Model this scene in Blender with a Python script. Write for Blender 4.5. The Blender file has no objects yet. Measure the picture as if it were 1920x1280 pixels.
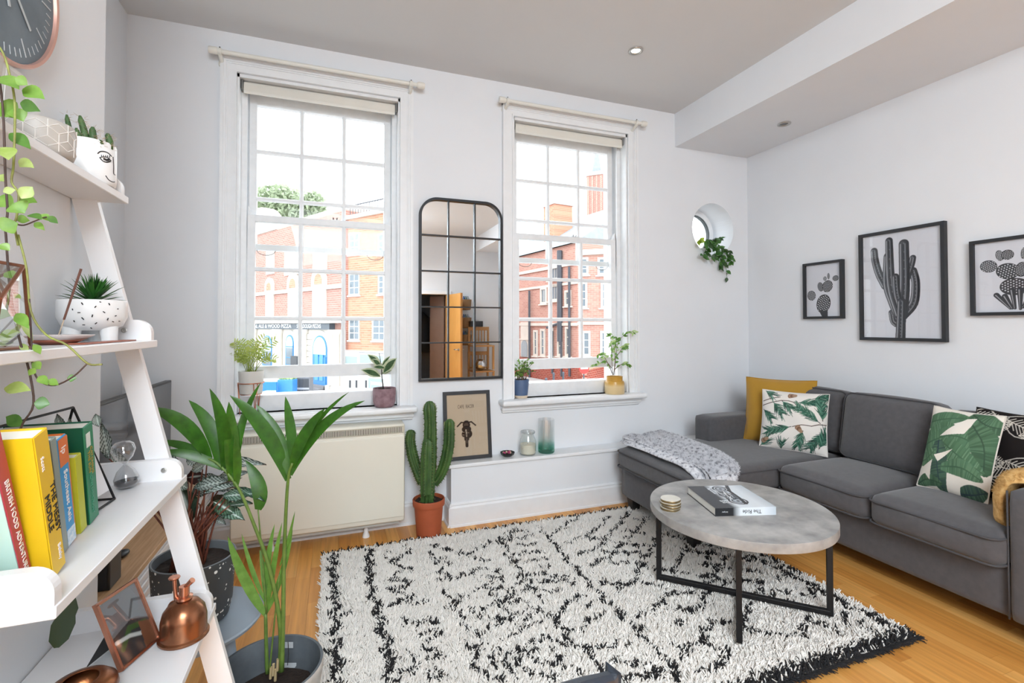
import bpy, bmesh, math, random
import numpy as np
from mathutils import Vector, Matrix, Euler

SC = bpy.context.scene
COL = SC.collection
random.seed(7)
PI = math.pi

# ------------------------------------------------------------------ camera
FPX, YAW, PITCH, ROLL, CYP = 905.6, 0.352394, 0.0178589, -0.000683, 593.88
CAMP = Vector((0.0, 0.0, 1.30))
_F = Vector((math.sin(YAW) * math.cos(PITCH), math.cos(YAW) * math.cos(PITCH), math.sin(PITCH)))
_R0 = Vector((math.cos(YAW), -math.sin(YAW), 0))
_U0 = _R0.cross(_F)
_R = _R0 * math.cos(ROLL) + _U0 * math.sin(ROLL)
_U = -_R0 * math.sin(ROLL) + _U0 * math.cos(ROLL)
cd = bpy.data.cameras.new('camera')
cam = bpy.data.objects.new('camera', cd)
COL.objects.link(cam)
cd.sensor_width = 36.0
cd.lens = 36.0 * FPX / 1920.0
cd.shift_y = -(640.0 - CYP) / 1920.0
cd.clip_start = 0.02
cd.clip_end = 500
cam.matrix_world = Matrix(((_R.x, _U.x, -_F.x, CAMP.x), (_R.y, _U.y, -_F.y, CAMP.y), (_R.z, _U.z, -_F.z, CAMP.z), (0, 0, 0, 1)))
SC.camera = cam

def ray(u, v):
    return _F + _R * ((u - 960.0) / FPX) - _U * ((v - CYP) / FPX)
def at(u, v, depth):            # world point at a measured distance from the camera plane
    return CAMP + ray(u, v) * depth
def onx(u, v, x):
    d = ray(u, v); return CAMP + d * ((x - CAMP.x) / d.x)
def ony(u, v, y):
    d = ray(u, v); return CAMP + d * ((y - CAMP.y) / d.y)
def onz(u, v, z):
    d = ray(u, v); return CAMP + d * ((z - CAMP.z) / d.z)
def depth_of(p):
    return (Vector(p) - CAMP).dot(_F)

# ------------------------------------------------------------------ world and lights
W = bpy.data.worlds.new('overcast_sky')
SC.world = W
W.use_nodes = True
_bg = W.node_tree.nodes['Background']
_bg.inputs[0].default_value = (0.93, 0.97, 1.0, 1)
_bg.inputs[1].default_value = 3.1

def area_light(name, loc, rot, sx, sy, power, color=(1, 1, 1), portal=False):
    l = bpy.data.lights.new(name, 'AREA'); l.shape = 'RECTANGLE'; l.size = sx; l.size_y = sy
    l.energy = power; l.color = color
    if portal: l.cycles.is_portal = True
    o = bpy.data.objects.new(name, l); COL.objects.link(o)
    o.location = loc; o.rotation_euler = rot
    return o
D = 3.23          # inner face of the window wall
XR = 3.377        # right wall
XL = -1.09        # alcove wall on the left
XB = -0.61        # face of the chimney breast
YB = -2.75        # back wall
ZC = 3.034        # ceiling
area_light('daylight_portal', (-0.07, D + 0.36, 1.80), (PI / 2, 0, PI), 0.95, 2.0, 1, portal=True)
area_light('daylight_portal', (1.675, D + 0.36, 1.80), (PI / 2, 0, PI), 0.95, 2.0, 1, portal=True)
# fill lamp added behind the camera, standing in for daylight; no window there
area_light('rear_fill', (0.0, YB + 0.12, 1.75), (PI / 2 + 0.05, 0, 0), 1.9, 1.9, 30, (0.85, 0.935, 1.0))
# second added fill below the ceiling, imitating bounced light to brighten floor and rug
area_light('ceiling_fill', (0.10, -1.25, 2.99), (0.46, -0.18, 0), 1.5, 2.4, 200, (0.85, 0.935, 1.0))

vs = SC.view_settings
vs.view_transform = 'Standard'
vs.look = 'None'
vs.exposure = 0.45
vs.gamma = 1.0
vs.use_curve_mapping = False
try:
    SC.cycles.max_bounces = 8
    SC.cycles.diffuse_bounces = 5
    SC.cycles.transparent_max_bounces = 16
    SC.cycles.caustics_reflective = False
    SC.cycles.caustics_refractive = False
    SC.cycles.sample_clamp_indirect = 6.0
except Exception:
    pass

# ------------------------------------------------------------------ materials
def S(h, k=1.0):
    h = h.lstrip('#')
    c = [int(h[i:i + 2], 16) / 255.0 for i in (0, 2, 4)]
    c = [(x / 12.92 if x <= 0.04045 else ((x + 0.055) / 1.055) ** 2.4) * k for x in c]
    return (c[0], c[1], c[2], 1.0)

class NT:
    def __init__(s, name):
        s.m = bpy.data.materials.new(name); s.m.use_nodes = True
        s.t = s.m.node_tree; s.b = s.t.nodes['Principled BSDF']; s.o = s.t.nodes['Material Output']
    def n(s, kind, **kw):
        x = s.t.nodes.new(kind)
        for k, v in kw.items():
            if k.startswith('i_'):
                x.inputs[k[2:].replace('_', ' ')].default_value = v
            else: setattr(x, k, v)
        return x
    def l(s, a, b): s.t.links.new(a, b)
    def ramp(s, fac, stops, interp='LINEAR'):
        r = s.n('ShaderNodeValToRGB'); e = r.color_ramp.elements; r.color_ramp.interpolation = interp
        while len(e) < len(stops): e.new(0.5)
        for k, (p, c) in enumerate(stops): e[k].position = p; e[k].color = c
        s.l(fac, r.inputs[0]); return r.outputs[0]
    def noise(s, scale, detail=3, coord='Object', stretch=None, rough=0.55):
        tc = s.n('ShaderNodeTexCoord'); src = tc.outputs[coord]
        if stretch:
            mp = s.n('ShaderNodeMapping'); mp.inputs['Scale'].default_value = stretch; s.l(src, mp.inputs[0]); src = mp.outputs[0]
        x = s.n('ShaderNodeTexNoise'); x.inputs['Scale'].default_value = scale; x.inputs['Detail'].default_value = detail
        x.inputs['Roughness'].default_value = rough
        s.l(src, x.inputs['Vector']); return x.outputs['Fac']
    def bump(s, h, strength, dist=0.002):
        b = s.n('ShaderNodeBump'); b.inputs['Strength'].default_value = strength; b.inputs['Distance'].default_value = dist
        s.l(h, b.inputs['Height']); s.l(b.outputs[0], s.b.inputs['Normal'])

_MC = {}
def pm(name, hexc, rough=0.55, metal=0.0, var=0.06, vscale=9.0, bump=0.0, bscale=60.0, spec=None, hex2=None, stretch=None, sheen=0.0, bdist=0.002):
    """plain painted, cloth, metal or clay surface with a little procedural variation"""
    if name in _MC: return _MC[name]
    t = NT(name)
    c = S(hexc)
    if hex2: a, b = S(hexc), S(hex2)
    else:
        a = tuple(min(1, x * (1 - var)) for x in c[:3]) + (1,); b = tuple(min(1, x * (1 + var)) for x in c[:3]) + (1,)
    f = t.noise(vscale, 4, stretch=stretch)
    t.l(t.ramp(f, [(0.32, a), (0.68, b)]), t.b.inputs['Base Color'])
    t.b.inputs['Roughness'].default_value = rough
    t.b.inputs['Metallic'].default_value = metal
    if spec is not None: t.b.inputs['Specular IOR Level'].default_value = spec
    if sheen: t.b.inputs['Sheen Weight'].default_value = sheen
    if bump: t.bump(t.noise(bscale, 3, stretch=stretch), bump, bdist)
    _MC[name] = t.m
    return t.m

def attr_mat(name, rough=0.6, spec=0.3, bump=0.0, bscale=300):
    """surface carrying a flat print stored as a colour attribute"""
    if name in _MC: return _MC[name]
    t = NT(name)
    a = t.n('ShaderNodeAttribute'); a.attribute_name = 'print'
    t.l(a.outputs['Color'], t.b.inputs['Base Color'])
    t.b.inputs['Roughness'].default_value = rough
    t.b.inputs['Specular IOR Level'].default_value = spec
    if bump: t.bump(t.noise(bscale, 2), bump, 0.001)
    _MC[name] = t.m
    return t.m

def glass_mat(name, tint=(1, 1, 1, 1), refl=0.07, rough=0.0):
    """thin clear glass: see-through with a weak mirror reflection"""
    if name in _MC: return _MC[name]
    t = NT(name); t.t.nodes.remove(t.b)
    tr = t.n('ShaderNodeBsdfTransparent'); tr.inputs[0].default_value = tint
    gl = t.n('ShaderNodeBsdfGlossy'); gl.inputs['Roughness'].default_value = rough
    fr = t.n('ShaderNodeFresnel'); gm = t.n('ShaderNodeNewGeometry'); mi = t.n('ShaderNodeMapRange')
    mi.inputs[3].default_value = 1.45; mi.inputs[4].default_value = 1 / 1.45
    t.l(gm.outputs['Backfacing'], mi.inputs[0]); t.l(mi.outputs[0], fr.inputs[0])
    mul = t.n('ShaderNodeMath', operation='MULTIPLY'); mul.inputs[1].default_value = refl / 0.04
    cl = t.n('ShaderNodeMath', operation='MINIMUM'); cl.inputs[1].default_value = 0.6
    t.l(fr.outputs[0], mul.inputs[0]); t.l(mul.outputs[0], cl.inputs[0])
    mx = t.n('ShaderNodeMixShader'); t.l(cl.outputs[0], mx.inputs[0]); t.l(tr.outputs[0], mx.inputs[1]); t.l(gl.outputs[0], mx.inputs[2])
    t.l(mx.outputs[0], t.o.inputs[0])
    _MC[name] = t.m
    return t.m

def emit_mat(name, hexc, strength):
    if name in _MC: return _MC[name]
    t = NT(name)
    t.b.inputs['Emission Color'].default_value = S(hexc); t.b.inputs['Emission Strength'].default_value = strength
    _MC[name] = t.m
    return t.m

# ------------------------------------------------------------------ mesh helpers
def V(*a): return Vector(a)
class MB:
    def __init__(s): s.v = []; s.f = []
    def add(s, vs, fs):
        o = len(s.v); s.v += [tuple(x) for x in vs]; s.f += [tuple(i + o for i in q) for q in fs]; return s
    def box(s, a, b, M=None):
        x0, y0, z0 = a; x1, y1, z1 = b
        vs = [V(x, y, z) for z in (z0, z1) for y in (y0, y1) for x in (x0, x1)]
        if M is not None: vs = [M @ p for p in vs]
        return s.add(vs, [(0, 2, 3, 1), (4, 5, 7, 6), (0, 1, 5, 4), (2, 6, 7, 3), (0, 4, 6, 2), (1, 3, 7, 5)])
    def bbox(s, a, b, r=0.01, seg=2, M=None):
        """box with rounded edges"""
        bm = bmesh.new(); bmesh.ops.create_cube(bm, size=1)
        for v in bm.verts: v.co = V(*[(a[i] + b[i]) / 2 + v.co[i] * (b[i] - a[i]) for i in range(3)])
        bmesh.ops.bevel(bm, geom=list(bm.edges), offset=r, segments=seg, profile=0.5, affect='EDGES')
        return s.frombm(bm, M)
    def frombm(s, bm, M=None):
        bm.verts.index_update()
        vs = [(M @ v.co) if M is not None else v.co.copy() for v in bm.verts]
        s.add(vs, [[v.index for v in f.verts] for f in bm.faces]); bm.free(); return s
    def bar(s, p, q, w, h=None, up=V(0, 0, 1)):
        """square bar between two points"""
        h = h or w; p = V(*p); q = V(*q); d = (q - p).normalized()
        side = d.cross(up)
        if side.length < 1e-4: side = d.cross(V(1, 0, 0))
        side.normalize(); upv = side.cross(d)
        vs = []
        for e in (p, q):
            for a, b in ((-1, -1), (1, -1), (1, 1), (-1, 1)): vs.append(e + side * (a * w / 2) + upv * (b * h / 2))
        return s.add(vs, [(0, 3, 2, 1), (4, 5, 6, 7), (0, 1, 5, 4), (1, 2, 6, 5), (2, 3, 7, 6), (3, 0, 4, 7)])
    def tube(s, pts, r, n=8, cap=True):
        pts = [V(*p) for p in pts]; m = len(pts)
        rs = r if isinstance(r, (list, tuple)) else [r] * m
        t0 = (pts[1] - pts[0]).normalized()
        ref = V(0, 0, 1) if abs(t0.z) < 0.9 else V(1, 0, 0)
        nrm = (ref - t0 * ref.dot(t0)).normalized()
        vs = []
        for i in range(m):
            t = (pts[min(i + 1, m - 1)] - pts[max(i - 1, 0)])
            t = t.normalized() if t.length > 1e-9 else t0
            nrm = nrm - t * nrm.dot(t)
            if nrm.length < 1e-6: nrm = t.cross(V(0.3, 0.5, 0.8))
            nrm.normalize(); b = t.cross(nrm)
            for k in range(n):
                a = 2 * PI * k / n
                vs.append(pts[i] + (nrm * math.cos(a) + b * math.sin(a)) * rs[i])
        fs = [(i * n + k, i * n + (k + 1) % n, (i + 1) * n + (k + 1) % n, (i + 1) * n + k) for i in range(m - 1) for k in range(n)]
        if cap: fs += [tuple(reversed(range(n))), tuple(range((m - 1) * n, m * n))]
        return s.add(vs, fs)
    def lathe(s, prof, n=32, c=(0, 0, 0), M=None, sx=1.0, sy=1.0):
        """prof: list of (r, z); r = 0 closes to a point"""
        vs = []; rings = []
        for r, z in prof:
            if r <= 1e-7: rings.append([len(vs)]); vs.append(V(c[0], c[1], c[2] + z))
            else:
                rings.append(list(range(len(vs), len(vs) + n)))
                for k in range(n):
                    a = 2 * PI * k / n; vs.append(V(c[0] + r * sx * math.cos(a), c[1] + r * sy * math.sin(a), c[2] + z))
        fs = []
        for A, B in zip(rings[:-1], rings[1:]):
            if len(A) == 1 and len(B) == 1: continue
            for k in range(n):
                k2 = (k + 1) % n
                if len(A) == 1: fs.append((A[0], B[k2], B[k]))
                elif len(B) == 1: fs.append((A[k], A[k2], B[0]))
                else: fs.append((A[k], A[k2], B[k2], B[k]))
        if M is not None: vs = [M @ p for p in vs]
        return s.add(vs, fs)
    def prism(s, poly, a, b, axis='z', M=None):
        """flat polygon (list of 2d points) extruded from a to b along an axis"""
        n = len(poly)
        def P(p, h):
            if axis == 'z': return V(p[0], p[1], h)
            if axis == 'y': return V(p[0], h, p[1])
            return V(h, p[0], p[1])
        vs = [P(p, a) for p in poly] + [P(p, b) for p in poly]
        if M is not None: vs = [M @ p for p in vs]
        fs = [tuple(reversed(range(n))), tuple(range(n, 2 * n))] + [(i, (i + 1) % n, n + (i + 1) % n, n + i) for i in range(n)]
        return s.add(vs, fs)
    def sphere(s, c, r, n=16, m=10, sc=(1, 1, 1), M=None):
        prof = [(r * math.sin(PI * i / m), -r * math.cos(PI * i / m)) for i in range(m + 1)]
        prof[0] = (0, -r); prof[-1] = (0, r)
        o = MB().lathe(prof, n)
        vs = [V(c[0] + x * sc[0], c[1] + y * sc[1], c[2] + z * sc[2]) for x, y, z in o.v]
        if M is not None: vs = [M @ p for p in vs]
        return s.add(vs, o.f)
    def strip(s, pts, wid, normal=V(0, 0, 1), fold=0.0, thick=0.0):
        """leaf blade along a path: width per point, folded along the midrib"""
        pts = [V(*p) for p in pts]; m = len(pts); vs = []
        for i in range(m):
            t = pts[min(i + 1, m - 1)] - pts[max(i - 1, 0)]
            t.normalize(); side = t.cross(normal)
            if side.length < 1e-5: side = t.cross(V(0.2, 0.7, 0.1))
            side.normalize(); nn = side.cross(t).normalized()
            w = wid[i] / 2
            vs += [pts[i] - side * w + nn * (fold * w), pts[i], pts[i] + side * w + nn * (fold * w)]
        fs = []
        for i in range(m - 1):
            a = i * 3; b = a + 3
            fs += [(a, a + 1, b + 1, b), (a + 1, a + 2, b + 2, b + 1)]
        return s.add(vs, fs)
    def build(s, name, mat, parent=None, world=False, smooth=False, auto=None, bevel=0, kind=None):
        me = bpy.data.meshes.new(name)
        vs = s.v
        if world and parent is not None:
            Mi = world_of(parent).inverted(); vs = [Mi @ V(*p) for p in vs]
        me.from_pydata([tuple(p) for p in vs], [], s.f); me.update()
        if smooth: me.shade_smooth()
        if mat is not None: me.materials.append(mat)
        o = bpy.data.objects.new(name, me); COL.objects.link(o)
        if parent is not None: o.parent = parent
        if auto and smooth: me.set_sharp_from_angle(angle=math.radians(auto))
        if bevel:
            bv = o.modifiers.new('edge', 'BEVEL'); bv.width = bevel; bv.segments = 2; bv.limit_method = 'ANGLE'
        if kind: o['kind'] = kind
        return o

def world_of(o):
    M = Matrix.LocRotScale(o.location, o.rotation_euler, o.scale)
    return (world_of(o.parent) @ M) if o.parent else M
def tag(o, label=None, cat=None, group=None, kind=None):
    if label: o['label'] = label
    if cat: o['category'] = cat
    if group: o['group'] = group
    if kind: o['kind'] = kind
    return o
def thing(name, label, cat, loc=(0, 0, 0), rot=(0, 0, 0), group=None):
    o = bpy.data.objects.new(name, None); COL.objects.link(o)
    o.empty_display_size = 0.05; o.location = loc; o.rotation_euler = rot
    return tag(o, label, cat, group)
def structure(name, mb=None, mat=None, label=None, **kw):
    if mb is None:
        o = bpy.data.objects.new(name, None); COL.objects.link(o)
    else: o = mb.build(name, mat, **kw)
    o['kind'] = 'structure'
    if label: o['label'] = label
    return o
def text(name, body, size, parent, loc, rot, mat, align='CENTER', sx=1.0, ext=0.0004, space=1.0, shear=0.0):
    c = bpy.data.curves.new(name, 'FONT'); c.body = body; c.size = size; c.align_x = align; c.align_y = 'CENTER'
    c.extrude = ext; c.space_character = space; c.shear = shear; c.resolution_u = 3
    c.materials.append(mat)
    f = bpy.data.objects.new(name, c); COL.objects.link(f)
    dg = bpy.context.evaluated_depsgraph_get(); me = bpy.data.meshes.new_from_object(f.evaluated_get(dg))
    bpy.data.objects.remove(f)
    if not me.materials: me.materials.append(mat)
    o = bpy.data.objects.new(name, me); COL.objects.link(o); o.parent = parent
    o.location = loc; o.rotation_euler = rot; o.scale = (sx, 1, 1)
    return o
def bez(p0, p1, p2, n=8):
    p0, p1, p2 = V(*p0), V(*p1), V(*p2)
    return [p0 * (1 - t) ** 2 + p1 * (2 * t * (1 - t)) + p2 * t * t for t in [i / n for i in range(n + 1)]]
def poly_smooth(pts, n=4):
    """Catmull-Rom through points"""
    P = [V(*p) for p in pts]; P = [P[0] * 2 - P[1]] + P + [P[-1] * 2 - P[-2]]; out = []
    for i in range(1, len(P) - 2):
        for k in range(n):
            t = k / n; a, b, c, d = P[i - 1], P[i], P[i + 1], P[i + 2]
            out.append(0.5 * ((2 * b) + (c - a) * t + (2 * a - 5 * b + 4 * c - d) * t * t + (3 * b - a - 3 * c + d) * t ** 3))
    out.append(P[-2]); return out
def arc(cx, cy, r, a0, a1, n=8, ry=None):
    ry = ry or r
    return [(cx + r * math.cos(math.radians(a0 + (a1 - a0) * i / n)), cy + ry * math.sin(math.radians(a0 + (a1 - a0) * i / n))) for i in range(n + 1)]

# ------------------------------------------------------------------ canvas for flat prints (colour per grid point)
class Canvas:
    def __init__(s, w, h, nx, ny, bg):
        s.w, s.h, s.nx, s.ny = w, h, nx, ny
        s.X, s.Y = np.meshgrid(np.linspace(0, w, nx), np.linspace(0, h, ny))
        s.c = np.zeros((ny, nx, 3)); s.c[:] = S(bg)[:3]
    def _sl(s, x0, x1, y0, y1):
        i0 = max(0, int(x0 / s.w * (s.nx - 1)) - 1); i1 = min(s.nx, int(x1 / s.w * (s.nx - 1)) + 3)
        j0 = max(0, int(y0 / s.h * (s.ny - 1)) - 1); j1 = min(s.ny, int(y1 / s.h * (s.ny - 1)) + 3)
        return slice(j0, max(j0, j1)), slice(i0, max(i0, i1))
    def put(s, sl, a, col):
        a = a[..., None]; s.c[sl] = s.c[sl] * (1 - a) + np.array(col)[:3] * a
    def ell(s, cx, cy, rx, ry, ang, col, soft=None):
        R = max(rx, ry) * 1.1; sl = s._sl(cx - R, cx + R, cy - R, cy + R)
        x = s.X[sl] - cx; y = s.Y[sl] - cy; c, n = math.cos(ang), math.sin(ang)
        d = np.sqrt(((x * c + y * n) / rx) ** 2 + ((-x * n + y * c) / ry) ** 2)
        px = s.w / s.nx; a = np.clip((1 - d) * min(rx, ry) / px + 0.5, 0, 1); s.put(sl, a, S(col)); return sl, d
    def line(s, pts, w, col, w1=None, alpha=1.0):
        px = s.w / s.nx; n = len(pts) - 1
        for k in range(n):
            (x0, y0), (x1, y1) = pts[k], pts[k + 1]
            wa = w if w1 is None else w + (w1 - w) * k / n; wb = w if w1 is None else w + (w1 - w) * (k + 1) / n
            R = max(wa, wb)
            sl = s._sl(min(x0, x1) - R, max(x0, x1) + R, min(y0, y1) - R, max(y0, y1) + R)
            X, Y = s.X[sl], s.Y[sl]; dx, dy = x1 - x0, y1 - y0; L = dx * dx + dy * dy + 1e-12
            t = np.clip(((X - x0) * dx + (Y - y0) * dy) / L, 0, 1)
            d = np.hypot(X - x0 - t * dx, Y - y0 - t * dy); ww = (wa + (wb - wa) * t) / 2
            s.put(sl, np.clip((ww - d) / px + 0.5, 0, 1) * alpha, S(col))
    def poly(s, pts, col):
        xs = [p[0] for p in pts]; ys = [p[1] for p in pts]; sl = s._sl(min(xs), max(xs), min(ys), max(ys))
        X, Y = s.X[sl], s.Y[sl]; ins = np.zeros(X.shape, bool); n = len(pts)
        for i in range(n):
            x0, y0 = pts[i]; x1, y1 = pts[(i + 1) % n]
            if y0 == y1: continue
            ins ^= ((y0 > Y) != (y1 > Y)) & (X < (x1 - x0) * (Y - y0) / (y1 - y0) + x0)
        s.put(sl, ins.astype(float), S(col))
    def attr(s, me):
        a = me.color_attributes.new('print', 'FLOAT_COLOR', 'POINT')
        d = np.ones((len(me.vertices), 4), np.float32); k = s.nx * s.ny
        d[:k, :3] = s.c.reshape(-1, 3); d[k:, :3] = s.c[0, 0]
        a.data.foreach_set('color', d.ravel())
def grid_mesh(name, nx, ny, fn, mat, parent=None, smooth=True):
    """fn(u,v arrays 0..1) -> (N,3) points"""
    u, v = np.meshgrid(np.linspace(0, 1, nx), np.linspace(0, 1, ny))
    P = fn(u.ravel(), v.ravel()).astype(np.float32)
    i = np.arange(nx * ny).reshape(ny, nx)
    F = np.stack([i[:-1, :-1], i[:-1, 1:], i[1:, 1:], i[1:, :-1]], -1).reshape(-1, 4)
    return np_mesh(name, P, F, mat, parent, smooth)
def np_mesh(name, P, F, mat, parent=None, smooth=False):
    me = bpy.data.meshes.new(name); k = F.shape[1]
    me.vertices.add(len(P)); me.vertices.foreach_set('co', np.asarray(P, np.float32).ravel())
    me.loops.add(F.size); me.loops.foreach_set('vertex_index', F.astype(np.int32).ravel())
    me.polygons.add(len(F)); me.polygons.foreach_set('loop_start', np.arange(0, F.size, k, dtype=np.int32))
    me.polygons.foreach_set('loop_total', np.full(len(F), k, np.int32))
    me.update(calc_edges=True); me.validate()
    if smooth: me.shade_smooth()
    if mat: me.materials.append(mat)
    o = bpy.data.objects.new(name, me); COL.objects.link(o)
    if parent is not None: o.parent = parent
    return o
# ------------------------------------------------------------------ room shell
M_WALL = pm('wall_paint', 'e3e6ea', 0.7, var=0.012, vscale=3, bump=0.05, bscale=180)
M_CEIL = pm('ceiling_paint', 'd6d7d8', 0.8, var=0.01, vscale=2, bump=0.04, bscale=150)
M_TRIM = pm('gloss_white_trim', 'e8eaec', 0.38, var=0.02, vscale=14, bump=0.05, bscale=40)
M_SASH = pm('sash_white_paint', 'e6e8ea', 0.42, var=0.03, vscale=22, bump=0.08, bscale=60)
T = 0.34   # thickness of the window wall
HX = [(-0.549, 0.400), (1.196, 2.154)]
ZS, ZH = 0.78, 2.80
PCX, PCZ, PR = 3.0, 2.113, 0.2185

w = MB()
w.box((XL - 0.3, D, -0.1), (XR + 0.3, D + T, ZS)); w.box((XL - 0.3, D, ZH), (2.70, D + T, ZC + 0.3))
w.box((XL - 0.3, D, ZS), (HX[0][0], D + T, ZH)); w.box((HX[0][1], D, ZS), (HX[1][0], D + T, ZH)); w.box((HX[1][1], D, ZS), (2.70, D + T, ZH))
w.box((2.70, D, ZS), (XR + 0.3, D + T, 1.80)); w.box((2.70, D, 2.42), (XR + 0.3, D + T, ZC + 0.3)); w.box((3.30, D, 1.80), (XR + 0.3, D + T, 2.42))
N = 64   # plate with the round opening
sq = []
for k in range(N):
    a = 2 * PI * k / N; c, s_ = math.cos(a), math.sin(a)
    tx = min((3.30 - PCX) / c if c > 1e-6 else ((2.70 - PCX) / c if c < -1e-6 else 9), ((2.42 - PCZ) / s_ if s_ > 1e-6 else ((1.80 - PCZ) / s_ if s_ < -1e-6 else 9)))
    sq.append((PCX + c * tx, PCZ + s_ * tx))
for xx, zz in ((3.30, 2.42), (2.70, 2.42), (2.70, 1.80), (3.30, 1.80)):
    j = min(range(N), key=lambda k: (sq[k][0] - xx) ** 2 + (sq[k][1] - zz) ** 2); sq[j] = (xx, zz)
ci = [(PCX + PR * math.cos(2 * PI * k / N), PCZ + PR * math.sin(2 * PI * k / N)) for k in range(N)]
vs = [(x, D, z) for x, z in sq] + [(x, D, z) for x, z in ci] + [(x, D + T, z) for x, z in ci] + [(x, D + T, z) for x, z in sq]
fs = []
for k in range(N):
    j = (k + 1) % N
    fs += [(k, N + k, N + j, j), (N + k, 2 * N + k, 2 * N + j, N + j), (2 * N + k, 3 * N + k, 3 * N + j, 2 * N + j)]
w.add(vs, fs)
structure('wall_front', w, M_WALL, 'white plastered wall with two tall sash windows and a round porthole')
structure('wall_left', MB().box((XL - 0.2, YB - 0.3, -0.1), (XL, D, ZC + 0.3)), M_WALL, 'white alcove wall behind the television')
structure('wall_breast', MB().box((XL, -0.55, -0.1), (XB, 1.66, ZC + 0.3)), M_WALL, 'white chimney breast behind the ladder shelf')
structure('wall_right', MB().box((XR, YB - 0.3, -0.1), (XR + 0.2, D, ZC + 0.3)), M_WALL, 'white wall with the three cactus prints')
structure('ceiling', MB().box((XL - 0.2, YB - 0.3, ZC), (XR + 0.2, D, ZC + 0.2)), M_CEIL, 'plain white ceiling')
structure('trim_1', MB().box((2.611, YB, 2.76), (XR, D, ZC)), M_WALL, 'boxed-in beam dropped along the ceiling above the sofa')
# back wall with a doorway, seen in the mirror
DX0, DX1, DZ = 1.27, 2.05, 1.90
b = MB(); b.box((XL - 0.2, YB - 0.15, -0.1), (DX0, YB, ZC + 0.2)); b.box((DX1, YB - 0.15, -0.1), (XR + 0.2, YB, ZC + 0.2)); b.box((DX0, YB - 0.15, DZ), (DX1, YB, ZC + 0.2))
structure('wall_back', b, M_WALL, 'white wall with the open doorway reflected in the mirror')
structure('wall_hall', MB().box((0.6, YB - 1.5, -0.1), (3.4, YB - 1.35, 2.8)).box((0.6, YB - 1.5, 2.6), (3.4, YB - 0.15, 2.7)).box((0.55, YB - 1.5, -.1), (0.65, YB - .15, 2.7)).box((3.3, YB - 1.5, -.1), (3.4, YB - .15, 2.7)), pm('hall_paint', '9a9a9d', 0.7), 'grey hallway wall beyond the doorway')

# --------------------------------------------------------------- floor of oak strips laid towards the windows
fm = NT('oak_strip')
oi = fm.n('ShaderNodeObjectInfo'); ge = fm.n('ShaderNodeNewGeometry')
ad = fm.n('ShaderNodeMath', operation='ADD'); fm.l(oi.outputs['Random'], ad.inputs[0]); fm.l(ge.outputs['Random Per Island'], ad.inputs[1])
fr = fm.n('ShaderNodeMath', operation='FRACT'); fm.l(ad.outputs[0], fr.inputs[0])
tone = fm.ramp(fr.outputs[0], [(0.0, S('cb8a42')), (0.35, S('d9984c')), (0.7, S('e2a457')), (1.0, S('ebb166'))])
tc = fm.n('ShaderNodeNewGeometry'); mp = fm.n('ShaderNodeMapping'); mp.inputs['Scale'].default_value = (55, 2.4, 1)
fm.l(tc.outputs['Position'], mp.inputs[0])
gn = fm.n('ShaderNodeTexNoise'); gn.inputs['Scale'].default_value = 1.0; gn.inputs['Detail'].default_value = 5; fm.l(mp.outputs[0], gn.inputs['Vector'])
grain = fm.ramp(gn.outputs['Fac'], [(0.3, (0.80, 0.78, 0.74, 1)), (0.7, (1.08, 1.08, 1.08, 1))])
mx = fm.n('ShaderNodeMix', data_type='RGBA', blend_type='MULTIPLY'); mx.inputs[0].default_value = 1.0
fm.l(tone, mx.inputs[6]); fm.l(grain, mx.inputs[7]); fm.l(mx.outputs[2], fm.b.inputs['Base Color'])
fm.b.inputs['Roughness'].default_value = 0.33; fm.b.inputs['Specular IOR Level'].default_value = 0.45
fm.bump(gn.outputs['Fac'], 0.06, 0.001)
M_OAK = fm.m
floor = structure('floor', MB().box((XL - 0.2, YB - 1.4, -0.12), (XR + 0.2, D, -0.016)), pm('subfloor', '6b4a22', 0.8), 'honey-coloured oak strip floor')
PW = 0.07
rng = random.Random(3)
planks = []
x = XL
while x < XR:
    y = YB - rng.random() * 0.5
    while y < D:
        L = rng.choice((0.35, 0.45, 0.55, 0.65))
        planks.append((x, y, L)); y += L
    x += PW
def proj(p):
    d = Vector(p) - CAMP; z = d.dot(_F)
    return (960 + FPX * d.dot(_R) / z, CYP - FPX * d.dot(_U) / z, z) if z > 0.05 else (-999, -999, z)
def shown(x, y):
    u, v, z = proj((x, y, 0))
    if not (-20 < u < 1940 and 0 < v < 1300): return 0
    if 0.0 < x < 2.22 and 1.42 < y < 2.86: return 0            # under the rug
    if x > 2.75 and y > 1.0: return 0                          # under the sofa
    if x > 2.0 and y > 2.25: return 0
    if x > 0.7 and y > 3.1: return 0
    return 1.0 / z ** 2
sc_ = sorted(range(len(planks)), key=lambda i: -sum(shown(planks[i][0] + PW / 2, planks[i][1] + planks[i][2] * t) for t in (0.1, 0.5, 0.9)))
single = set(sc_[:300])
pmesh = {}
for L in (0.35, 0.45, 0.55, 0.65):
    o = MB().box((0.0003, 0.0004, -0.014), (PW - 0.0003, L - 0.0004, 0)).build('plank_source', M_OAK); pmesh[L] = o.data; bpy.data.objects.remove(o)
rest = MB()
for i, (x, y, L) in enumerate(planks):
    if i in single and y + L < D + 0.3:
        o = bpy.data.objects.new('plank', pmesh[L]); COL.objects.link(o); o.location = (x, y, 0); o.parent = floor
    else: rest.box((x + 0.0003, y + 0.0004, -0.014), (x + PW - 0.0003, min(y + L, D) - 0.0004, 0))
rest.build('remaining_planks', M_OAK, floor, kind='stuff')
structure('floor_hall', MB().box((0.6, YB - 1.5, -0.1), (3.4, YB - 0.9, -0.001)), pm('hall_floor', '8a8580', 0.6))

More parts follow.
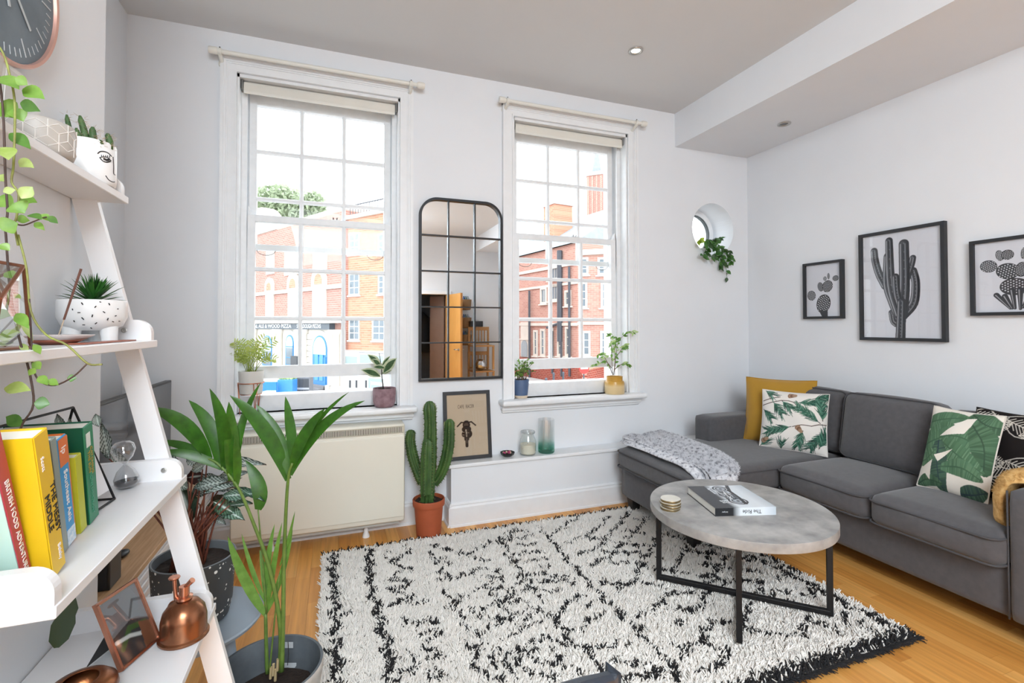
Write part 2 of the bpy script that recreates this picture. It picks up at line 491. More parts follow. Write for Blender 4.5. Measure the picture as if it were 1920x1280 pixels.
# --------------------------------------------------------------- boxed ledge under the windows, baseboards
led = structure('trim_2', None, None, 'low white boxed-in ledge below the windows')
MB().box((0.715, 3.09, 0), (XR, D, 0.378)).build('box', M_WALL, led)
MB().bbox((0.695, 3.072, 0.376), (XR, D, 0.400), 0.006).build('top_board', M_TRIM, led)
def skirt(mb, p, q, out, h=0.15, t=0.018):
    """moulded baseboard from p to q with its face towards out"""
    p, q, o_ = V(p[0], p[1], 0), V(q[0], q[1], 0), V(out[0], out[1], 0)
    prof = [(0, 0), (t + 0.008, 0), (t + 0.006, 0.012), (t, 0.016), (t, h - 0.03), (t - 0.006, h - 0.018), (t - 0.004, h - 0.01), (t - 0.012, h), (0, h)]
    vs = [e + o_ * a + V(0, 0, z) for e in (p, q) for a, z in prof]; n = len(prof)
    mb.add(vs, [(i, (i + 1) % n, n + (i + 1) % n, n + i) for i in range(n)] + [tuple(range(n)), tuple(range(2 * n - 1, n - 1, -1))])
mb = MB(); skirt(mb, (0.705, 3.09), (XR, 3.09), (0, -1)); skirt(mb, (0.715, D), (0.715, 3.075), (-1, 0)); structure('baseboard_ledge', mb, M_TRIM)
mb = MB(); skirt(mb, (XL, D), (0.70, D), (0, -1)); structure('baseboard_front', mb, M_TRIM)
mb = MB(); skirt(mb, (XR, YB), (XR, 3.07), (-1, 0)); structure('baseboard_right', mb, M_TRIM)
mb = MB(); skirt(mb, (XL, 1.66), (XL, D), (1, 0)); skirt(mb, (XB, -0.55), (XB, 1.66), (1, 0)); structure('baseboard_left', mb, M_TRIM)
mb = MB(); skirt(mb, (XL, YB), (DX0 - 0.08, YB), (0, 1)); skirt(mb, (DX1 + 0.08, YB), (XR, YB), (0, 1)); structure('baseboard_back', mb, M_TRIM)

# --------------------------------------------------------------- sash windows
M_PANE = glass_mat('window_glass', (0.97, 0.985, 0.98, 1), 0.010)
M_BRASS = pm('dull_steel', '8a8a88', 0.35, 0.9)
def sash_window(idx, xa, xb, label):
    r = structure('window_%d' % idx, None, None, label)
    r.location = ((xa + xb) / 2, D, ZS); cx = (xa + xb) / 2
    B = lambda n, mb, m=M_SASH, par=r, **k: mb.build(n, m, par, world=True, **k)
    # architrave in stepped mouldings
    cw = 0.084
    for nm, a, c in (('casing', xa - cw, xa), ('casing', xb, xb + cw)):
        m = MB(); s = 1 if a < cx else -1
        o, i_ = (a, c) if s > 0 else (c, a)
        for f0, f1, d in ((0, 0.22, 0.030), (0.22, 0.36, 0.024), (0.36, 0.46, 0.018), (0.46, 0.86, 0.013), (0.86, 1.0, 0.019)):
            e0, e1 = o + (i_ - o) * f0, o + (i_ - o) * f1
            m.box((min(e0, e1), D - d, ZS - 0.002), (max(e0, e1), D + 0.004, ZH + cw * (1 - f0) - 0.001))
        B(nm, m, M_TRIM)
    m = MB()
    for f0, f1, d in ((0, 0.22, 0.030), (0.22, 0.36, 0.024), (0.36, 0.46, 0.018), (0.46, 0.86, 0.013), (0.86, 1.0, 0.019)):
        m.box((xa - cw * (1 - f0), D - d - 0.0005, ZH + cw * (1 - f1)), (xb + cw * (1 - f0), D + 0.004, ZH + cw * (1 - f0)))
    B('casing', m, M_TRIM)
    # lining and parting beads
    m = MB(); e = 0.042
    for s, x0 in ((1, xa), (-1, xb)):
        m.box((min(x0, x0 + s * 0.012), D + 0.002, ZS), (max(x0, x0 + s * 0.012), D + T, ZH))
        m.box((min(x0, x0 + s * e), D + 0.085, ZS), (max(x0, x0 + s * e), D + 0.099, ZH))
        m.box((min(x0, x0 + s * 0.028), D + 0.099, ZS), (max(x0, x0 + s * 0.028), D + 0.20, ZH))
        m.box((min(x0, x0 + s * e), D + 0.20, ZS), (max(x0, x0 + s * e), D + 0.25, ZH))
    m.box((xa, D + 0.002, ZH - 0.02), (xb, D + T, ZH))
    B('lining', m)
    m = MB(); m.bbox((xa, D + 0.06, ZS - 0.01), (xb, D + 0.095, 0.876), 0.006).box((xa, D + 0.095, ZS - 0.01), (xb, D + T + 0.05, 0.85)); B('stop_rail', m)
    B('sill', MB().bbox((xa - 0.112, D - 0.105, 0.742), (xb + 0.108, D + 0.08, ZS), 0.015, 3), M_TRIM)
    m = MB(); m.bbox((xa - 0.096, D - 0.040, 0.703), (xb + 0.092, D + 0.004, 0.744), 0.007).bbox((xa - 0.090, D - 0.022, 0.686), (xb + 0.086, D + 0.004, 0.706), 0.006); B('apron', m, M_TRIM)
    def sash(name, y0, y1, z0, zg0, zg1, z1, rows):
        ga, gb = xa + 0.087, xb - 0.087; s0, s1 = xa + 0.043, xb - 0.043
        m = MB()
        m.bbox((s0, y0, z0), (ga, y1, z1), 0.003, 1).bbox((gb, y0, z0), (s1, y1, z1), 0.003, 1)
        m.bbox((ga - 0.004, y0 + 0.001, zg1), (gb + 0.004, y1 - 0.001, z1), 0.003, 1).bbox((ga - 0.004, y0 + 0.001, z0), (gb + 0.004, y1 - 0.001, zg0), 0.003, 1)
        fr_ = B(name, m)
        xs = [ga] + [ga + (gb - ga) * k / 3 for k in (1, 2)] + [gb]; zs = [zg0] + rows + [zg1]
        for xx in xs[1:-1]:
            B('glazing_bar', MB().prism([(xx - 0.013, y0 + 0.012), (xx - 0.009, y1 - 0.004), (xx + 0.009, y1 - 0.004), (xx + 0.013, y0 + 0.012), (xx + 0.007, y0 + 0.002), (xx - 0.007, y0 + 0.002)][::-1], zg0 - 0.002, zg1 + 0.002), par=fr_)
        for zz in zs[1:-1]:
            B('glazing_bar', MB().prism([(y0 + 0.0125, zz - 0.0135), (y0 + 0.0025, zz - 0.007), (y0 + 0.0025, zz + 0.007), (y0 + 0.0125, zz + 0.0135), (y1 - 0.0045, zz + 0.009), (y1 - 0.0045, zz - 0.009)], ga - 0.002, gb + 0.002, 'x'), par=fr_)
        ym = y1 - 0.014
        for i in range(3):
            for j in range(3):
                B('pane', MB().add([(xs[i], ym, zs[j]), (xs[i + 1], ym, zs[j]), (xs[i + 1], ym, zs[j + 1]), (xs[i], ym, zs[j + 1])], [(0, 1, 2, 3)]), M_PANE, fr_)
        return fr_
    up = sash('upper_sash', D + 0.152, D + 0.196, 1.775, 1.812, 2.688, 2.775, [2.098, 2.398])
    lo = sash('lower_sash', D + 0.102, D + 0.147, 0.972, 1.050, 1.944, 1.986, [1.346, 1.650])
    for s, x0 in ((1, xa + 0.045), (-1, xb - 0.045)):      # horns on the top of the lower sash
        B('horn', MB().prism([(x0, 1.98), (x0 + s * 0.03, 1.98), (x0 + s * 0.014, 2.004), (x0 + s * 0.004, 2.036), (x0, 2.036)][::s], D + 0.108, D + 0.142, 'y'), par=lo)
        xc = cx - s * 0.33
        B('pull_handle', MB().tube([(xc + 0.052 * math.cos(a), D + 0.146 - 0.004, 1.772 - 0.03 * math.sin(a)) for a in [PI * k / 10 for k in range(11)]], 0.0022, 6), M_BRASS, up, smooth=True)
    fa = MB(); xf = cx + 0.075
    fa.box((xf - 0.03, D + 0.11, 1.985), (xf + 0.03, D + 0.14, 1.989)); fa.tube([(xf - 0.010, D + 0.12, 1.988), (xf - 0.012, D + 0.118, 2.004)], 0.005, 8); fa.tube([(xf + 0.010, D + 0.12, 1.988), (xf + 0.012, D + 0.118, 2.004)], 0.005, 8)
    B('sash_fastener', fa, M_BRASS, lo)
    B('sash_cord', MB().tube([(xb - 0.034, D + 0.104, 0.88), (xb - 0.034, D + 0.104, 2.74)], 0.003, 6), pm('sash_cord', 'd8d4c8', 0.9))
    return r
sash_window(1, *HX[0], 'tall white sash window above the storage heater')
sash_window(2, *HX[1], 'tall white sash window above the boxed ledge')
# porthole
pw = structure('window_3', None, None, 'small round porthole window near the corner')
pw.location = (PCX, D, PCZ)
def ring(mb, r0, r1, y0, y1, n=64):
    vs = []
    for rr, yy in ((r0, y0), (r1, y0), (r1, y1), (r0, y1)):
        vs += [(rr * math.cos(2 * PI * k / n), yy, rr * math.sin(2 * PI * k / n)) for k in range(n)]
    fs = []
    for a in range(4):
        b_ = (a + 1) % 4
        fs += [(a * n + k, b_ * n + k, b_ * n + (k + 1) % n, a * n + (k + 1) % n) for k in range(n)]
    return mb.add(vs, fs)
ring(MB(), 0.188, PR + 0.004, 0.235, 0.31).build('outer_frame', M_TRIM, pw, smooth=True, auto=40)
ring(MB(), 0.168, 0.192, 0.225, 0.27).build('casement', M_TRIM, pw, smooth=True, auto=40)
ring(MB(), 0.160, 0.169, 0.232, 0.262).build('seal', pm('dark_seal', '4a5052', 0.6), pw, smooth=True, auto=40)
MB().lathe([(0, 0), (0.164, 0)], 48, M=Matrix.Translation((0, 0.25, 0)) @ Matrix.Rotation(PI / 2, 4, 'X')).build('pane', M_PANE, pw)
# ------------------------------------------------------------------ soft furnishing helpers
def soft_box(a, b, r=0.04, n=10, bulge=0.0, pinch=0.0, front=0.0, M=None):
    """upholstered block: rounded box with a domed top and slightly swollen sides"""
    a = np.array(a, float); b = np.array(b, float); c = (a + b) / 2; hs = (b - a) / 2
    g = np.linspace(-1, 1, n + 1); g = np.sign(g) * np.abs(g) ** 0.75
    vs = []; fs = []; idx = {}
    def vid(p):
        k = tuple(np.round(p, 5))
        if k not in idx: idx[k] = len(vs); vs.append(np.array(p))
        return idx[k]
    for ax in range(3):
        o1, o2 = (ax + 1) % 3, (ax + 2) % 3
        for s in (-1, 1):
            for i in range(n):
                for j in range(n):
                    q = []
                    for (ii, jj) in ((i, j), (i + 1, j), (i + 1, j + 1), (i, j + 1)):
                        p = np.zeros(3); p[ax] = s; p[o1] = g[ii]; p[o2] = g[jj]; q.append(vid(p))
                    fs.append(tuple(q if s > 0 else q[::-1]))
    rr = min(r, hs.min() * 0.98); out = []
    for p in vs:
        w_ = p * hs; inner = np.clip(w_, -(hs - rr), hs - rr); d = w_ - inner; L = np.linalg.norm(d)
        w_ = inner + (d / L * rr if L > 1e-9 else 0)
        u, v, z = p
        f = (1 - u * u) * (1 - v * v)
        if p[2] > 0: w_[2] += bulge * f * p[2]
        if front: w_[0] -= front * (1 - z * z) * (1 - v * v) * max(0, -u)
        out.append(c + w_)
    m = MB(); vv = [V(*p) for p in out]
    if M is not None: vv = [M @ p for p in vv]
    return m.add(vv, fs)
def rrect(x0, x1, y0, y1, r, n=6):
    return arc(x1 - r, y1 - r, r, 0, 90, n) + arc(x0 + r, y1 - r, r, 90, 180, n) + arc(x0 + r, y0 + r, r, 180, 270, n) + arc(x1 - r, y0 + r, r, 270, 360, n)

def tufts(P, Nn, length, width, lean, seed, lj=0.35, tip=0.45, clump=0.0):
    """many small bent three-sided yarn ends growing from points P along normals Nn"""
    r = np.random.default_rng(seed); n = len(P)
    L = length * (1 + lj * (r.random(n) - 0.5) * 2); a = r.random(n) * 2 * PI
    if clump:      # neighbouring yarn ends lie the same way and share a length
        h_ = np.sin(np.floor((P[:, 0] + 0.006 * np.sin(P[:, 1] * 90)) / clump) * 127.1 + np.floor((P[:, 1] + 0.006 * np.sin(P[:, 0] * 90)) / clump) * 311.7) * 43758.5453; h_ -= np.floor(h_)
        a = h_ * 2 * PI * 7 + (a - PI) * 0.16; L = L * (0.72 + 0.56 * ((h_ * 13.7) % 1.0))
    t = np.stack([np.cos(a), np.sin(a), np.zeros(n)], 1); t -= Nn * (t * Nn).sum(1, keepdims=True); t /= np.linalg.norm(t, axis=1, keepdims=True) + 1e-9
    s = np.cross(Nn, t); ln = lean * (0.4 + 0.9 * r.random(n))[:, None]
    top = P + (Nn * np.sqrt(np.clip(1 - ln ** 2, 0.05, 1)) + t * ln) * L[:, None]
    vs = []
    for k in range(3):
        b = 2 * PI * k / 3; d = (t * math.cos(b) + s * math.sin(b)) * width / 2
        vs.append(P + d)
    for k in range(3):
        b = 2 * PI * k / 3; d = (t * math.cos(b) + s * math.sin(b)) * width / 2 * tip * 2 / 1.6
        vs.append(top + d)
    A = np.stack(vs, 1).reshape(-1, 3); o = (np.arange(n) * 6)[:, None]
    Q = np.concatenate([o + np.array([[0, 1, 4, 3]]), o + np.array([[1, 2, 5, 4]]), o + np.array([[2, 0, 3, 5]]), o + np.array([[3, 4, 5, 5]])], 0)
    return A, Q
def tri_quads(A, Q, name, mat, parent):
    tri = np.concatenate([Q[:, [0, 1, 2]], Q[Q[:, 2] != Q[:, 3]][:, [0, 2, 3]]], 0)
    return np_mesh(name, A, tri, mat, parent)

# ------------------------------------------------------------------ sofa
M_SOFA = pm('charcoal_upholstery', '504f52', 0.9, var=0.10, vscale=35, bump=0.25, bscale=900, sheen=0.25, bdist=0.0006)
M_PIPE = pm('charcoal_piping', '474649', 0.9, var=0.05)
M_LEG = pm('black_stained_wood', '1d1b1a', 0.5)
sofa = thing('corner_sofa', 'charcoal grey corner sofa with chaise along the right-hand wall', 'sofa', (2.9, 2.0, 0))
def sp(name, mb, mat=M_SOFA, par=None, **k):
    return mb.build(name, mat, par or sofa, world=True, smooth=True, **k)
sp('base', soft_box((2.60, 1.10, 0.10), (3.33, 2.30, 0.31), 0.015, 6))
sp('chaise_base', soft_box((1.905, 2.225, 0.10), (3.33, 2.965, 0.31), 0.03, 8))
sp('back_frame', soft_box((3.19, 1.0, 0.12), (3.355, 2.965, 0.80), 0.03, 8))
def seat(a, b, bulge, r=0.045, fr=0.02):
    o = sp('seat_cushion', soft_box(a, b, r, 14, bulge, front=fr))
    for zz, dz in ((b[2] - 0.030, 0.0), (a[2] + 0.018, 0.0)):
        pth = [(x, y, zz) for x, y in rrect(a[0] - 0.004 - fr * 0.45, b[0], a[1] + 0.004, b[1] - 0.004, 0.05)]
        sp('piping', MB().tube(pth + [pth[0]], 0.0055, 6), M_PIPE, o)
seat((2.535, 1.168, 0.30), (3.16, 1.690, 0.455), 0.022, fr=0.03)
seat((2.535, 1.696, 0.30), (3.16, 2.222, 0.455), 0.022, fr=0.03)
seat((1.875, 2.228, 0.30), (3.16, 2.968, 0.450), 0.014, fr=0.012)
for y0, y1, top in ((1.17, 1.645, 0.845), (1.655, 2.195, 0.868), (2.205, 2.79, 0.86)):
    cy = (y0 + y1) / 2
    Mx = Matrix.Translation((3.15 if y0 > 2 else 3.09, cy, 0.455)) @ Matrix.Rotation(0.17, 4, 'Y')
    hh = top - 0.452
    o = sp('back_cushion', soft_box((-0.085, -(y1 - y0) / 2, 0), (0.085, (y1 - y0) / 2, hh), 0.055, 14, 0.012, front=0.05, M=Mx))
    for xx in (-0.092,):
        pth = [Mx @ V(xx - 0.0 + 0.028, p[0], p[1]) for p in rrect(-(y1 - y0) / 2 + 0.006, (y1 - y0) / 2 - 0.006, 0.012, hh - 0.006, 0.05)]
        sp('piping', MB().tube(pth + [pth[0]], 0.005, 6), M_PIPE, o)
a1 = sp('armrest', soft_box((2.555, 2.795, 0.30), (3.30, 2.968, 0.632), 0.028, 8))
a2 = sp('armrest', soft_box((2.575, 0.985, 0.10), (3.35, 1.164, 0.634), 0.022, 8))
sp('piping', MB().tube([(2.583, 1.166, z) for z in (0.105, 0.3, 0.5, 0.625)], 0.0035, 6), M_PIPE, a2)
def taper_leg(x, y):
    m = MB(); t, bt = 0.036, 0.024
    m.add([(x + a * bt, y + b_ * bt, 0.0) for a, b_ in ((-1, -1), (1, -1), (1, 1), (-1, 1))] + [(x + a * t, y + b_ * t, 0.104) for a, b_ in ((-1, -1), (1, -1), (1, 1), (-1, 1))], [(3, 2, 1, 0), (4, 5, 6, 7), (0, 1, 5, 4), (1, 2, 6, 5), (2, 3, 7, 6), (3, 0, 4, 7)])
    m.build('leg', M_LEG, sofa, world=True)
for x, y in ((2.64, 1.06), (1.975, 2.90), (1.975, 2.30), (3.28, 1.06), (3.28, 2.90)): taper_leg(x, y)

# ------------------------------------------------------------------ pillows
def pillow(name, label, bl, br, z0, h, lean, cv, mat, back_hex, t=0.075, w=None, rollx=0.0, n=None, puff=1.0, group=None, dx=0.0):
    A = onz(bl[0], bl[1], z0) if len(bl) == 2 else V(*bl); Bp = onz(br[0], br[1], z0) if len(br) == 2 else V(*br); xd = (Bp - A); ww = w or xd.length; xd = xd.normalized()
    back = V(0, 0, 1).cross(xd); up = V(0, 0, 1) * math.cos(lean) + back * math.sin(lean)
    if rollx: xd, up = xd * math.cos(rollx) + up * math.sin(rollx), up * math.cos(rollx) - xd * math.sin(rollx)
    nrm = xd.cross(up)
    root = thing(name, label, 'cushion', A.lerp(Bp, 0.5), group=group)
    O = A - root.location + back * t * 0.45 + xd * dx
    nx = n or (cv.nx if cv else 41); ny = n or (cv.ny if cv else 41)
    def face(sgn):
        def f(u, v):
            a = 2 * u - 1; b = 2 * v - 1
            th = np.clip(1 - np.abs(a) ** 2.6, 0, 1) ** 0.62 * np.clip(1 - np.abs(b) ** 2.6, 0, 1) ** 0.62 * t
            th += 0.0035 * np.sin(a * 7 + b * 5) * (1 - a * a) * (1 - b * b) * puff
            aa = a * (1 - 0.05 * (1 - b * b)); bb = b * (1 - 0.05 * (1 - a * a))
            sag = 0.010 * np.sin(a * 3.1 + 0.4) * (1 - b ** 2)
            X = (aa + 1) / 2 * ww; Y = (bb + 1) / 2 * h + sag
            P = np.array(O)[None] + X[:, None] * np.array(xd)[None] + Y[:, None] * np.array(up)[None] + sgn * th[:, None] * np.array(nrm)[None]
            return P
        return f
    fo = grid_mesh('front_cover', nx, ny, face(1), mat, root)
    if cv: cv.attr(fo.data)
    bo = grid_mesh('back_cover', 31, 31, face(-1), pm(name + '_back', back_hex, 0.9, bump=0.2, bscale=600), root)
    seam = []
    for k in range(81):
        q = k / 20; i = int(q) % 4; f = q - int(q)
        a, b = ((f, 0), (1, f), (1 - f, 1), (0, 1 - f))[i]
        seam.append(V(*face(1)(np.array([a]), np.array([b]))[0]))
    MB().tube(seam, 0.0035, 6, cap=False).build('seam', pm(name + '_back', back_hex), root, smooth=True)
    return root
rr_ = random.Random(11)
# pine-branch print
cv = Canvas(1.0, 1.0, 230, 230, 'e3dfd9')
def spray(cv, x, y, ang, L, n, cols, nl, wd):
    x1, y1 = x + math.cos(ang) * L, y + math.sin(ang) * L
    cv.line([(x, y), (x1, y1)], 0.012, '4c4540')
    for i in range(n):
        t = 0.1 + 0.9 * i / n; px_, py_ = x + (x1 - x) * t, y + (y1 - y) * t
        for s in (-1, 1):
            a = ang + s * (0.35 + 0.45 * rr_.random()) ; l = nl * (0.65 + 0.5 * rr_.random())
            xm, ym = px_ + math.cos(a) * l * 0.5, py_ + math.sin(a) * l * 0.5; a2_ = a - s * 0.18
            cv.line([(px_, py_), (xm, ym), (xm + math.cos(a2_) * l * 0.5, ym + math.sin(a2_) * l * 0.5)], wd, rr_.choice(cols), wd * 0.5)
gr = ['2f5a4b', '3d6b58', '4d7d68', '274b42', '6d9583', '35443f']
for a, b in (((0.02, 0.80), (0.30, 0.90)), ((0.0, 0.72), (0.33, 0.84)), ((0.33, 0.84), (0.55, 0.80)), ((0.52, 0.38), (0.80, 0.42)), ((0.80, 0.42), (1.0, 0.5))):
    cv.line([a, ((a[0] + b[0]) / 2, (a[1] + b[1]) / 2 + 0.015), b], 0.013, '5a4a40')
for x, y, a, L, n in ((0.58, 0.80, 0.12, 0.34, 30), (0.92, 0.50, 2.55, 0.42, 34), (0.50, 0.38, 3.35, 0.38, 34), (0.03, 0.66, -0.75, 0.20, 16), (0.20, 0.80, -0.9, 0.24, 18), (0.34, 0.83, -0.8, 0.2, 12), (0.95, 0.55, 1.7, 0.25, 18), (0.68, 0.32, -1.9, 0.26, 20), (0.98, 0.36, -2.2, 0.36, 26), (0.9, 0.10, 1.2, 0.28, 20), (0.06, 0.98, -0.5, 0.12, 10), (0.02, 0.03, 0.8, 0.16, 12), (0.34, 0.0, 1.4, 0.12, 8), (0.8, 0.9, 0.3, 0.2, 14)):
    spray(cv, x, y, a, L, int(n * 1.7), gr, 0.145, 0.012)
for x, y, a in ((0.45, 0.93, 0.1), (0.60, 0.37, -0.9), (0.06, 0.12, 0.6)):
    for k in range(5): cv.ell(x + 0.018 * k * math.cos(a), y + 0.018 * k * math.sin(a), 0.035, 0.045 - 0.004 * k, a, ('8a6b55', 'a38770', '76594a')[k % 3])
# mustard, pine, palm and black leaf cushions, back to front
M_MUST = pm('mustard_cloth', 'ad8226', 0.92, var=0.05, bump=0.2, bscale=700, sheen=0.3)
pillow('mustard_cushion', 'plain mustard yellow cushion in the far corner of the sofa', (2.835, 2.775, 0.45), (3.075, 2.385, 0.45), 0.45, 0.47, 0.22, None, M_MUST, 'a87d22', 0.07)
pillow('pine_cushion', 'white cushion printed with green pine branches leaning on the mustard one', (1421, 839), (1546, 858), 0.452, 0.405, 0.27, cv, attr_mat('pine_print', 0.9, 0.15, 0.15), 'd9d5cf', 0.07, w=0.405)
# banana-leaf print
cv = Canvas(1.0, 1.0, 220, 220, 'e6e0d6')
def bleaf(cv, pts, wid, c0, c1, dark):
    n = len(pts)
    L = []; Rr = []
    for i in range(n):
        tx = pts[min(i + 1, n - 1)][0] - pts[max(i - 1, 0)][0]; ty = pts[min(i + 1, n - 1)][1] - pts[max(i - 1, 0)][1]; l = math.hypot(tx, ty)
        nx_, ny_ = -ty / l, tx / l; L.append((pts[i][0] + nx_ * wid[i], pts[i][1] + ny_ * wid[i])); Rr.append((pts[i][0] - nx_ * wid[i], pts[i][1] - ny_ * wid[i]))
    cv.poly(L + Rr[::-1], c0)
    for i in range(n - 1):
        for q in range(5):
            t = q / 5; p = (pts[i][0] * (1 - t) + pts[i + 1][0] * t, pts[i][1] * (1 - t) + pts[i + 1][1] * t)
            for E_ in (L, Rr):
                j = min(i + 1, n - 1); e = (E_[i][0] * (1 - t) + E_[j][0] * t, E_[i][1] * (1 - t) + E_[j][1] * t)
                cv.line([p, e], 0.016, rr_.choice((c1, c0, dark)), 0.008, 0.55)
    cv.line(pts, 0.02, dark, 0.01)
def sp2(p):
    return [(q.x, q.y) for q in poly_smooth([(a, b, 0) for a, b in p], 4)]
def wd(n, w): return [w * math.sin(PI * (0.08 + 0.9 * i / (n - 1))) ** 0.7 for i in range(n)]
for p, w_, c in (([(-0.1, 0.75), (0.25, 0.86), (0.62, 0.92)], 0.10, 0), ([(0.62, 0.98), (0.85, 0.86), (1.05, 0.86)], 0.13, 1), ([(-0.05, 0.18), (0.05, 0.5), (0.3, 0.72), (0.5, 0.78)], 0.13, 2), ([(0.05, 0.52), (0.4, 0.66), (0.75, 0.62), (1.0, 0.48)], 0.13, 0), ([(0.72, 0.82), (0.9, 0.62), (0.95, 0.3)], 0.16, 1), ([(0.34, 0.60), (0.62, 0.44), (0.95, 0.32)], 0.13, 2), ([(0.30, 0.60), (0.36, 0.3), (0.45, -0.05)], 0.14, 3), ([(0.42, 0.28), (0.72, 0.30), (0.95, 0.24)], 0.10, 0), ([(0.02, 0.02), (0.2, 0.10), (0.44, 0.08)], 0.08, 1), ([(0.66, 0.02), (0.85, 0.06), (1.0, 0.14)], 0.10, 3), ([(0.0, 0.3), (0.16, 0.36), (0.3, 0.5)], 0.09, 2)):
    q = sp2(p); c0, c1, dk = (('55775b', '6b8c6f', '45634c'), ('4a684f', '5f7f64', '3a5241'), ('547659', '7a9a7e', '48664e'), ('425b4c', '587762', '33454a'))[c]
    bleaf(cv, q, wd(len(q), w_), c0, c1, dk)
for tri in ([(0.30, 0.66), (0.60, 0.90), (0.72, 0.92), (0.70, 0.82), (0.64, 0.70)], [(0.28, 0.42), (0.55, 0.50), (0.36, 0.34)], [(0.08, 0.24), (0.27, 0.36), (0.24, 0.10)], [(0.52, 0.20), (0.72, 0.19), (0.66, -0.02)]):
    cv.poly(tri, 'e6e0d6')
cvb = Canvas(1.0, 1.0, 200, 200, '201c1c')
for (x, y, a, L) in ((0.0, 0.62, -0.55, 0.55), (0.35, 0.95, -0.35, 0.6), (0.1, 0.15, 0.35, 0.6), (0.5, 0.45, -0.25, 0.55), (-0.05, 0.95, -0.2, 0.45), (0.55, 0.1, 0.5, 0.5), (0.0, 0.38, 0.1, 0.5), (0.6, 0.75, 0.2, 0.5), (0.1, 0.8, 0.2, 0.4)):
    x1, y1 = x + math.cos(a) * L, y + math.sin(a) * L
    el = sp2([(x, y), (x + math.cos(a + 0.45) * L * 0.5, y + math.sin(a + 0.45) * L * 0.5), (x1, y1)]) + sp2([(x1, y1), (x + math.cos(a - 0.45) * L * 0.5, y + math.sin(a - 0.45) * L * 0.5), (x, y)])
    cvb.poly(el, '201c1c'); cvb.line(el, 0.008, 'd8d2c8'); cvb.line([(x, y), (x1, y1)], 0.009, 'd8d2c8')
    for i in range(1, 13):
        t = i / 13; px_, py_ = x + (x1 - x) * t, y + (y1 - y) * t; l = 0.24 * L * math.sin(PI * t) * 1.15
        for s in (-1, 1): cvb.line([(px_, py_), (px_ + math.cos(a + s * 0.75) * l, py_ + math.sin(a + s * 0.75) * l)], 0.008, 'd8d2c8')
pillow('black_leaf_cushion', 'black cushion with white leaf outlines beside the near sofa arm', (2.955, 1.515, 0.455), (2.915, 1.175, 0.455), 0.455, 0.44, 0.24, cvb, attr_mat('leaf_outline_print', 0.9, 0.15, 0.15), '201c1c', 0.045)
pillow('palm_leaf_cushion', 'white cushion printed with large green banana leaves on the near seat', (1711, 910), (1845, 952), 0.462, 0.43, 0.30, cv, attr_mat('banana_leaf_print', 0.85, 0.2, 0.12), 'd9d3ca', 0.065, w=0.312)

# ------------------------------------------------------------------ throws
def fur_mat(name, stops, scale):
    t = NT(name); f = t.noise(scale, 4, stretch=(1, 1, 1)); t.l(t.ramp(f, stops), t.b.inputs['Base Color'])
    t.b.inputs['Roughness'].default_value = 0.95; return t.m
def drape(root, path, x0f, x1f, th, mat, name, nx=22, seed=1, fur=None, ripple=0.006):
    """thick blanket strip following a (y,z) path; x limits given along the path"""
    P = poly_smooth([(0, a, b) for a, b in path], 5); n = len(P)
    r = random.Random(seed); ph = [r.random() * 6 for _ in range(4)]
    def surf(off, shrink=0.0):
        g = []
        for i in range(n):
            t = (P[min(i + 1, n - 1)] - P[max(i - 1, 0)]).normalized(); nn = V(0, -t.z, t.y)
            if nn.z < 0 and abs(t.z) < 0.9: nn = -nn
            f = i / (n - 1); a, b = x0f(f), x1f(f)
            for k in range(nx + 1):
                q = k / nx; ed = 1 - (2 * abs(q - 0.5)) ** 6
                rp = ripple * math.sin(q * 9 + ph[0] + f * 3) + ripple * 0.6 * math.sin(q * 21 + ph[1])
                g.append(P[i] + V(a + (b - a) * q + 0.004 * math.sin(f * 30 + ph[2]), 0, 0) + nn * (off * (0.25 + 0.75 * ed) + (rp if off > 0.003 else 0)))
        return g
    top = surf(th); bot = surf(0.0); m = MB(); W_ = nx + 1
    quads = [(i * W_ + k, (i + 1) * W_ + k, (i + 1) * W_ + k + 1, i * W_ + k + 1) for i in range(n - 1) for k in range(nx)]
    m.add(top, quads); m.add(bot, [q[::-1] for q in quads])
    N0 = n * W_; e = []
    for i in range(n - 1):
        e += [(i * W_, N0 + i * W_, N0 + (i + 1) * W_, (i + 1) * W_), (i * W_ + nx, (i + 1) * W_ + nx, N0 + (i + 1) * W_ + nx, N0 + i * W_ + nx)]
    for k in range(nx):
        e += [(k, k + 1, N0 + k + 1, N0 + k), ((n - 1) * W_ + k, N0 + (n - 1) * W_ + k, N0 + (n - 1) * W_ + k + 1, (n - 1) * W_ + k + 1)]
    m.f += e
    o = m.build(name, mat, root, world=True, smooth=True)
    if fur:
        cnt, L, wdt, lean = fur
        T_ = np.array([tuple(v) for v in top]); rg = np.random.default_rng(seed); q = np.array(quads)
        pick = rg.integers(0, len(q), cnt); a, b = rg.random(cnt)[:, None], rg.random(cnt)[:, None]
        A0, A1, A2, A3 = (T_[q[pick, k]] for k in range(4))
        pt = (A0 * (1 - a) + A1 * a) * (1 - b) + (A3 * (1 - a) + A2 * a) * b
        nr = np.cross(A1 - A0, A3 - A0); nr /= np.linalg.norm(nr, axis=1, keepdims=True) + 1e-9
        cm = np.array(P)[:, :].mean(0); nr *= np.where(nr[:, 2:3] + 0.3 * -(nr[:, 1:2]) < 0, -1, 1)
        A, Q = tufts(pt - np.array(root.location)[None], nr, L, wdt, lean, seed + 5)
        h = tri_quads(A, Q, 'fur', mat, root); h['kind'] = 'stuff'
    return o
M_FUR = fur_mat('mottled_grey_fur', [(0.30, S('55565e')), (0.40, S('a2a3ab')), (0.48, S('d6d7dc')), (0.75, S('ededf1'))], 48)
thr = thing('fur_throw', 'mottled grey faux-fur throw folded over the chaise end', 'throw', (2.1, 2.6, 0.46))
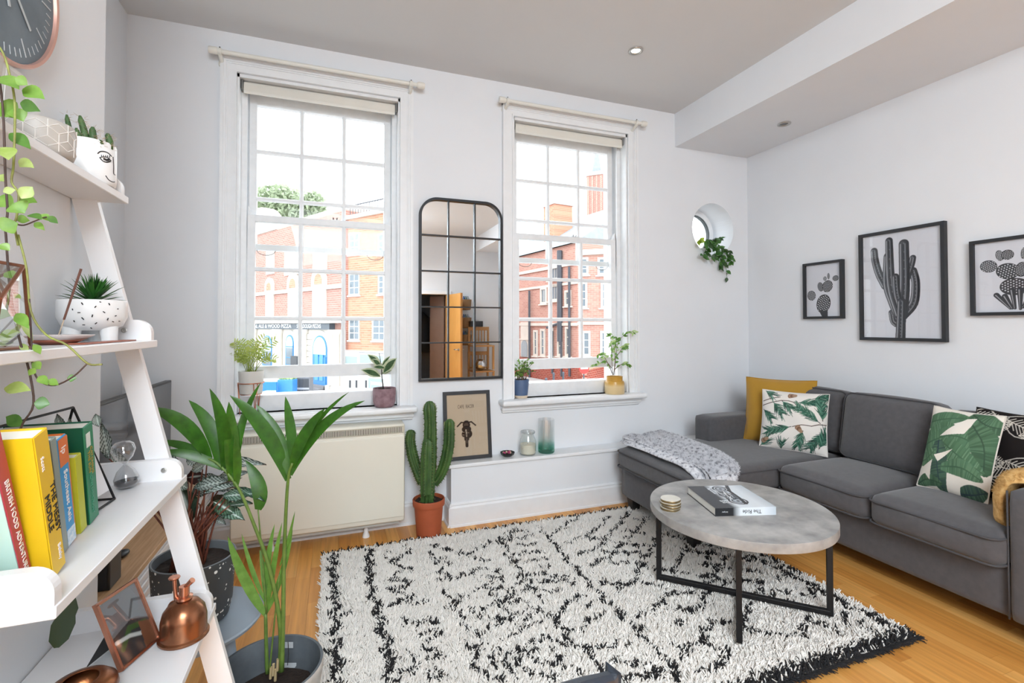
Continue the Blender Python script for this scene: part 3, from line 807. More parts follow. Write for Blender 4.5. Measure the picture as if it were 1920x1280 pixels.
pth = [(2.975, 0.470), (2.90, 0.472), (2.7, 0.474), (2.5, 0.474), (2.33, 0.468), (2.245, 0.440), (2.208, 0.38), (2.204, 0.30), (2.204, 0.20)]
drape(thr, pth, lambda f: 1.905 + 0.02 * f, lambda f: 2.34 - 0.16 * f + 0.05 * math.sin(f * 5), 0.022, M_FUR, 'lower_fold', seed=2, fur=(9000, 0.010, 0.0022, 0.8))
pth2 = [(p[0] - (0.024 if i > 4 else 0.0), p[1] + 0.024) for i, p in enumerate(pth)]
drape(thr, pth2, lambda f: 1.93 + 0.07 * f, lambda f: 2.335 - 0.16 * f + 0.05 * math.sin(f * 5), 0.022, M_FUR, 'upper_fold', seed=3, fur=(26000, 0.011, 0.0022, 0.8), ripple=0.009)
MB().tube(poly_smooth([(1.945 + 0.07 * i / 8, p[0] - (0.03 if i > 4 else 0), p[1] + 0.028) for i, p in enumerate(pth)], 4), 0.0045, 6).build('dark_edging', pm('dark_edging', '202026', 0.9), thr, world=True, smooth=True)
M_YFUR = fur_mat('golden_fleece', [(0.3, S('b98a4c')), (0.6, S('d9b274')), (0.8, S('e6c793'))], 60)
yth = thing('gold_throw', 'golden yellow fleece throw hanging over the near sofa arm', 'throw', (2.75, 1.1, 0.60))
drape(yth, [(1.200, 0.452), (1.205, 0.50), (1.198, 0.58), (1.178, 0.640), (1.12, 0.655), (1.05, 0.657), (0.985, 0.645)][::-1], lambda f: 2.64 + 0.015 * math.sin(f * 7), lambda f: 2.90, 0.048, M_YFUR, 'blanket', seed=6, fur=(9000, 0.008, 0.002, 0.8), ripple=0.004)

# ------------------------------------------------------------------ coffee table
M_CONC = pm('concrete_top', '868584', 0.42, hex2='b4b2af', vscale=9, bump=0.04, bscale=30)
M_BLK = pm('black_steel', '1a1a1c', 0.45, 0.3)
TX, TY, TZ = 1.79, 1.783, 0.45
tab = thing('coffee_table', 'round grey concrete-look coffee table on crossed black steel frames', 'table', (TX, TY, 0.03))
pr_ = [(0, 0.408), (0.392, 0.408), (0.397, 0.410), (0.398, 0.413), (0.398, 0.447), (0.397, 0.4495), (0.394, 0.45), (0, 0.45)]
MB().lathe([(r, z - 0.03) for r, z in pr_], 96).build('tabletop', M_CONC, tab, smooth=True, auto=30)
for ang in (-0.785, 0.785):
    fr0 = None; rl = 0.362; wv, dv = 0.022, 0.024
    d = V(math.cos(ang), math.sin(ang), 0); sd = V(-math.sin(ang), math.cos(ang), 0)
    off = 0.0 if ang < 0 else 0.0
    for s in (-1, 1):
        p = d * (s * rl); MB().bar(p + V(0, 0, 0.0), p + V(0, 0, 0.378), wv, dv, up=d).build('leg', M_BLK, tab, bevel=0.002)
    zz = 0.012 if ang < 0 else 0.0125
    MB().bar(d * -rl + V(0, 0, zz), d * rl + V(0, 0, zz), dv, 0.022).build('floor_rail', M_BLK, tab, bevel=0.002)
    MB().bar(d * -rl + V(0, 0, 0.366), d * rl + V(0, 0, 0.366), dv, 0.022).build('top_rail', M_BLK, tab, bevel=0.002)

# coffee-table book: spine towards the camera
bk = thing('photo_book', 'large black and white motorcycle photo book lying on the coffee table', 'book', (1.596, 1.721, TZ), (0, 0, math.atan2(-0.080, 0.270)))
BW, BH, BT = 0.282, 0.293, 0.036
M_PAGE = pm('book_pages', 'e6e4dd', 0.8, var=0.05, vscale=5, stretch=(1, 1, 60))
MB().box((0.003, 0.004, 0.003), (BW - 0.003, BH - 0.006, BT - 0.003)).build('pages', M_PAGE, bk)
MB().box((0, 0, 0), (BW, BH, 0.0028)).build('back_cover', pm('book_black', '1e1f22', 0.35), bk)
cv = Canvas(BW, BH, 150, 150, 'dfe6ec')
X_ = cv.X / BW; k_ = np.clip((0.42 - X_) / 0.13, 0, 1)[..., None]; cv.c = cv.c * (1 - k_) + np.array(S('26282c')[:3]) * k_
k_ = np.clip((X_ - 0.80) / 0.2, 0, 1)[..., None] * 0.45; cv.c = cv.c * (1 - k_) + np.array(S('8f9fae')[:3]) * k_
def wheel(cv, x, y, r):
    cv.ell(x, y, r, r, 0, '1a1b1e'); cv.ell(x, y, r * 0.80, r * 0.80, 0, 'c9cfd6'); cv.ell(x, y, r * 0.66, r * 0.66, 0, '33363a'); cv.ell(x, y, r * 0.50, r * 0.50, 0, 'aab1b8'); cv.ell(x, y, r * 0.18, r * 0.18, 0, '1a1b1e')
wheel(cv, 0.150, 0.245, 0.040); wheel(cv, 0.150, 0.080, 0.044)
cv.line([(0.205, 0.293), (0.178, 0.21), (0.176, 0.12), (0.168, 0.045)], 0.017, '17181a')
cv.poly([(0.118, 0.10), (0.10, 0.16), (0.112, 0.215), (0.15, 0.20), (0.176, 0.17), (0.172, 0.10)], '53585e')
for k in range(26): cv.line([(0.105 + 0.06 * rr_.random(), 0.09 + 0.13 * rr_.random()), (0.105 + 0.06 * rr_.random(), 0.09 + 0.13 * rr_.random())], 0.004, rr_.choice(('e8ecef', '17181a', '8d949b', '17181a')))
for a, b in (((0.09, 0.18), (0.09, 0.26)), ((0.085, 0.24), (0.11, 0.27))): cv.line([a, b], 0.006, 'cfd4d9')
o = grid_mesh('front_cover', 150, 150, lambda u, v: np.stack([u * BW, v * BH, np.full_like(u, BT)], 1), attr_mat('book_cover_print', 0.22, 0.5), bk, smooth=False); cv.attr(o.data)
cv = Canvas(BW, BT, 120, 20, 'dfe6ec'); X_ = cv.X / BW; k_ = np.clip((0.42 - X_) / 0.13, 0, 1)[..., None]; cv.c = cv.c * (1 - k_) + np.array(S('26282c')[:3]) * k_
k_ = np.clip((X_ - 0.80) / 0.2, 0, 1)[..., None] * 0.45; cv.c = cv.c * (1 - k_) + np.array(S('8f9fae')[:3]) * k_
o = grid_mesh('spine', 120, 20, lambda u, v: np.stack([u * BW, np.full_like(u, -0.0003), v * BT], 1), attr_mat('book_cover_print'), bk, smooth=False); cv.attr(o.data)
M_INKW = pm('print_white', 'e8ebee', 0.4); M_INKB = pm('print_black', '1b1c1f', 0.4)
# the book lies with its title upside down to the viewer
text('spine_title', 'The Ride', 0.024, bk, (0.170, -0.0006, BT / 2), (PI / 2, PI, 0), M_INKB)
text('cover_title', 'THE\nRIDE', 0.020, bk, (0.085, 0.075, BT + 0.0003), (0, 0, PI), M_INKW)
text('spine_small_print', '2nd gear', 0.008, bk, (0.045, -0.0006, BT / 2), (PI / 2, PI, 0), M_INKW)

# coasters, a stack of four
M_AGATE = pm('white_stone', 'dcd8cc', 0.3, var=0.05, vscale=25); M_GILT = pm('gilt_edge', '8e7b55', 0.35, 0.6, hex2='6e6248', vscale=60)
cnm = ['bottom white stone coaster of the stack on the coffee table', 'second white stone coaster up in the coffee table stack', 'third white stone coaster up in the coffee table stack', 'topmost white stone coaster of the stack on the coffee table']
for i in range(4):
    c = thing('coaster', cnm[i], 'coaster', (1.466 + 0.003 * math.sin(i * 2.2), 1.862 + 0.003 * math.cos(i * 1.7), TZ + 0.0005 + i * 0.0125), (0, 0, i * 0.9), 'stone coasters stacked on the coffee table')
    r = random.Random(20 + i); ph = [r.random() * 6 for _ in range(3)]
    out = [((0.047 + 0.002 * math.sin(2 * a + ph[0]) + 0.0012 * math.sin(3 * a + ph[1])) * math.cos(a), (0.045 + 0.002 * math.sin(2 * a + ph[0]) + 0.0012 * math.sin(5 * a + ph[2])) * math.sin(a)) for a in [2 * PI * k / 48 for k in range(48)]]
    MB().prism([(x * 0.975, y * 0.975) for x, y in out], 0.0, 0.0118, 'z').build('slab', M_AGATE, c)
    m = MB(); n = 48
    for s0, z0 in ((0.976, 0.0008), (1.0, 0.003), (1.0, 0.008), (0.976, 0.0108)): m.v += [(x * s0, y * s0, z0) for x, y in out]
    m.f = [(a * n + k, a * n + (k + 1) % n, (a + 1) * n + (k + 1) % n, (a + 1) * n + k) for a in range(3) for k in range(n)]
    m.build('gilt_rim', M_GILT, c, smooth=True)
# ------------------------------------------------------------------ shag rug with a Berber line pattern
M_CREAM = pm('cream_yarn', 'f1ede7', 0.95, var=0.04, vscale=30); M_BLACKY = pm('black_yarn', '232224', 0.95, var=0.15, vscale=30)
rug = thing('shag_rug', 'cream shag rug with black diamond and zigzag lines on the oak floor', 'rug', (1.12, 2.13, 0.0))
RX0, RX1, RY0, RY1 = -0.055, 2.285, 1.325, 2.945
MB().bbox((RX0, RY0, 0.001), (RX1, RY1, 0.010), 0.003).build('backing', pm('rug_backing', '8f8a82', 0.95), rug, world=True)
za, zb = 590, 920
A_ = lambda pts: [(za + a / 2.909, zb + b / 2.909) for a, b in pts]      # traced in one detail view
B_ = lambda pts: [(1180 + a / 3.048, 860 + b / 3.048) for a, b in pts]   # traced in another
LN = []   # (points, half width in metres)
def ln(pts, w=0.016): LN.append((pts, w))
for dx in (-9, 14): ln(A_([(100 + dx, 345), (106 + dx, 600), (112 + dx, 800), (118 + dx, 1045)]), 0.010)
ln(A_([(305, 320), (300, 420), (308, 540), (335, 625), (360, 720), (385, 810), (402, 880), (405, 960), (412, 1045)]), 0.020)
ln(A_([(165, 675), (205, 665)]), 0.018)
for q in ([(500, 290), (515, 340), (400, 390), (520, 420), (400, 470), (540, 500), (380, 545), (570, 570), (390, 620), (600, 605)], [(380, 330), (395, 370)], [(480, 690), (500, 715)], [(600, 690), (660, 705), (560, 725)], [(550, 775), (690, 765), (590, 830), (640, 850), (690, 890), (600, 920)], [(520, 880), (545, 930), (490, 990), (560, 960)], [(620, 1000), (680, 1040)], [(660, 970), (710, 1000)],
          [(640, 290), (740, 330)], [(650, 370), (740, 390), (660, 440), (770, 470), (680, 490)], [(700, 540), (760, 600), (740, 640)], [(640, 340), (660, 400)], [(760, 600), (800, 690)], [(810, 720), (850, 760), (900, 800)], [(840, 830), (880, 880), (860, 940), (940, 990)]):
    ln(A_(q), 0.010)
for q in ([(780, 330), (850, 360), (930, 380)], [(830, 345), (920, 300), (1010, 260)], [(850, 440), (930, 420), (1010, 440)], [(780, 470), (870, 440)], [(890, 540), (940, 500), (1040, 470)], [(900, 520), (1030, 530)], [(940, 460), (1030, 490)], [(830, 560), (780, 600)], [(850, 640), (900, 690)], [(920, 640), (1000, 600), (1100, 560)], [(900, 770), (1000, 720), (1120, 660)], [(960, 690), (1060, 700)], [(1000, 620), (1060, 560), (1130, 470)], [(1040, 340), (1110, 420), (1180, 520), (1250, 600)], [(1000, 250), (1060, 330)], [(1100, 540), (1220, 530)], [(1180, 640), (1290, 690)], [(1140, 700), (1240, 640)], [(1050, 800), (1150, 740), (1250, 700)], [(1000, 860), (1100, 880), (1230, 860)], [(940, 900), (1010, 960)], [(900, 1000), (1000, 1030)], [(1090, 900), (1180, 990), (1290, 1020)], [(1180, 820), (1300, 800), (1400, 840)], [(1150, 900), (1260, 940), (1380, 900)], [(1300, 870), (1380, 960), (1460, 1000)], [(880, 850), (960, 820)], [(1060, 960), (1100, 1040)], [(1220, 1000), (1330, 1040)], [(960, 560), (1040, 640), (1120, 760)], [(1060, 600), (1180, 600)], [(1010, 880), (1090, 980)]):
    ln(A_(q), 0.009)
for q in ([(1040, 225), (1160, 215)], [(1060, 270), (1180, 245)], [(1080, 300), (1210, 285)], [(1080, 345), (1250, 325)], [(1080, 385), (1270, 370)], [(1235, 405), (1275, 415)], [(1150, 452), (1375, 465)], [(1210, 495), (1410, 495)], [(1260, 546), (1350, 540)], [(1010, 300), (1100, 210)]):
    ln(A_(q), 0.011)
for q in ([(1220, 190), (1280, 260), (1350, 340), (1390, 390), (1440, 440), (1500, 510), (1560, 570), (1640, 640), (1700, 690), (1770, 770), (1850, 850), (1905, 905)], [(1440, 140), (1310, 225)], [(1600, 140), (1550, 200), (1490, 240), (1370, 285)], [(1720, 110), (1640, 200), (1580, 270), (1540, 310), (1420, 350)], [(1810, 140), (1760, 210), (1690, 290), (1600, 370), (1480, 410)], [(1870, 260), (1820, 340), (1780, 400), (1740, 490), (1660, 530), (1640, 545)], [(1570, 495), (1660, 510), (1740, 490)], [(1480, 560), (1390, 600), (1320, 680), (1330, 740), (1390, 775), (1450, 750), (1490, 720), (1560, 670)], [(1465, 620), (1500, 630)], [(1480, 870), (1560, 840), (1700, 830)], [(1330, 745), (1400, 810), (1480, 870)], [(1480, 870), (1540, 930), (1560, 1000)], [(1710, 930), (1790, 930)], [(1640, 930), (1680, 920)], [(1700, 1020), (1790, 1010), (1900, 985)], [(1500, 255), (1620, 275), (1740, 295), (1850, 300)], [(1560, 330), (1760, 345), (1900, 360)], [(1620, 390), (1800, 405)], [(1650, 210), (1800, 235)], [(1740, 150), (1820, 160)], [(1750, 495), (1900, 515)]):
    ln(A_(q), 0.011)
for q in ([(60, 640), (120, 520), (180, 430)], [(0, 595), (130, 620), (300, 650), (560, 690)], [(240, 660), (300, 560), (335, 490)], [(440, 580), (470, 520)], [(200, 430), (400, 480), (560, 520)], [(300, 520), (500, 545), (700, 580)], [(450, 720), (500, 620), (560, 555)], [(400, 600), (600, 630), (740, 650)], [(560, 700), (720, 690)], [(680, 690), (740, 720)], [(700, 780), (860, 760), (1010, 775)], [(720, 780), (760, 690)], [(0, 700), (190, 715)], [(60, 900), (150, 840), (250, 760), (370, 770)], [(400, 865), (430, 780), (450, 740)], [(230, 850), (400, 865)], [(60, 960), (110, 1040), (180, 1110), (270, 1230), (300, 1280)], [(262, 935), (305, 935)], [(240, 1060), (330, 1075), (400, 1045), (440, 980), (480, 930), (570, 940)], [(300, 1130), (345, 1090)], [(400, 1045), (480, 1070), (560, 1090), (540, 1150), (470, 1190), (390, 1220)], [(650, 960), (760, 985), (880, 1005), (1000, 1005), (1010, 940), (1020, 890)], [(690, 830), (670, 890), (640, 950)], [(1040, 935), (1150, 950)], [(1190, 970), (1210, 1010)], [(1220, 880), (1260, 940)], [(1330, 920), (1380, 980)], [(900, 640), (870, 700)], [(1050, 740), (1060, 800)], [(880, 810), (960, 830)], [(560, 690), (540, 720)], [(20, 1170), (70, 1160)], [(0, 1250), (90, 1230), (140, 1190)]):
    ln(B_(q), 0.011)
for q in ([(700, 560), (800, 600), (900, 650), (1000, 700), (1100, 755), (1200, 810), (1300, 860), (1400, 905), (1500, 950), (1570, 985)], [(780, 550), (860, 600), (960, 650)]):
    ln(B_(q), 0.022)
rg = np.random.default_rng(5)
sx = 0.0062
gx, gy = np.meshgrid(np.arange(RX0 + 0.003, RX1 - 0.002, sx), np.arange(RY0 + 0.003, RY1 - 0.002, sx))
gx = gx.ravel() + (rg.random(gx.size) - 0.5) * sx * 1.3; gy = gy.ravel() + (rg.random(gy.size) - 0.5) * sx * 1.3
blk = np.zeros(gx.size, bool)
jit = 0.55 + 0.75 * rg.random(gx.size)
jx = gx + 0.010 * np.sin(gy * 47 + gx * 13) + 0.006 * np.sin(gy * 111); jy = gy + 0.009 * np.sin(gx * 53 + gy * 17) + 0.006 * np.sin(gx * 97)
for pts, w_ in LN:
    W3 = [onz(u, v, 0.022) for u, v in pts]
    for p, q in zip(W3[:-1], W3[1:]):
        dx, dy = q.x - p.x, q.y - p.y; L2 = dx * dx + dy * dy + 1e-12
        sel = (jx > min(p.x, q.x) - 0.05) & (jx < max(p.x, q.x) + 0.05) & (jy > min(p.y, q.y) - 0.05) & (jy < max(p.y, q.y) + 0.05)
        i = np.nonzero(sel)[0]; t = np.clip(((jx[i] - p.x) * dx + (jy[i] - p.y) * dy) / L2, 0, 1)
        d = np.hypot(jx[i] - p.x - t * dx, jy[i] - p.y - t * dy)
        blk[i[d < w_ * 0.9 * jit[i]]] = True
blk &= rg.random(gx.size) < 0.92
edge = (gy > RY1 - 0.016 - 0.008 * rg.random(gx.size)) & (rg.random(gx.size) < 0.85)
fringe = (gy < RY0 + 0.030 + 0.035 * rg.random(gx.size)) & (rg.random(gx.size) < 0.93)
blk |= edge | fringe
NZ = np.zeros((gx.size, 3)); NZ[:, 2] = 1
for m_, nm, mt in ((~blk, 'cream_pile', M_CREAM), (blk, 'black_pile', M_BLACKY)):
    P = np.stack([gx[m_], gy[m_], np.full(m_.sum(), 0.008)], 1) - np.array(rug.location)[None]
    A, Q = tufts(P, NZ[m_], 0.020, 0.0088, 0.66, 9, clump=0.017)
    o = tri_quads(A, Q, nm, mt, rug); o['kind'] = 'stuff'
P = []
for k in range(2600):
    x = RX0 + (RX1 - RX0) * rg.random(); P.append((x, RY0 + 0.004 * rg.random(), 0.007))
P = np.array(P) - np.array(rug.location)[None]; Nn = np.tile(np.array([[0, -0.92, 0.39]]), (len(P), 1))
A, Q = tufts(P, Nn, 0.030, 0.006, 0.4, 12); o = tri_quads(A, Q, 'black_fringe', M_BLACKY, rug); o['kind'] = 'stuff'
# ------------------------------------------------------------------ curtain poles, roller blinds
M_POLE = pm('cream_pole_paint', 'e2e0d8', 0.4, var=0.02)
def curtain_pole(l, r, bl, br, label):
    yy = D - 0.075
    a, b_ = ony(*l, yy), ony(*r, yy); z = (a.z + b_.z) / 2
    o = thing('curtain_pole', label, 'curtain pole', (a.x, yy, z), group='curtain poles above the windows')
    L = b_.x - a.x
    Mx = Matrix.Rotation(PI / 2, 4, 'Y')
    MB().tube([(0.04, 0, 0), (L - 0.04, 0, 0)], 0.0125, 16).build('rod', M_POLE, o, smooth=True, auto=40)
    for x0, s in ((0, 1), (L, -1)):
        MB().lathe([(0, 0), (0.018, 0), (0.021, 0.006), (0.021, 0.04), (0.016, 0.048), (0.0125, 0.05)], 20, M=Matrix.Translation((x0, 0, 0)) @ Matrix.Rotation(s * PI / 2, 4, 'Y')).build('end_cap', M_POLE, o, smooth=True, auto=40)
    for u in (bl, br):
        x = ony(*u, yy).x - a.x
        m = MB(); m.tube([(x, 0.070, -0.035), (x, 0.055, -0.034), (x, 0.028, -0.026), (x, 0.004, -0.014)], [0.014, 0.013, 0.011, 0.012], 12)
        m.lathe([(0.0145, -0.011), (0.019, -0.009), (0.019, 0.009), (0.0145, 0.011)], 18, M=Matrix.Translation((x, 0, 0)) @ Mx)
        m.lathe([(0, 0), (0.022, 0), (0.020, 0.008), (0, 0.010)], 18, M=Matrix.Translation((x, 0.0745, -0.036)) @ Matrix.Rotation(PI / 2, 4, 'X'))
        k = m.build('bracket', M_POLE, o, smooth=True, auto=40)
        MB().tube([(x, 0, 0.018), (x, 0, 0.026)], 0.0035, 8).build('screw', M_LEG, k)
curtain_pole((391, 92), (796, 162), (412, 96), (771, 158), 'cream curtain pole above the window over the heater')
curtain_pole((936, 186), (1212, 233), (952, 189), (1194, 230), 'cream curtain pole above the window over the ledge')
M_BLIND = pm('blind_fabric', 'dcd9d0', 0.8, var=0.02, bump=0.1, bscale=500)
for (xa, xb), lb in zip(HX, ('rolled-up cream roller blind at the top of the window over the heater', 'rolled-up cream roller blind at the top of the window over the ledge')):
    o = thing('roller_blind', lb, 'blind', ((xa + xb) / 2, D + 0.05, 2.70), group='roller blinds')
    w_ = (xb - xa) / 2 - 0.018
    MB().tube([(-w_ + 0.012, 0, 0.052), (w_ - 0.012, 0, 0.052)], 0.024, 20).build('fabric_roll', M_BLIND, o, smooth=True, auto=40)
    MB().box((-w_ + 0.012, -0.0235, 0.010), (w_ - 0.012, -0.0225, 0.055)).build('fabric_hem', M_BLIND, o)
    MB().bbox((-w_ + 0.012, -0.029, -0.002), (w_ - 0.012, -0.017, 0.014), 0.003).build('bottom_bar', M_POLE, o)
    for s in (-1, 1): MB().bbox((s * w_ - 0.006 - s * 0.004, -0.026, 0.022), (s * w_ + 0.006 - s * 0.004, 0.030, 0.079), 0.003).build('bracket', M_BRASS, o)

# ------------------------------------------------------------------ downlights
M_NICK = pm('brushed_nickel', 'b9b7b2', 0.3, 0.9)
def downlight(x, y, z, label, lit):
    o = thing('downlight', label, 'ceiling light', (x, y, z), group='recessed downlights')
    MB().lathe([(0.026, 0.012), (0.028, 0.0), (0.034, -0.006), (0.044, -0.005), (0.045, -0.0005)], 32).build('bezel', M_NICK, o, smooth=True)
    MB().lathe([(0, 0.0), (0.027, 0.0), (0.026, 0.003), (0, 0.003)], 24).build('lamp', emit_mat('lit_lamp', 'fff6e4', 4.0) if lit else pm('unlit_lamp', '6a6a6c', 0.2, 0.6), o)
pc = onz(1192, 95, ZC); downlight(pc.x, pc.y, ZC - 0.001, 'lit recessed downlight in the flat ceiling', True)
ps = onz(1470, 232, 2.76); downlight(ps.x, ps.y, 2.759, 'unlit recessed downlight under the dropped beam', False)

# ------------------------------------------------------------------ storage heater
M_HEAT = pm('heater_enamel', 'e3e0d2', 0.4, var=0.012, vscale=4)
h = thing('storage_heater', 'cream metal storage heater below the window with a slotted top grille', 'heater', (-0.06, 3.12, 0))
hx0, hx1, hy0, hy1 = -0.475, 0.475, -0.07, 0.075
MB().bbox((hx0, hy0, 0.095), (hx1, hy1, 0.692), 0.012, 3).build('body', M_HEAT, h, smooth=True, auto=35)
MB().bbox((hx0 + 0.004, hy0 - 0.006, 0.125), (hx1 - 0.004, hy0 + 0.01, 0.622), 0.005).build('front_panel', M_HEAT, h)
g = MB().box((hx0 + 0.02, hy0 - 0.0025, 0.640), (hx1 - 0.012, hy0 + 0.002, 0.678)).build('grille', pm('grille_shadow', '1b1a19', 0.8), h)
m = MB(); n = 118
for k in range(n):
    x = hx0 + 0.024 + (hx1 - hx0 - 0.042) * k / (n - 1); m.box((x - 0.0018, hy0 - 0.004, 0.641), (x + 0.0018, hy0 - 0.0015, 0.677))
m.build('grille_fins', M_HEAT, g, kind='stuff')
m = MB(); m.box((hx0 + 0.018, hy0 - 0.005, 0.637), (hx1 - 0.010, hy0 - 0.001, 0.642)).box((hx0 + 0.018, hy0 - 0.005, 0.676), (hx1 - 0.010, hy0 - 0.001, 0.681)).box((hx0 + 0.018, hy0 - 0.005, 0.637), (hx0 + 0.024, hy0 - 0.001, 0.681)).box((hx1 - 0.016, hy0 - 0.005, 0.637), (hx1 - 0.010, hy0 - 0.001, 0.681)); m.build('grille_frame', pm('grille_metal', 'b9b6a8', 0.35, 0.5), h)
MB().box((hx0 + 0.03, hy0 + 0.02, 0.078), (hx1 - 0.03, hy1, 0.10)).build('base_tray', pm('tray_grey', 'b5b4ae', 0.5), h)
for x in (0.25, -0.275):
    MB().lathe([(0, 0), (0.022, 0), (0.020, 0.015), (0.013, 0.03), (0.013, 0.08), (0, 0.08)], 16, (x, 0.005, 0)).build('foot', M_TRIM, h, smooth=True, auto=40)

# ------------------------------------------------------------------ window-pane mirror
M_MIR = NT('mirror_silver'); M_MIR.b.inputs['Base Color'].default_value = (0.80, 0.84, 0.86, 1); M_MIR.b.inputs['Metallic'].default_value = 1; M_MIR.b.inputs['Roughness'].default_value = 0.01; M_MIR = M_MIR.m
MBk = pm('black_frame_metal', '202226', 0.45, 0.2)
mx0, mx1, mz0, mz1 = 0.524, 1.106, 0.930, 2.160
mir = thing('pane_mirror', 'tall black-framed window-pane mirror with rounded top corners between the windows', 'mirror', ((mx0 + mx1) / 2, D - 0.002, mz0))
mw, mh = (mx1 - mx0) / 2, mz1 - mz0
def outline(i, r=0.125):
    return [(-mw + i, i), (mw - i, i)] + arc(mw - r, mh - r, r - i, 0, 90, 14) + arc(-mw + r, mh - r, r - i, 90, 180, 14)
def ring_prism(mb, o1, o2, y0, y1):
    n = len(o1); vs = [(x, y0, z) for x, z in o1] + [(x, y0, z) for x, z in o2] + [(x, y1, z) for x, z in o2] + [(x, y1, z) for x, z in o1]; fs = []
    for a in range(4):
        b_ = (a + 1) % 4
        fs += [(a * n + k, a * n + (k + 1) % n, b_ * n + (k + 1) % n, b_ * n + k) for k in range(n)]
    return mb.add(vs, fs)
ring_prism(MB(), outline(0), outline(0.016), -0.030, -0.001).build('frame', MBk, mir)
MB().prism([(x, z) for x, z in outline(0.006)], -0.003, -0.001, 'y').build('backboard', MBk, mir)
xs = [-mw + 0.014, -mw + 0.014 + (2 * mw - 0.028) / 3, -mw + 0.014 + (2 * mw - 0.028) * 2 / 3, mw - 0.014]; zs = [0.014 + (mh - 0.028) * k / 5 for k in range(6)]
for k in (1, 2): MB().box((xs[k] - 0.0045, -0.024, 0.010), (xs[k] + 0.0045, -0.006, mh - 0.008)).build('glazing_bar', MBk, mir)
for k in range(1, 5): MB().box((-mw + 0.010, -0.0235, zs[k] - 0.0045), (mw - 0.010, -0.0065, zs[k] + 0.0045)).build('glazing_bar', MBk, mir)
for i in range(3):
    for j in range(5):
        a, b_, c, d = xs[i], xs[i + 1], zs[j], zs[j + 1]; r = 0.112
        if j == 4 and i == 0: pl = [(a, c), (b_, c), (b_, d)] + arc(a + r, d - r, r, 90, 180, 10)
        elif j == 4 and i == 2: pl = [(a, c), (b_, c)] + arc(b_ - r, d - r, r, 0, 90, 10) + [(a, d)]
        else: pl = [(a, c), (b_, c), (b_, d), (a, d)]
        MB().prism(pl, -0.008, -0.004, 'y').build('pane', M_MIR, mir)

# ------------------------------------------------------------------ framed prints on the right wall
M_FR = pm('black_picture_frame', '25272b', 0.5); M_PAPER = 'd9dbe2'
M_PGL = glass_mat('picture_glass', (0.98, 0.985, 0.99, 1), 0.05, 0.01)
def wall_picture(y_far, y_near, z0, z1, label, draw, fw, nx, ny):
    w_, h_ = y_far - y_near, z1 - z0
    o = thing('framed_print', label, 'picture', (XR - 0.001, y_far, z0), (0, 0, -PI / 2), group='framed cactus prints')
    # local x runs towards the camera, local y points into the wall (front at -y)
    dpt = 0.032
    for nm, a, b_ in (('frame_rail', (0, 0), (w_, fw)), ('frame_rail', (0, h_ - fw), (w_, h_)), ('frame_stile', (0, fw), (fw, h_ - fw)), ('frame_stile', (w_ - fw, fw), (w_, h_ - fw))):
        MB().box((a[0], -dpt, a[1]), (b_[0], 0, b_[1])).build(nm, M_FR, o)
    cv = Canvas(w_ - 2 * fw, h_ - 2 * fw, nx, ny, M_PAPER); draw(cv, w_ - 2 * fw, h_ - 2 * fw)
    p = grid_mesh('print_paper', nx, ny, lambda u, v: np.stack([fw + u * (w_ - 2 * fw), np.full_like(u, -0.014), fw + v * (h_ - 2 * fw)], 1), attr_mat('paper_print', 0.7, 0.2), o, smooth=False); cv.attr(p.data)
    MB().add([(fw, -0.022, fw), (w_ - fw, -0.022, fw), (w_ - fw, -0.022, h_ - fw), (fw, -0.022, h_ - fw)], [(0, 1, 2, 3)]).build('glazing', M_PGL, o)
rp = random.Random(4)
def pad(cv, x, y, rx, ry, a, w_, h_, base='37383c', dots='cfd1d5'):
    x, y, rx, ry = x * w_, y * h_, rx * w_, ry * w_
    cv.ell(x, y, rx, ry, a, '2a2b2e'); cv.ell(x - rx * 0.06, y + ry * 0.05, rx * 0.93, ry * 0.94, a, base)
    st = max(0.008, min(rx, ry) * 0.30); ca, sa = math.cos(a), math.sin(a)
    i = -rx; row = 0
    while i < rx:
        j = -ry + (st / 2 if row % 2 else 0)
        while j < ry:
            if (i / rx) ** 2 + (j / ry) ** 2 < 0.84: cv.ell(x + i * ca - j * sa, y + i * sa + j * ca, st * 0.25, st * 0.25, 0, dots)
            j += st
        i += st * 0.85; row += 1
def draw_small(cv, w_, h_):
    pad(cv, 0.15, 0.41, 0.125, 0.14, 0.2, w_, h_, '4a4b50'); pad(cv, 0.50, 0.24, 0.20, 0.26, -0.25, w_, h_); cv.poly([(0.36 * w_, 0.12 * h_), (0.45 * w_, 0.0), (0.62 * w_, 0.0), (0.62 * w_, 0.1 * h_)], '37383c')
    pad(cv, 0.42, 0.57, 0.085, 0.13, 0.25, w_, h_, '7c7e83', '3a3b3e'); pad(cv, 0.62, 0.57, 0.145, 0.165, -0.5, w_, h_); pad(cv, 0.55, 0.72, 0.05, 0.06, 0, w_, h_, '77797e'); pad(cv, 0.655, 0.76, 0.035, 0.085, 0, w_, h_, '55575b'); pad(cv, 0.85, 0.71, 0.085, 0.075, 0.2, w_, h_)
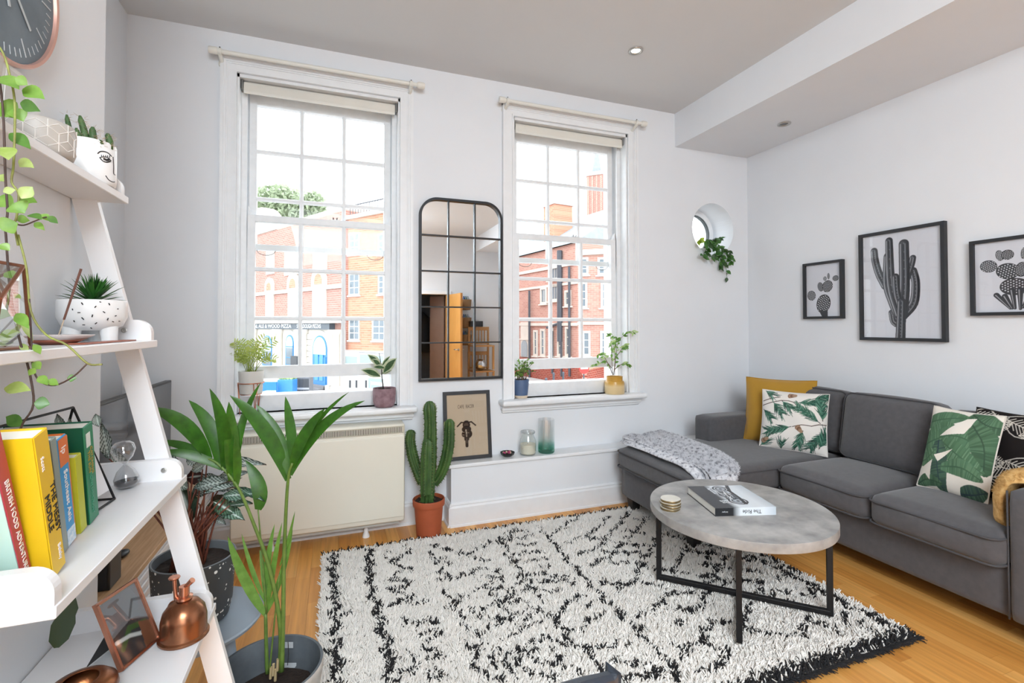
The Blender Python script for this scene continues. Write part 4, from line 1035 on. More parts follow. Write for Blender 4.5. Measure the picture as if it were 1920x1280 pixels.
def draw_right(cv, w_, h_):
    pad(cv, 0.22, 0.66, 0.14, 0.125, -0.2, w_, h_, '4a4b50'); pad(cv, 0.40, 0.80, 0.065, 0.11, 0.2, w_, h_, '5c5e62'); pad(cv, 0.52, 0.80, 0.10, 0.10, 0.1, w_, h_); pad(cv, 0.52, 0.57, 0.185, 0.16, -0.2, w_, h_); pad(cv, 0.73, 0.58, 0.10, 0.145, -0.15, w_, h_); pad(cv, 0.76, 0.80, 0.04, 0.11, -0.1, w_, h_, '5c5e62'); pad(cv, 0.95, 0.52, 0.12, 0.15, 0, w_, h_)
    pad(cv, 0.62, 0.35, 0.23, 0.17, 0, w_, h_, '39353a')
    for x0, y0, x1, y1 in ((0.55, 0.05, 0.34, 0.24), (0.58, 0.05, 0.47, 0.22), (0.62, 0.05, 0.58, 0.30), (0.70, 0.04, 0.70, 0.30), (0.74, 0.06, 0.85, 0.24), (0.76, 0.08, 0.95, 0.30)):
        cv.line([(x0 * w_, y0 * h_), (x1 * w_, y1 * h_)], 0.05 * w_, '33343a', 0.10 * w_); cv.line([(x0 * w_ - 0.01 * w_, y0 * h_), (x1 * w_ - 0.015 * w_, y1 * h_)], 0.008 * w_, '9c9ea3', 0.02 * w_)
def draw_big(cv, w_, h_):
    def arm(pts, a, b_):
        q = [(p.x * w_, p.y * h_) for p in poly_smooth([(x, y, 0) for x, y in pts], 5)]; n = len(q)
        for off, sc, c in ((0, 1, '303136'), (-0.18, 0.62, '4b4d53'), (-0.34, 0.10, 'a2a5aa'), (-0.08, 0.10, '26272b'), (0.12, 0.10, '7b7e84'), (0.30, 0.12, '2a2b2f')):
            pp = []
            for i in range(n):
                tx = q[min(i + 1, n - 1)][0] - q[max(i - 1, 0)][0]; ty = q[min(i + 1, n - 1)][1] - q[max(i - 1, 0)][1]; l = math.hypot(tx, ty) + 1e-9
                ww = (a + (b_ - a) * i / (n - 1)) * w_; pp.append((q[i][0] - ty / l * -off * ww, q[i][1] + tx / l * -off * ww))
            cv.line(pp, a * w_ * sc, c, b_ * w_ * sc)
        for i in range(0, n, 1): cv.line([q[i], (q[i][0] + 0.012 * w_ * (rp.random() - .5), q[i][1] + 0.012 * w_)], 0.006 * w_, 'b9bbc0', None, 0.5)
    arm([(0.30, 0.50), (0.22, 0.62), (0.17, 0.75), (0.155, 0.85)], 0.11, 0.10)
    arm([(0.44, 0.13), (0.40, 0.16), (0.38, 0.24)], 0.09, 0.08)
    arm([(0.50, 0.16), (0.40, 0.34), (0.33, 0.52), (0.345, 0.78)], 0.13, 0.12)
    arm([(0.49, 0.22), (0.38, 0.5), (0.36, 0.93)], 0.15, 0.10)
    arm([(0.52, 0.20), (0.66, 0.32), (0.69, 0.50), (0.66, 0.62)], 0.12, 0.10)
    arm([(0.58, 0.55), (0.64, 0.68), (0.66, 0.74)], 0.09, 0.08)
    arm([(0.52, 0.25), (0.55, 0.5), (0.55, 0.88)], 0.15, 0.13)
    arm([(0.50, 0.30), (0.455, 0.42), (0.44, 0.58)], 0.10, 0.09)
    arm([(0.49, 0.0), (0.50, 0.15), (0.51, 0.34)], 0.13, 0.11)
xf = XR - 0.033
def span(u0, u1, v0, v1):
    a = onx(u0, v0, xf); b_ = onx(u0, v1, xf); c = onx(u1, v0, xf); return a.y, c.y, b_.z, a.z
yf_, yn_, z0_, z1_ = span(1504.5, 1578, 495, 598)
wall_picture(yf_, yn_, z0_, z1_, 'small framed black-and-white prickly pear print nearest the porthole', draw_small, 0.018, 210, 270)
hs_, ws_ = z1_ - z0_, yf_ - yn_
yf_, yn_, z0_, z1_ = span(1609, 1770, 441, 637)
wall_picture(yf_, yn_, z0_, z1_, 'large framed black-and-white columnar cactus print in the middle', draw_big, 0.020, 220, 300)
yf_, yn_, z0_, z1_ = span(1816.5, 1900, 453, 592)
wall_picture(yf_, yf_ - ws_, z0_, z1_, 'small framed prickly pear cluster print cut off by the picture edge', draw_right, 0.018, 220, 280)

# ------------------------------------------------------------------ leaning poster on the ledge
pz = 0.402
fx0, fx1 = ony(832, 790, 3.19).x, ony(920, 790, 3.19).x; fh = 0.455
po = thing('motorcycle_poster', 'black-framed tan poster of a motorcycle leaning on the ledge under the mirror', 'picture', (fx0, 3.155, pz), (-math.asin(0.060 / fh), 0, 0))
pw_, fw = fx1 - fx0, 0.024
for nm, a, b_ in (('frame_rail', (0, 0), (pw_, fw)), ('frame_rail', (0, fh - fw), (pw_, fh)), ('frame_stile', (0, fw), (fw, fh - fw)), ('frame_stile', (pw_ - fw, fw), (pw_, fh - fw))):
    MB().box((a[0], 0, a[1]), (b_[0], 0.018, b_[1])).build(nm, M_FR, po)
cw_, ch_ = pw_ - 2 * fw, fh - 2 * fw
cv = Canvas(cw_, ch_, 120, 190, 'bfae97')
def bike(cv, cx, cy, s):
    L = lambda pts, w_, c='2a211d', w1=None: cv.line([(cx + x * s, cy + y * s) for x, y in pts], w_ * s, c, w1 * s if w1 else None)
    L([(0, -0.5), (0, -1.35)], 0.26); L([(-0.02, -0.55), (0.0, -1.1)], 0.07, '6b5a4c')
    L([(-0.22, 0.15), (-0.16, -0.85)], 0.10); L([(0.24, 0.15), (0.16, -0.85)], 0.10)
    cv.ell(cx, cy + 0.42 * s, 0.34 * s, 0.30 * s, 0, '2a211d'); cv.ell(cx - 0.02 * s, cy + 0.42 * s, 0.20 * s, 0.18 * s, 0, '54463c')
    L([(-0.15, 0.62), (-0.45, 0.66), (-0.80, 0.34)], 0.12); L([(0.15, 0.62), (0.45, 0.66), (0.82, 0.34)], 0.12)
    cv.ell(cx, cy + 0.05 * s, 0.42 * s, 0.30 * s, 0, '2a211d'); cv.ell(cx + 0.10 * s, cy - 0.35 * s, 0.40 * s, 0.38 * s, 0, '33281f'); cv.ell(cx - 0.28 * s, cy - 0.36 * s, 0.16 * s, 0.22 * s, 0, '2a211d')
    L([(-0.04, -0.05), (0.0, -0.55)], 0.16, 'bfae97', 0.08)
    for k in range(14): L([(-0.4 + 0.8 * rp.random(), -0.6 + 0.8 * rp.random()), (-0.4 + 0.8 * rp.random(), -0.6 + 0.8 * rp.random())], 0.03, rp.choice(('bfae97', '2a211d', '2a211d')))
    cv.ell(cx, cy + 0.70 * s, 0.22 * s, 0.10 * s, 0, '2a211d')
bike(cv, cw_ * 0.47, ch_ * 0.42, 0.078)
o = grid_mesh('print_paper', 120, 190, lambda u, v: np.stack([fw + u * cw_, np.full_like(u, 0.006), fw + v * ch_], 1), attr_mat('paper_print', 0.7, 0.2), po, smooth=False); cv.attr(o.data)
text('poster_title', 'CAFE  RACER', 0.034, po, (fw + cw_ * 0.47, 0.0055, fw + ch_ * 0.80), (PI / 2, 0, 0), pm('poster_ink', '3a2f28', 0.7), sx=0.5, space=1.15)
MB().add([(fw, 0.003, fw), (pw_ - fw, 0.003, fw), (pw_ - fw, 0.003, fh - fw), (fw, 0.003, fh - fw)], [(0, 1, 2, 3)]).build('glazing', M_PGL, po)

# ------------------------------------------------------------------ dish, jar candle and green vase on the ledge
LZ = 0.4005
def ledge_pt(u, v): return onz(u, v, LZ)
p = ledge_pt(945, 850)
ds = thing('potpourri_dish', 'small black dish of dried petals on the ledge', 'dish', (p.x, 3.150, LZ))
MB().lathe([(0, 0), (0.028, 0), (0.046, 0.014), (0.052, 0.028), (0.050, 0.029), (0.042, 0.016), (0.025, 0.007), (0, 0.006)], 10).build('bowl', pm('black_glaze', '1f1b1b', 0.25), ds)
rb = random.Random(8)
for k in range(9):
    a = rb.random() * 6.28; r = 0.026 * math.sqrt(rb.random()); pink = k % 3 != 0
    MB().sphere((0, 0, 0), 0.013, 8, 5, (1, 0.8, 0.55), M=Matrix.Translation((r * math.cos(a), r * math.sin(a), 0.021 + 0.004 * rb.random())) @ Euler((rb.random(), rb.random(), rb.random() * 6)).to_matrix().to_4x4()).build('petal', pm('pink_petal', 'b0476c', 0.8) if pink else pm('cream_petal', 'dccfae', 0.8), ds, smooth=True)
p = ledge_pt(982, 846)
jr = thing('jar_candle', 'clear glass jar holding a white candle beside the dish', 'jar', (p.x, 3.150, LZ))
M_GL = glass_mat('clear_glass', (0.95, 0.97, 0.96, 1), 0.10)
MB().lathe([(0, 0.002), (0.050, 0.002), (0.057, 0.010), (0.058, 0.085), (0.054, 0.105), (0.043, 0.128), (0.040, 0.140), (0.042, 0.146)], 40).build('glass', M_GL, jr, smooth=True)
MB().lathe([(0.042, 0.146), (0.050, 0.148), (0.052, 0.155), (0.049, 0.162), (0.042, 0.163)], 40).build('lip', glass_mat('glass_lip', (0.80, 0.83, 0.84, 1), 0.25), jr, smooth=True)
MB().lathe([(0, 0.006), (0.047, 0.006), (0.054, 0.012), (0.0545, 0.072), (0, 0.070)], 32).build('candle', pm('candle_wax', 'e4dfcd', 0.6, var=0.04, vscale=60), jr, smooth=True, auto=40)
MB().tube([(0, 0, 0.07), (0.001, 0, 0.080)], 0.0012, 6).build('wick', M_LEG, jr)
p = ledge_pt(1017, 843)
vz = thing('green_vase', 'tall clear glass vase fading to green at its foot', 'vase', (p.x, 3.152, LZ))
t = NT('green_fade_glass'); t.t.nodes.remove(t.b)
tcx = t.n('ShaderNodeTexCoord'); sp_ = t.n('ShaderNodeSeparateXYZ'); t.l(tcx.outputs['Object'], sp_.inputs[0])
mr = t.n('ShaderNodeMapRange'); mr.inputs[1].default_value = 0.0; mr.inputs[2].default_value = 0.20; t.l(sp_.outputs[2], mr.inputs[0])
colr = t.ramp(mr.outputs[0], [(0.0, (0.40, 0.66, 0.58, 1)), (0.16, (0.62, 0.82, 0.76, 1)), (0.42, (0.95, 0.975, 0.97, 1)), (1.0, (0.985, 0.992, 0.992, 1))])
tr = t.n('ShaderNodeBsdfTransparent'); t.l(colr, tr.inputs[0]); gl = t.n('ShaderNodeBsdfGlossy'); gl.inputs['Roughness'].default_value = 0.03
mxs = t.n('ShaderNodeMixShader'); mxs.inputs[0].default_value = 0.10; t.l(tr.outputs[0], mxs.inputs[1]); t.l(gl.outputs[0], mxs.inputs[2]); t.l(mxs.outputs[0], t.o.inputs[0])
MB().lathe([(0, 0.001), (0.052, 0.001), (0.057, 0.006), (0.058, 0.02), (0.0585, 0.235), (0.0565, 0.236), (0.0555, 0.025), (0, 0.020)], 40).build('glass', t.m, vz, smooth=True, auto=60)
# ------------------------------------------------------------------ plants
def leaf_mat(name, h1, h2, rough=0.45, trans=0.25, back=None, scale=40):
    if name in _MC: return _MC[name]
    t = NT(name); f = t.noise(scale, 3); col = t.ramp(f, [(0.3, S(h1)), (0.7, S(h2))])
    if back:
        g_ = t.n('ShaderNodeNewGeometry'); mx_ = t.n('ShaderNodeMix', data_type='RGBA'); t.l(g_.outputs['Backfacing'], mx_.inputs[0]); t.l(col, mx_.inputs[6]); mx_.inputs[7].default_value = S(back); col = mx_.outputs[2]
    t.l(col, t.b.inputs['Base Color']); t.b.inputs['Roughness'].default_value = rough
    tl = t.n('ShaderNodeBsdfTranslucent'); t.l(col, tl.inputs[0]); mx_ = t.n('ShaderNodeMixShader'); mx_.inputs[0].default_value = trans
    t.l(t.b.outputs[0], mx_.inputs[1]); t.l(tl.outputs[0], mx_.inputs[2]); t.l(mx_.outputs[0], t.o.inputs[0])
    _MC[name] = t.m; return t.m
OV = [0.10, 0.55, 0.88, 1.0, 0.92, 0.68, 0.34, 0.02]      # ovate blade
LAN = [0.25, 0.60, 0.85, 1.0, 0.95, 0.80, 0.50, 0.03]     # strap-like blade
def blade(base, tip, width, prof=OV, sag=0.0, normal=None, fold=0.25):
    base, tip = V(*base), V(*tip); d = tip - base; n = len(prof)
    normal = normal if normal is not None else (CAMP - (base + tip) / 2).normalized()
    pts = [base + d * (i / (n - 1)) + V(0, 0, -1) * (sag * d.length * 4 * (i / (n - 1)) * (1 - i / (n - 1)) * -1) for i in range(n)]
    return MB().strip(pts, [width * w_ for w_ in prof], normal, fold)
def tilt(nrm, seed, amt=0.6):
    r = random.Random(seed); return (nrm + V(r.uniform(-amt, amt), r.uniform(-amt, amt), r.uniform(-amt, amt) + 0.25)).normalized()
M_SOIL = pm('potting_soil', '2c211b', 0.95, var=0.3, vscale=80, bump=0.8, bscale=120, bdist=0.004)
def soil(r, z, root, c=(0, 0)):
    n = 20; m = MB(); rr = random.Random(int(r * 1000)); vs = [(c[0], c[1], z)]
    for q in (0.35, 0.7, 1.0):
        for k in range(n):
            a = 2 * PI * k / n; vs.append((c[0] + r * q * math.cos(a), c[1] + r * q * math.sin(a), z + rr.uniform(-0.004, 0.006)))
    fs = [(0, 1 + k, 1 + (k + 1) % n) for k in range(n)]
    for q in range(2): fs += [(1 + q * n + k, 1 + (q + 1) * n + k, 1 + (q + 1) * n + (k + 1) % n, 1 + q * n + (k + 1) % n) for k in range(n)]
    return m.add(vs, fs).build('soil', M_SOIL, root)

# --- euphorbia cactus in terracotta
M_TERRA = pm('terracotta', 'a8522f', 0.7, var=0.08, vscale=12)
cx_, cy_ = 0.556, 3.01
ca = thing('potted_cactus', 'tall green columnar cactus in a terracotta pot beside the heater', 'potted plant', (cx_, cy_, 0.0))
MB().lathe([(0, 0.0), (0.070, 0.0), (0.074, 0.004), (0.088, 0.188), (0.096, 0.190), (0.098, 0.196), (0.099, 0.226), (0.096, 0.231), (0.091, 0.230), (0.087, 0.200), (0, 0.200)], 40).build('pot', M_TERRA, ca, smooth=True, auto=35)
soil(0.088, 0.212, ca)
M_CACT = leaf_mat('cactus_skin', '2d4a24', '47692f', 0.5, 0.0, scale=14); M_CTIP = pm('rib_edge', '7d8450', 0.7)
dc = depth_of((cx_, cy_, 0.4))
def column(pts, rad, ribs=5, dd=0.0, twist=0.2):
    P = poly_smooth([at(u, v, dc + dd) for u, v in pts], 6); n = len(P); m = MB(); k = ribs * 6
    R = [np.interp(i / (n - 1), np.linspace(0, 1, len(rad)), rad) for i in range(n)]
    P = list(P) + [P[-1] + (P[-1] - P[-2]).normalized() * R[-1] * 0.45, P[-1] + (P[-1] - P[-2]).normalized() * R[-1] * 0.62]; R += [R[-1] * 0.62, R[-1] * 0.1]
    vs = []; spines = []
    ref = V(1, 0, 0)
    for i in range(len(P)):
        t = (P[min(i + 1, len(P) - 1)] - P[max(i - 1, 0)]).normalized(); s = (ref - t * ref.dot(t)).normalized(); b_ = t.cross(s)
        for j in range(k):
            a = 2 * PI * j / k + twist; rr = R[i] * (0.66 + 0.42 * abs(math.cos(ribs * (a - twist) / 2)) ** 1.3) * (1 + (0.06 if i % 2 else -0.04) * (1 if j % 6 == 0 else 0))
            q = P[i] + (s * math.cos(a) + b_ * math.sin(a)) * rr; vs.append(q)
            if j % 6 == 0 and i < n and i % 1 == 0: spines.append((q, (q - P[i]).normalized()))
    fs = [(i * k + j, i * k + (j + 1) % k, (i + 1) * k + (j + 1) % k, (i + 1) * k + j) for i in range(len(P) - 1) for j in range(k)] + [tuple(range((len(P) - 1) * k, len(P) * k))]
    o = m.add(vs, fs).build('column', M_CACT, ca, world=True, smooth=True)
    sm = MB()
    for q, d in spines:
        e = d.orthogonal().normalized() * 0.0030; f = d.cross(e)
        sm.add([q + e, q - e * 0.5 + f * 0.9, q - e * 0.5 - f * 0.9, q + d * 0.0085], [(0, 1, 3), (1, 2, 3), (2, 0, 3)])
    s_ = sm.build('spines', M_CTIP, o, world=True); s_['kind'] = 'stuff'
    return o
column([(801, 945), (803, 900), (806, 850), (807, 800), (806, 770), (805, 757)], [0.040, 0.044, 0.044, 0.040, 0.036, 0.040, 0.030], 6)
column([(793, 905), (784, 885), (774, 855), (769, 825), (771, 810)], [0.030, 0.030, 0.032, 0.029, 0.026], 5, 0.01)
column([(813, 905), (826, 888), (836, 862), (842, 830), (843, 800), (843, 790)], [0.030, 0.031, 0.033, 0.033, 0.030, 0.027], 5, 0.02, 0.6)
column([(800, 925), (800, 890), (801, 855), (802, 828)], [0.034, 0.037, 0.036, 0.028], 5, -0.06, 0.4)

# --- kentia palm in the big grey pot
kx, ky = -0.183, 1.676
kp = thing('kentia_palm', 'young kentia palm with long green leaflets in the big foreground pot', 'potted plant', (kx, ky, 0.0))
M_CEMENT = pm('grey_fibre_cement', 'b9b6b0', 0.8, hex2='a09e9a', vscale=25, bump=0.2, bscale=90); M_CEIN = pm('pot_inside', '5d646a', 0.7, hex2='4a5157', vscale=14)
MB().lathe([(0, 0), (0.118, 0), (0.126, 0.006), (0.157, 0.236), (0.157, 0.247), (0.155, 0.25)], 56).build('pot', M_CEMENT, kp, smooth=True, auto=35)
MB().lathe([(0.155, 0.25), (0.1475, 0.25), (0.146, 0.246), (0.136, 0.14), (0, 0.14)], 56).build('pot_liner', M_CEIN, kp, smooth=True, auto=35)
soil(0.135, 0.150, kp)
M_PALM = leaf_mat('palm_green', '2a5214', '3a6c1a', 0.35, 0.22); M_PALM2 = leaf_mat('young_palm_green', '567f30', '6f9a44', 0.4, 0.28); M_STEM = leaf_mat('palm_stem', '4f6a2a', '637d38', 0.5, 0.0)
DK = depth_of((kx, ky, 0.3))
def pstem(pts, r0, r1, name='stem'):
    P = poly_smooth([at(u, v, d) for u, v, d in pts], 5); n = len(P)
    return MB().tube(P, [r0 + (r1 - r0) * i / (n - 1) for i in range(n)], 8).build(name, M_STEM, kp, world=True, smooth=True)
def leaflet(par, b_, t_, wpx, mat, bow=(0, 0), nseed=0, fold=0.22):
    B0, T0 = at(*b_), at(*t_); Mid = (B0 + T0) / 2 + _R * (bow[0] * DK / FPX) - _U * (bow[1] * DK / FPX)
    P = bez(B0, Mid * 2 - (B0 + T0) / 2, T0, 11); n = len(P)
    wd_ = [wpx * DK / FPX * (math.sin(PI * min(1, (0.10 + 0.90 * i / (n - 1)))) ** 0.75 + 0.02) for i in range(n)]
    nr = tilt((CAMP - Mid).normalized(), nseed, 0.35)
    MB().strip(P, wd_, nr, fold).build('leaflet', mat, par, world=True, smooth=True)
sA = pstem([(528, 1258, DK), (531, 1150, DK), (533, 1030, DK), (540, 900, DK - 0.03), (548, 868, DK - 0.04)], 0.0075, 0.0035)
for k, (b_, t_, w_, bow) in enumerate((((540, 899), (431, 741), 27, (8, -14)), ((543, 890), (480, 758), 22, (8, -6)), ((549, 868), (535, 743), 20, (2, 0)), ((548, 876), (610, 765), 20, (-8, -4)), ((550, 866), (654, 735), 8, (-6, -10)), ((544, 890), (684, 751), 20, (-12, -18)))):
    leaflet(sA, (*b_, DK - 0.03), (*t_, DK - 0.03 + 0.05 * (k % 3 - 1)), w_, M_PALM, bow, k)
sB = pstem([(525, 1258, DK + 0.01), (526, 1180, DK), (514, 1102, DK - 0.01), (498, 1041, DK - 0.02), (477, 985, DK - 0.03), (447, 915, DK - 0.05), (412, 872, DK - 0.06), (388, 858, DK - 0.06)], 0.0075, 0.003)
for k, (b_, t_, w_, bow) in enumerate((((392, 861), (277, 765), 28, (8, -16)), ((400, 868), (288, 828), 15, (4, -10)), ((410, 870), (354, 750), 24, (14, -4)), ((420, 880), (393, 728), 26, (10, 0)), ((434, 900), (429, 753), 24, (2, 0)), ((441, 910), (489, 717), 14, (-14, -6)), ((416, 878), (296, 848), 16, (0, -10)), ((443, 912), (440, 815), 14, (3, 0)))):
    leaflet(sB, (*b_, DK - 0.05), (*t_, DK - 0.06 + 0.05 * (k % 3 - 1)), w_, M_PALM, bow, 20 + k)
pstem([(500, 1150, DK + 0.01), (492, 1050, DK + 0.02), (484, 955, DK + 0.03)], 0.003, 0.002)
leaflet(sB, (484, 955, DK + 0.03), (460, 862, DK + 0.04), 26, M_PALM, (14, 4), 41)
sC = pstem([(501, 1262, DK + 0.02), (499, 1200, DK + 0.02), (498, 1150, DK + 0.02)], 0.006, 0.005)
for k, (b_, t_, w_, bow) in enumerate((((498, 1152), (427, 1005), 17, (-4, 6)), ((497, 1128), (453, 1000), 8, (-3, 2)), ((499, 1140), (515, 982), 11, (-6, 0)), ((500, 1145), (529, 979), 10, (-2, 2)), ((499, 1150), (549, 980), 10, (6, 6)), ((498, 1120), (487, 1030), 10, (2, 0)), ((525, 1060), (553, 958), 6, (2, 2)))):
    leaflet(sC, (*b_, DK + 0.02), (*t_, DK + 0.02 + 0.03 * (k % 3 - 1)), w_, M_PALM2, bow, 60 + k)
pstem([(505, 1262, DK), (514, 1170, DK), (524, 1075, DK)], 0.0028, 0.002)
for u, v in ((512, 1252), (520, 1243), (516, 1262), (507, 1258)):
    MB().tube([at(u, v + 14, DK), at(u + 1, v - 8, DK)], 0.0042, 6).build('cut_stub', pm('dry_sheath', 'a8956f', 0.9), kp, world=True)
tg = MB(); c0 = onz(540, 1215, 0.2); 
for u, v, w_, h_ in ((541, 1209, 17, 11), (543, 1247, 25, 9)):
    d = depth_of((kx + 0.05, ky + 0.125, 0.2)); a = at(u - w_ / 2, v - h_ / 2, d); b2 = at(u + w_ / 2, v - h_ / 2, d); c = at(u + w_ / 2, v + h_ / 2, d); e = at(u - w_ / 2, v + h_ / 2, d)
    tg.add([a, b2, c, e] + [p + V(0, 0.001, 0) for p in (a, b2, c, e)], [(0, 1, 2, 3), (7, 6, 5, 4), (0, 4, 5, 1), (1, 5, 6, 2), (2, 6, 7, 3), (3, 7, 4, 0)])
tgo = tg.build('label_tag', pm('tag_white', 'c9ced2', 0.5), kp, world=True)
MB().tube([at(540, 1203, 1.52), at(541, 1225, 1.51), at(539, 1247, 1.50)], 0.0012, 5).build('tag_string', M_LEG, tgo, world=True)

# --- terrazzo pot with calathea on a pale blue stool
sx_, sy_, sz_ = -0.425, 1.85, 0.345
M_STOOL = pm('pale_blue_paint', '8e9aa6', 0.5, var=0.02)
st = thing('plant_stool', 'pale blue-grey round stool carrying the speckled pot', 'stool', (sx_, sy_, 0))
MB().lathe([(0, sz_ - 0.022), (0.185, sz_ - 0.022), (0.200, sz_ - 0.014), (0.204, sz_ - 0.004), (0.200, sz_ + 0.001), (0.190, sz_ - 0.001), (0, sz_ - 0.0015)], 56).build('seat', M_STOOL, st, smooth=True, auto=35)
for k in range(4):
    a = PI / 4 + k * PI / 2 + 0.35; c, s = math.cos(a), math.sin(a)
    MB().tube([(0.115 * c, 0.115 * s, sz_ - 0.02), (0.165 * c, 0.165 * s, 0.0)], [0.019, 0.014], 14).build('leg', M_STOOL, st, smooth=True, auto=40)
ct = thing('calathea', 'striped calathea with dark red stems in a black speckled pot', 'potted plant', (sx_, sy_, sz_ + 0.001))
tz = NT('black_terrazzo'); tcn = tz.n('ShaderNodeTexCoord'); vn = tz.n('ShaderNodeTexVoronoi'); vn.inputs['Scale'].default_value = 75; tz.l(tcn.outputs['Object'], vn.inputs['Vector'])
sel = tz.n('ShaderNodeSeparateColor'); tz.l(vn.outputs['Color'], sel.inputs[0])
thr_ = tz.n('ShaderNodeMath', operation='MULTIPLY'); tz.l(sel.outputs[0], thr_.inputs[0]); thr_.inputs[1].default_value = 0.42
lt = tz.n('ShaderNodeMath', operation='LESS_THAN'); tz.l(vn.outputs['Distance'], lt.inputs[0])
pw2 = tz.n('ShaderNodeMath', operation='POWER'); tz.l(sel.outputs[0], pw2.inputs[0]); pw2.inputs[1].default_value = 1.6
ml = tz.n('ShaderNodeMath', operation='MULTIPLY'); tz.l(pw2.outputs[0], ml.inputs[0]); ml.inputs[1].default_value = 0.42; tz.l(ml.outputs[0], lt.inputs[1])
mxx = tz.n('ShaderNodeMix', data_type='RGBA'); tz.l(lt.outputs[0], mxx.inputs[0]); mxx.inputs[6].default_value = S('3b3e41'); mxx.inputs[7].default_value = S('dfe0dd'); tz.l(mxx.outputs[2], tz.b.inputs['Base Color']); tz.b.inputs['Roughness'].default_value = 0.6
MB().lathe([(0, 0), (0.088, 0), (0.100, 0.006), (0.110, 0.05), (0.119, 0.20), (0.119, 0.204)], 48).build('pot', tz.m, ct, smooth=True, auto=40)
MB().lathe([(0.119, 0.204), (0.1165, 0.206), (0.112, 0.204), (0.108, 0.17), (0, 0.17)], 48).build('pot_rim', pm('pot_rim_grey', '6e7377', 0.6), ct, smooth=True, auto=40)
soil(0.107, 0.176, ct)
M_CSTEM = pm('calathea_stem', '5a2a22', 0.5, hex2='7a4632', vscale=30)
def striped_leaf(root, b_, t_, wpx, n1, n2, seed, mid='c9d6cf', back='4a211c', par=None, freq=9.0):
    B0, T0 = at(*b_), at(*t_); L = T0 - B0; dd = (b_[2] + t_[2]) / 2; wv = wpx * dd / FPX
    nr = tilt((CAMP - (B0 + T0) / 2).normalized(), seed, 0.5); side = L.normalized().cross(nr).normalized(); nr = side.cross(L.normalized())
    nx, ny = 11, 36
    def f(u, v):
        a = 2 * u - 1; pr2 = np.interp(v, np.linspace(0, 1, 8), OV) * (1 + 0.05 * np.sin(v * 30) * np.abs(a))
        z = 0.22 * wv * a * a + 0.06 * L.length * np.sin(PI * v) + 0.02 * wv * np.sin(v * 24) * np.abs(a)
        return np.array(B0)[None] + v[:, None] * np.array(L)[None] + (a * pr2 * wv / 2)[:, None] * np.array(side)[None] + z[:, None] * np.array(nr)[None] - np.array(world_of(root).translation)[None]
    o = grid_mesh('leaf', nx, ny, f, leaf_attr, root)
    cv = Canvas(1, 1, nx, ny, n1); ph = np.sin((cv.Y * freq - np.abs(cv.X - 0.5) * 5.0) * 2 * PI)
    k_ = np.clip((ph - 0.1) * 2.5, 0, 1)[..., None]; cv.c = np.array(S(n1)[:3]) * (1 - k_) + np.array(S(n2)[:3]) * k_
    e = (np.abs(cv.X - 0.5) > 0.40)[..., None]; cv.c = np.where(e, np.array(S(n1)[:3]), cv.c); m_ = (np.abs(cv.X - 0.5) < 0.06)[..., None]; cv.c = np.where(m_, np.array(S(mid)[:3]), cv.c)
    cv.attr(o.data); return B0
tl = NT('calathea_leaf'); at_ = tl.n('ShaderNodeAttribute'); at_.attribute_name = 'print'; gb = tl.n('ShaderNodeNewGeometry'); mm = tl.n('ShaderNodeMix', data_type='RGBA')
tl.l(at_.outputs['Color'], mm.inputs[6]); mm.inputs[7].default_value = S('46241f'); fl = tl.n('ShaderNodeMath', operation='MULTIPLY'); fl.inputs[1].default_value = 0.75; tl.l(gb.outputs['Backfacing'], fl.inputs[0]); tl.l(fl.outputs[0], mm.inputs[0]); tl.l(mm.outputs[2], tl.b.inputs['Base Color']); tl.b.inputs['Roughness'].default_value = 0.35
leaf_attr = tl.m
DC = depth_of((sx_, sy_, 0.6)); rs = random.Random(5)
CL = [((338, 912), (362, 975), 44, '2c4030', '384d3a'), ((388, 868), (500, 872), 24, '263a30', 'd3dcd8'), ((352, 895), (388, 890), 28, '40201c', '4a2a24'), ((368, 915), (434, 902), 28, '2b4034', 'c8d3cd'), ((384, 928), (448, 914), 22, '2b4034', 'c8d3cd'), ((392, 958), (443, 936), 38, '3a3324', '4a4430'), ((412, 952), (460, 976), 28, '26402c', '8fae9a'), ((354, 960), (326, 992), 26, '223830', 'bccbc8'), ((430, 948), (474, 945), 18, '2d4632', '5d7f65'), ((338, 882), (300, 852), 26, '2b4034', 'bcc9c2'), ((396, 972), (424, 984), 16, '2b4034', 'c8d3cd'), ((440, 915), (497, 941), 16, '2b4034', '5d7f65'), ((362, 884), (388, 868), 20, '2b4034', 'c8d3cd'), ((372, 902), (412, 896), 20, '2b4034', 'd3dcd8'), ((345, 930), (300, 905), 30, '2c4030', '7f9a8a'), ((350, 950), (312, 940), 28, '26402c', '8fae9a'), ((236, 905), (205, 838), 26, '22382c', 'ccd7d2'), ((205, 860), (192, 792), 22, '22382c', 'ccd7d2'), ((360, 925), (398, 905), 26, '2b4034', 'c8d3cd'), ((405, 900), (470, 885), 22, '2b4034', 'd3dcd8'), ((375, 945), (335, 950), 30, '26402c', '7f9a8a'), ((420, 930), (482, 925), 24, '2b4034', '8fae9a'), ((400, 940), (440, 962), 30, '2c4030', '5d7f65'), ((352, 915), (318, 895), 28, '2c4030', 'bcc9c2'), ((380, 880), (350, 860), 24, '2b4034', 'c8d3cd'), ((410, 918), (455, 895), 24, '2b4034', 'c8d3cd')]
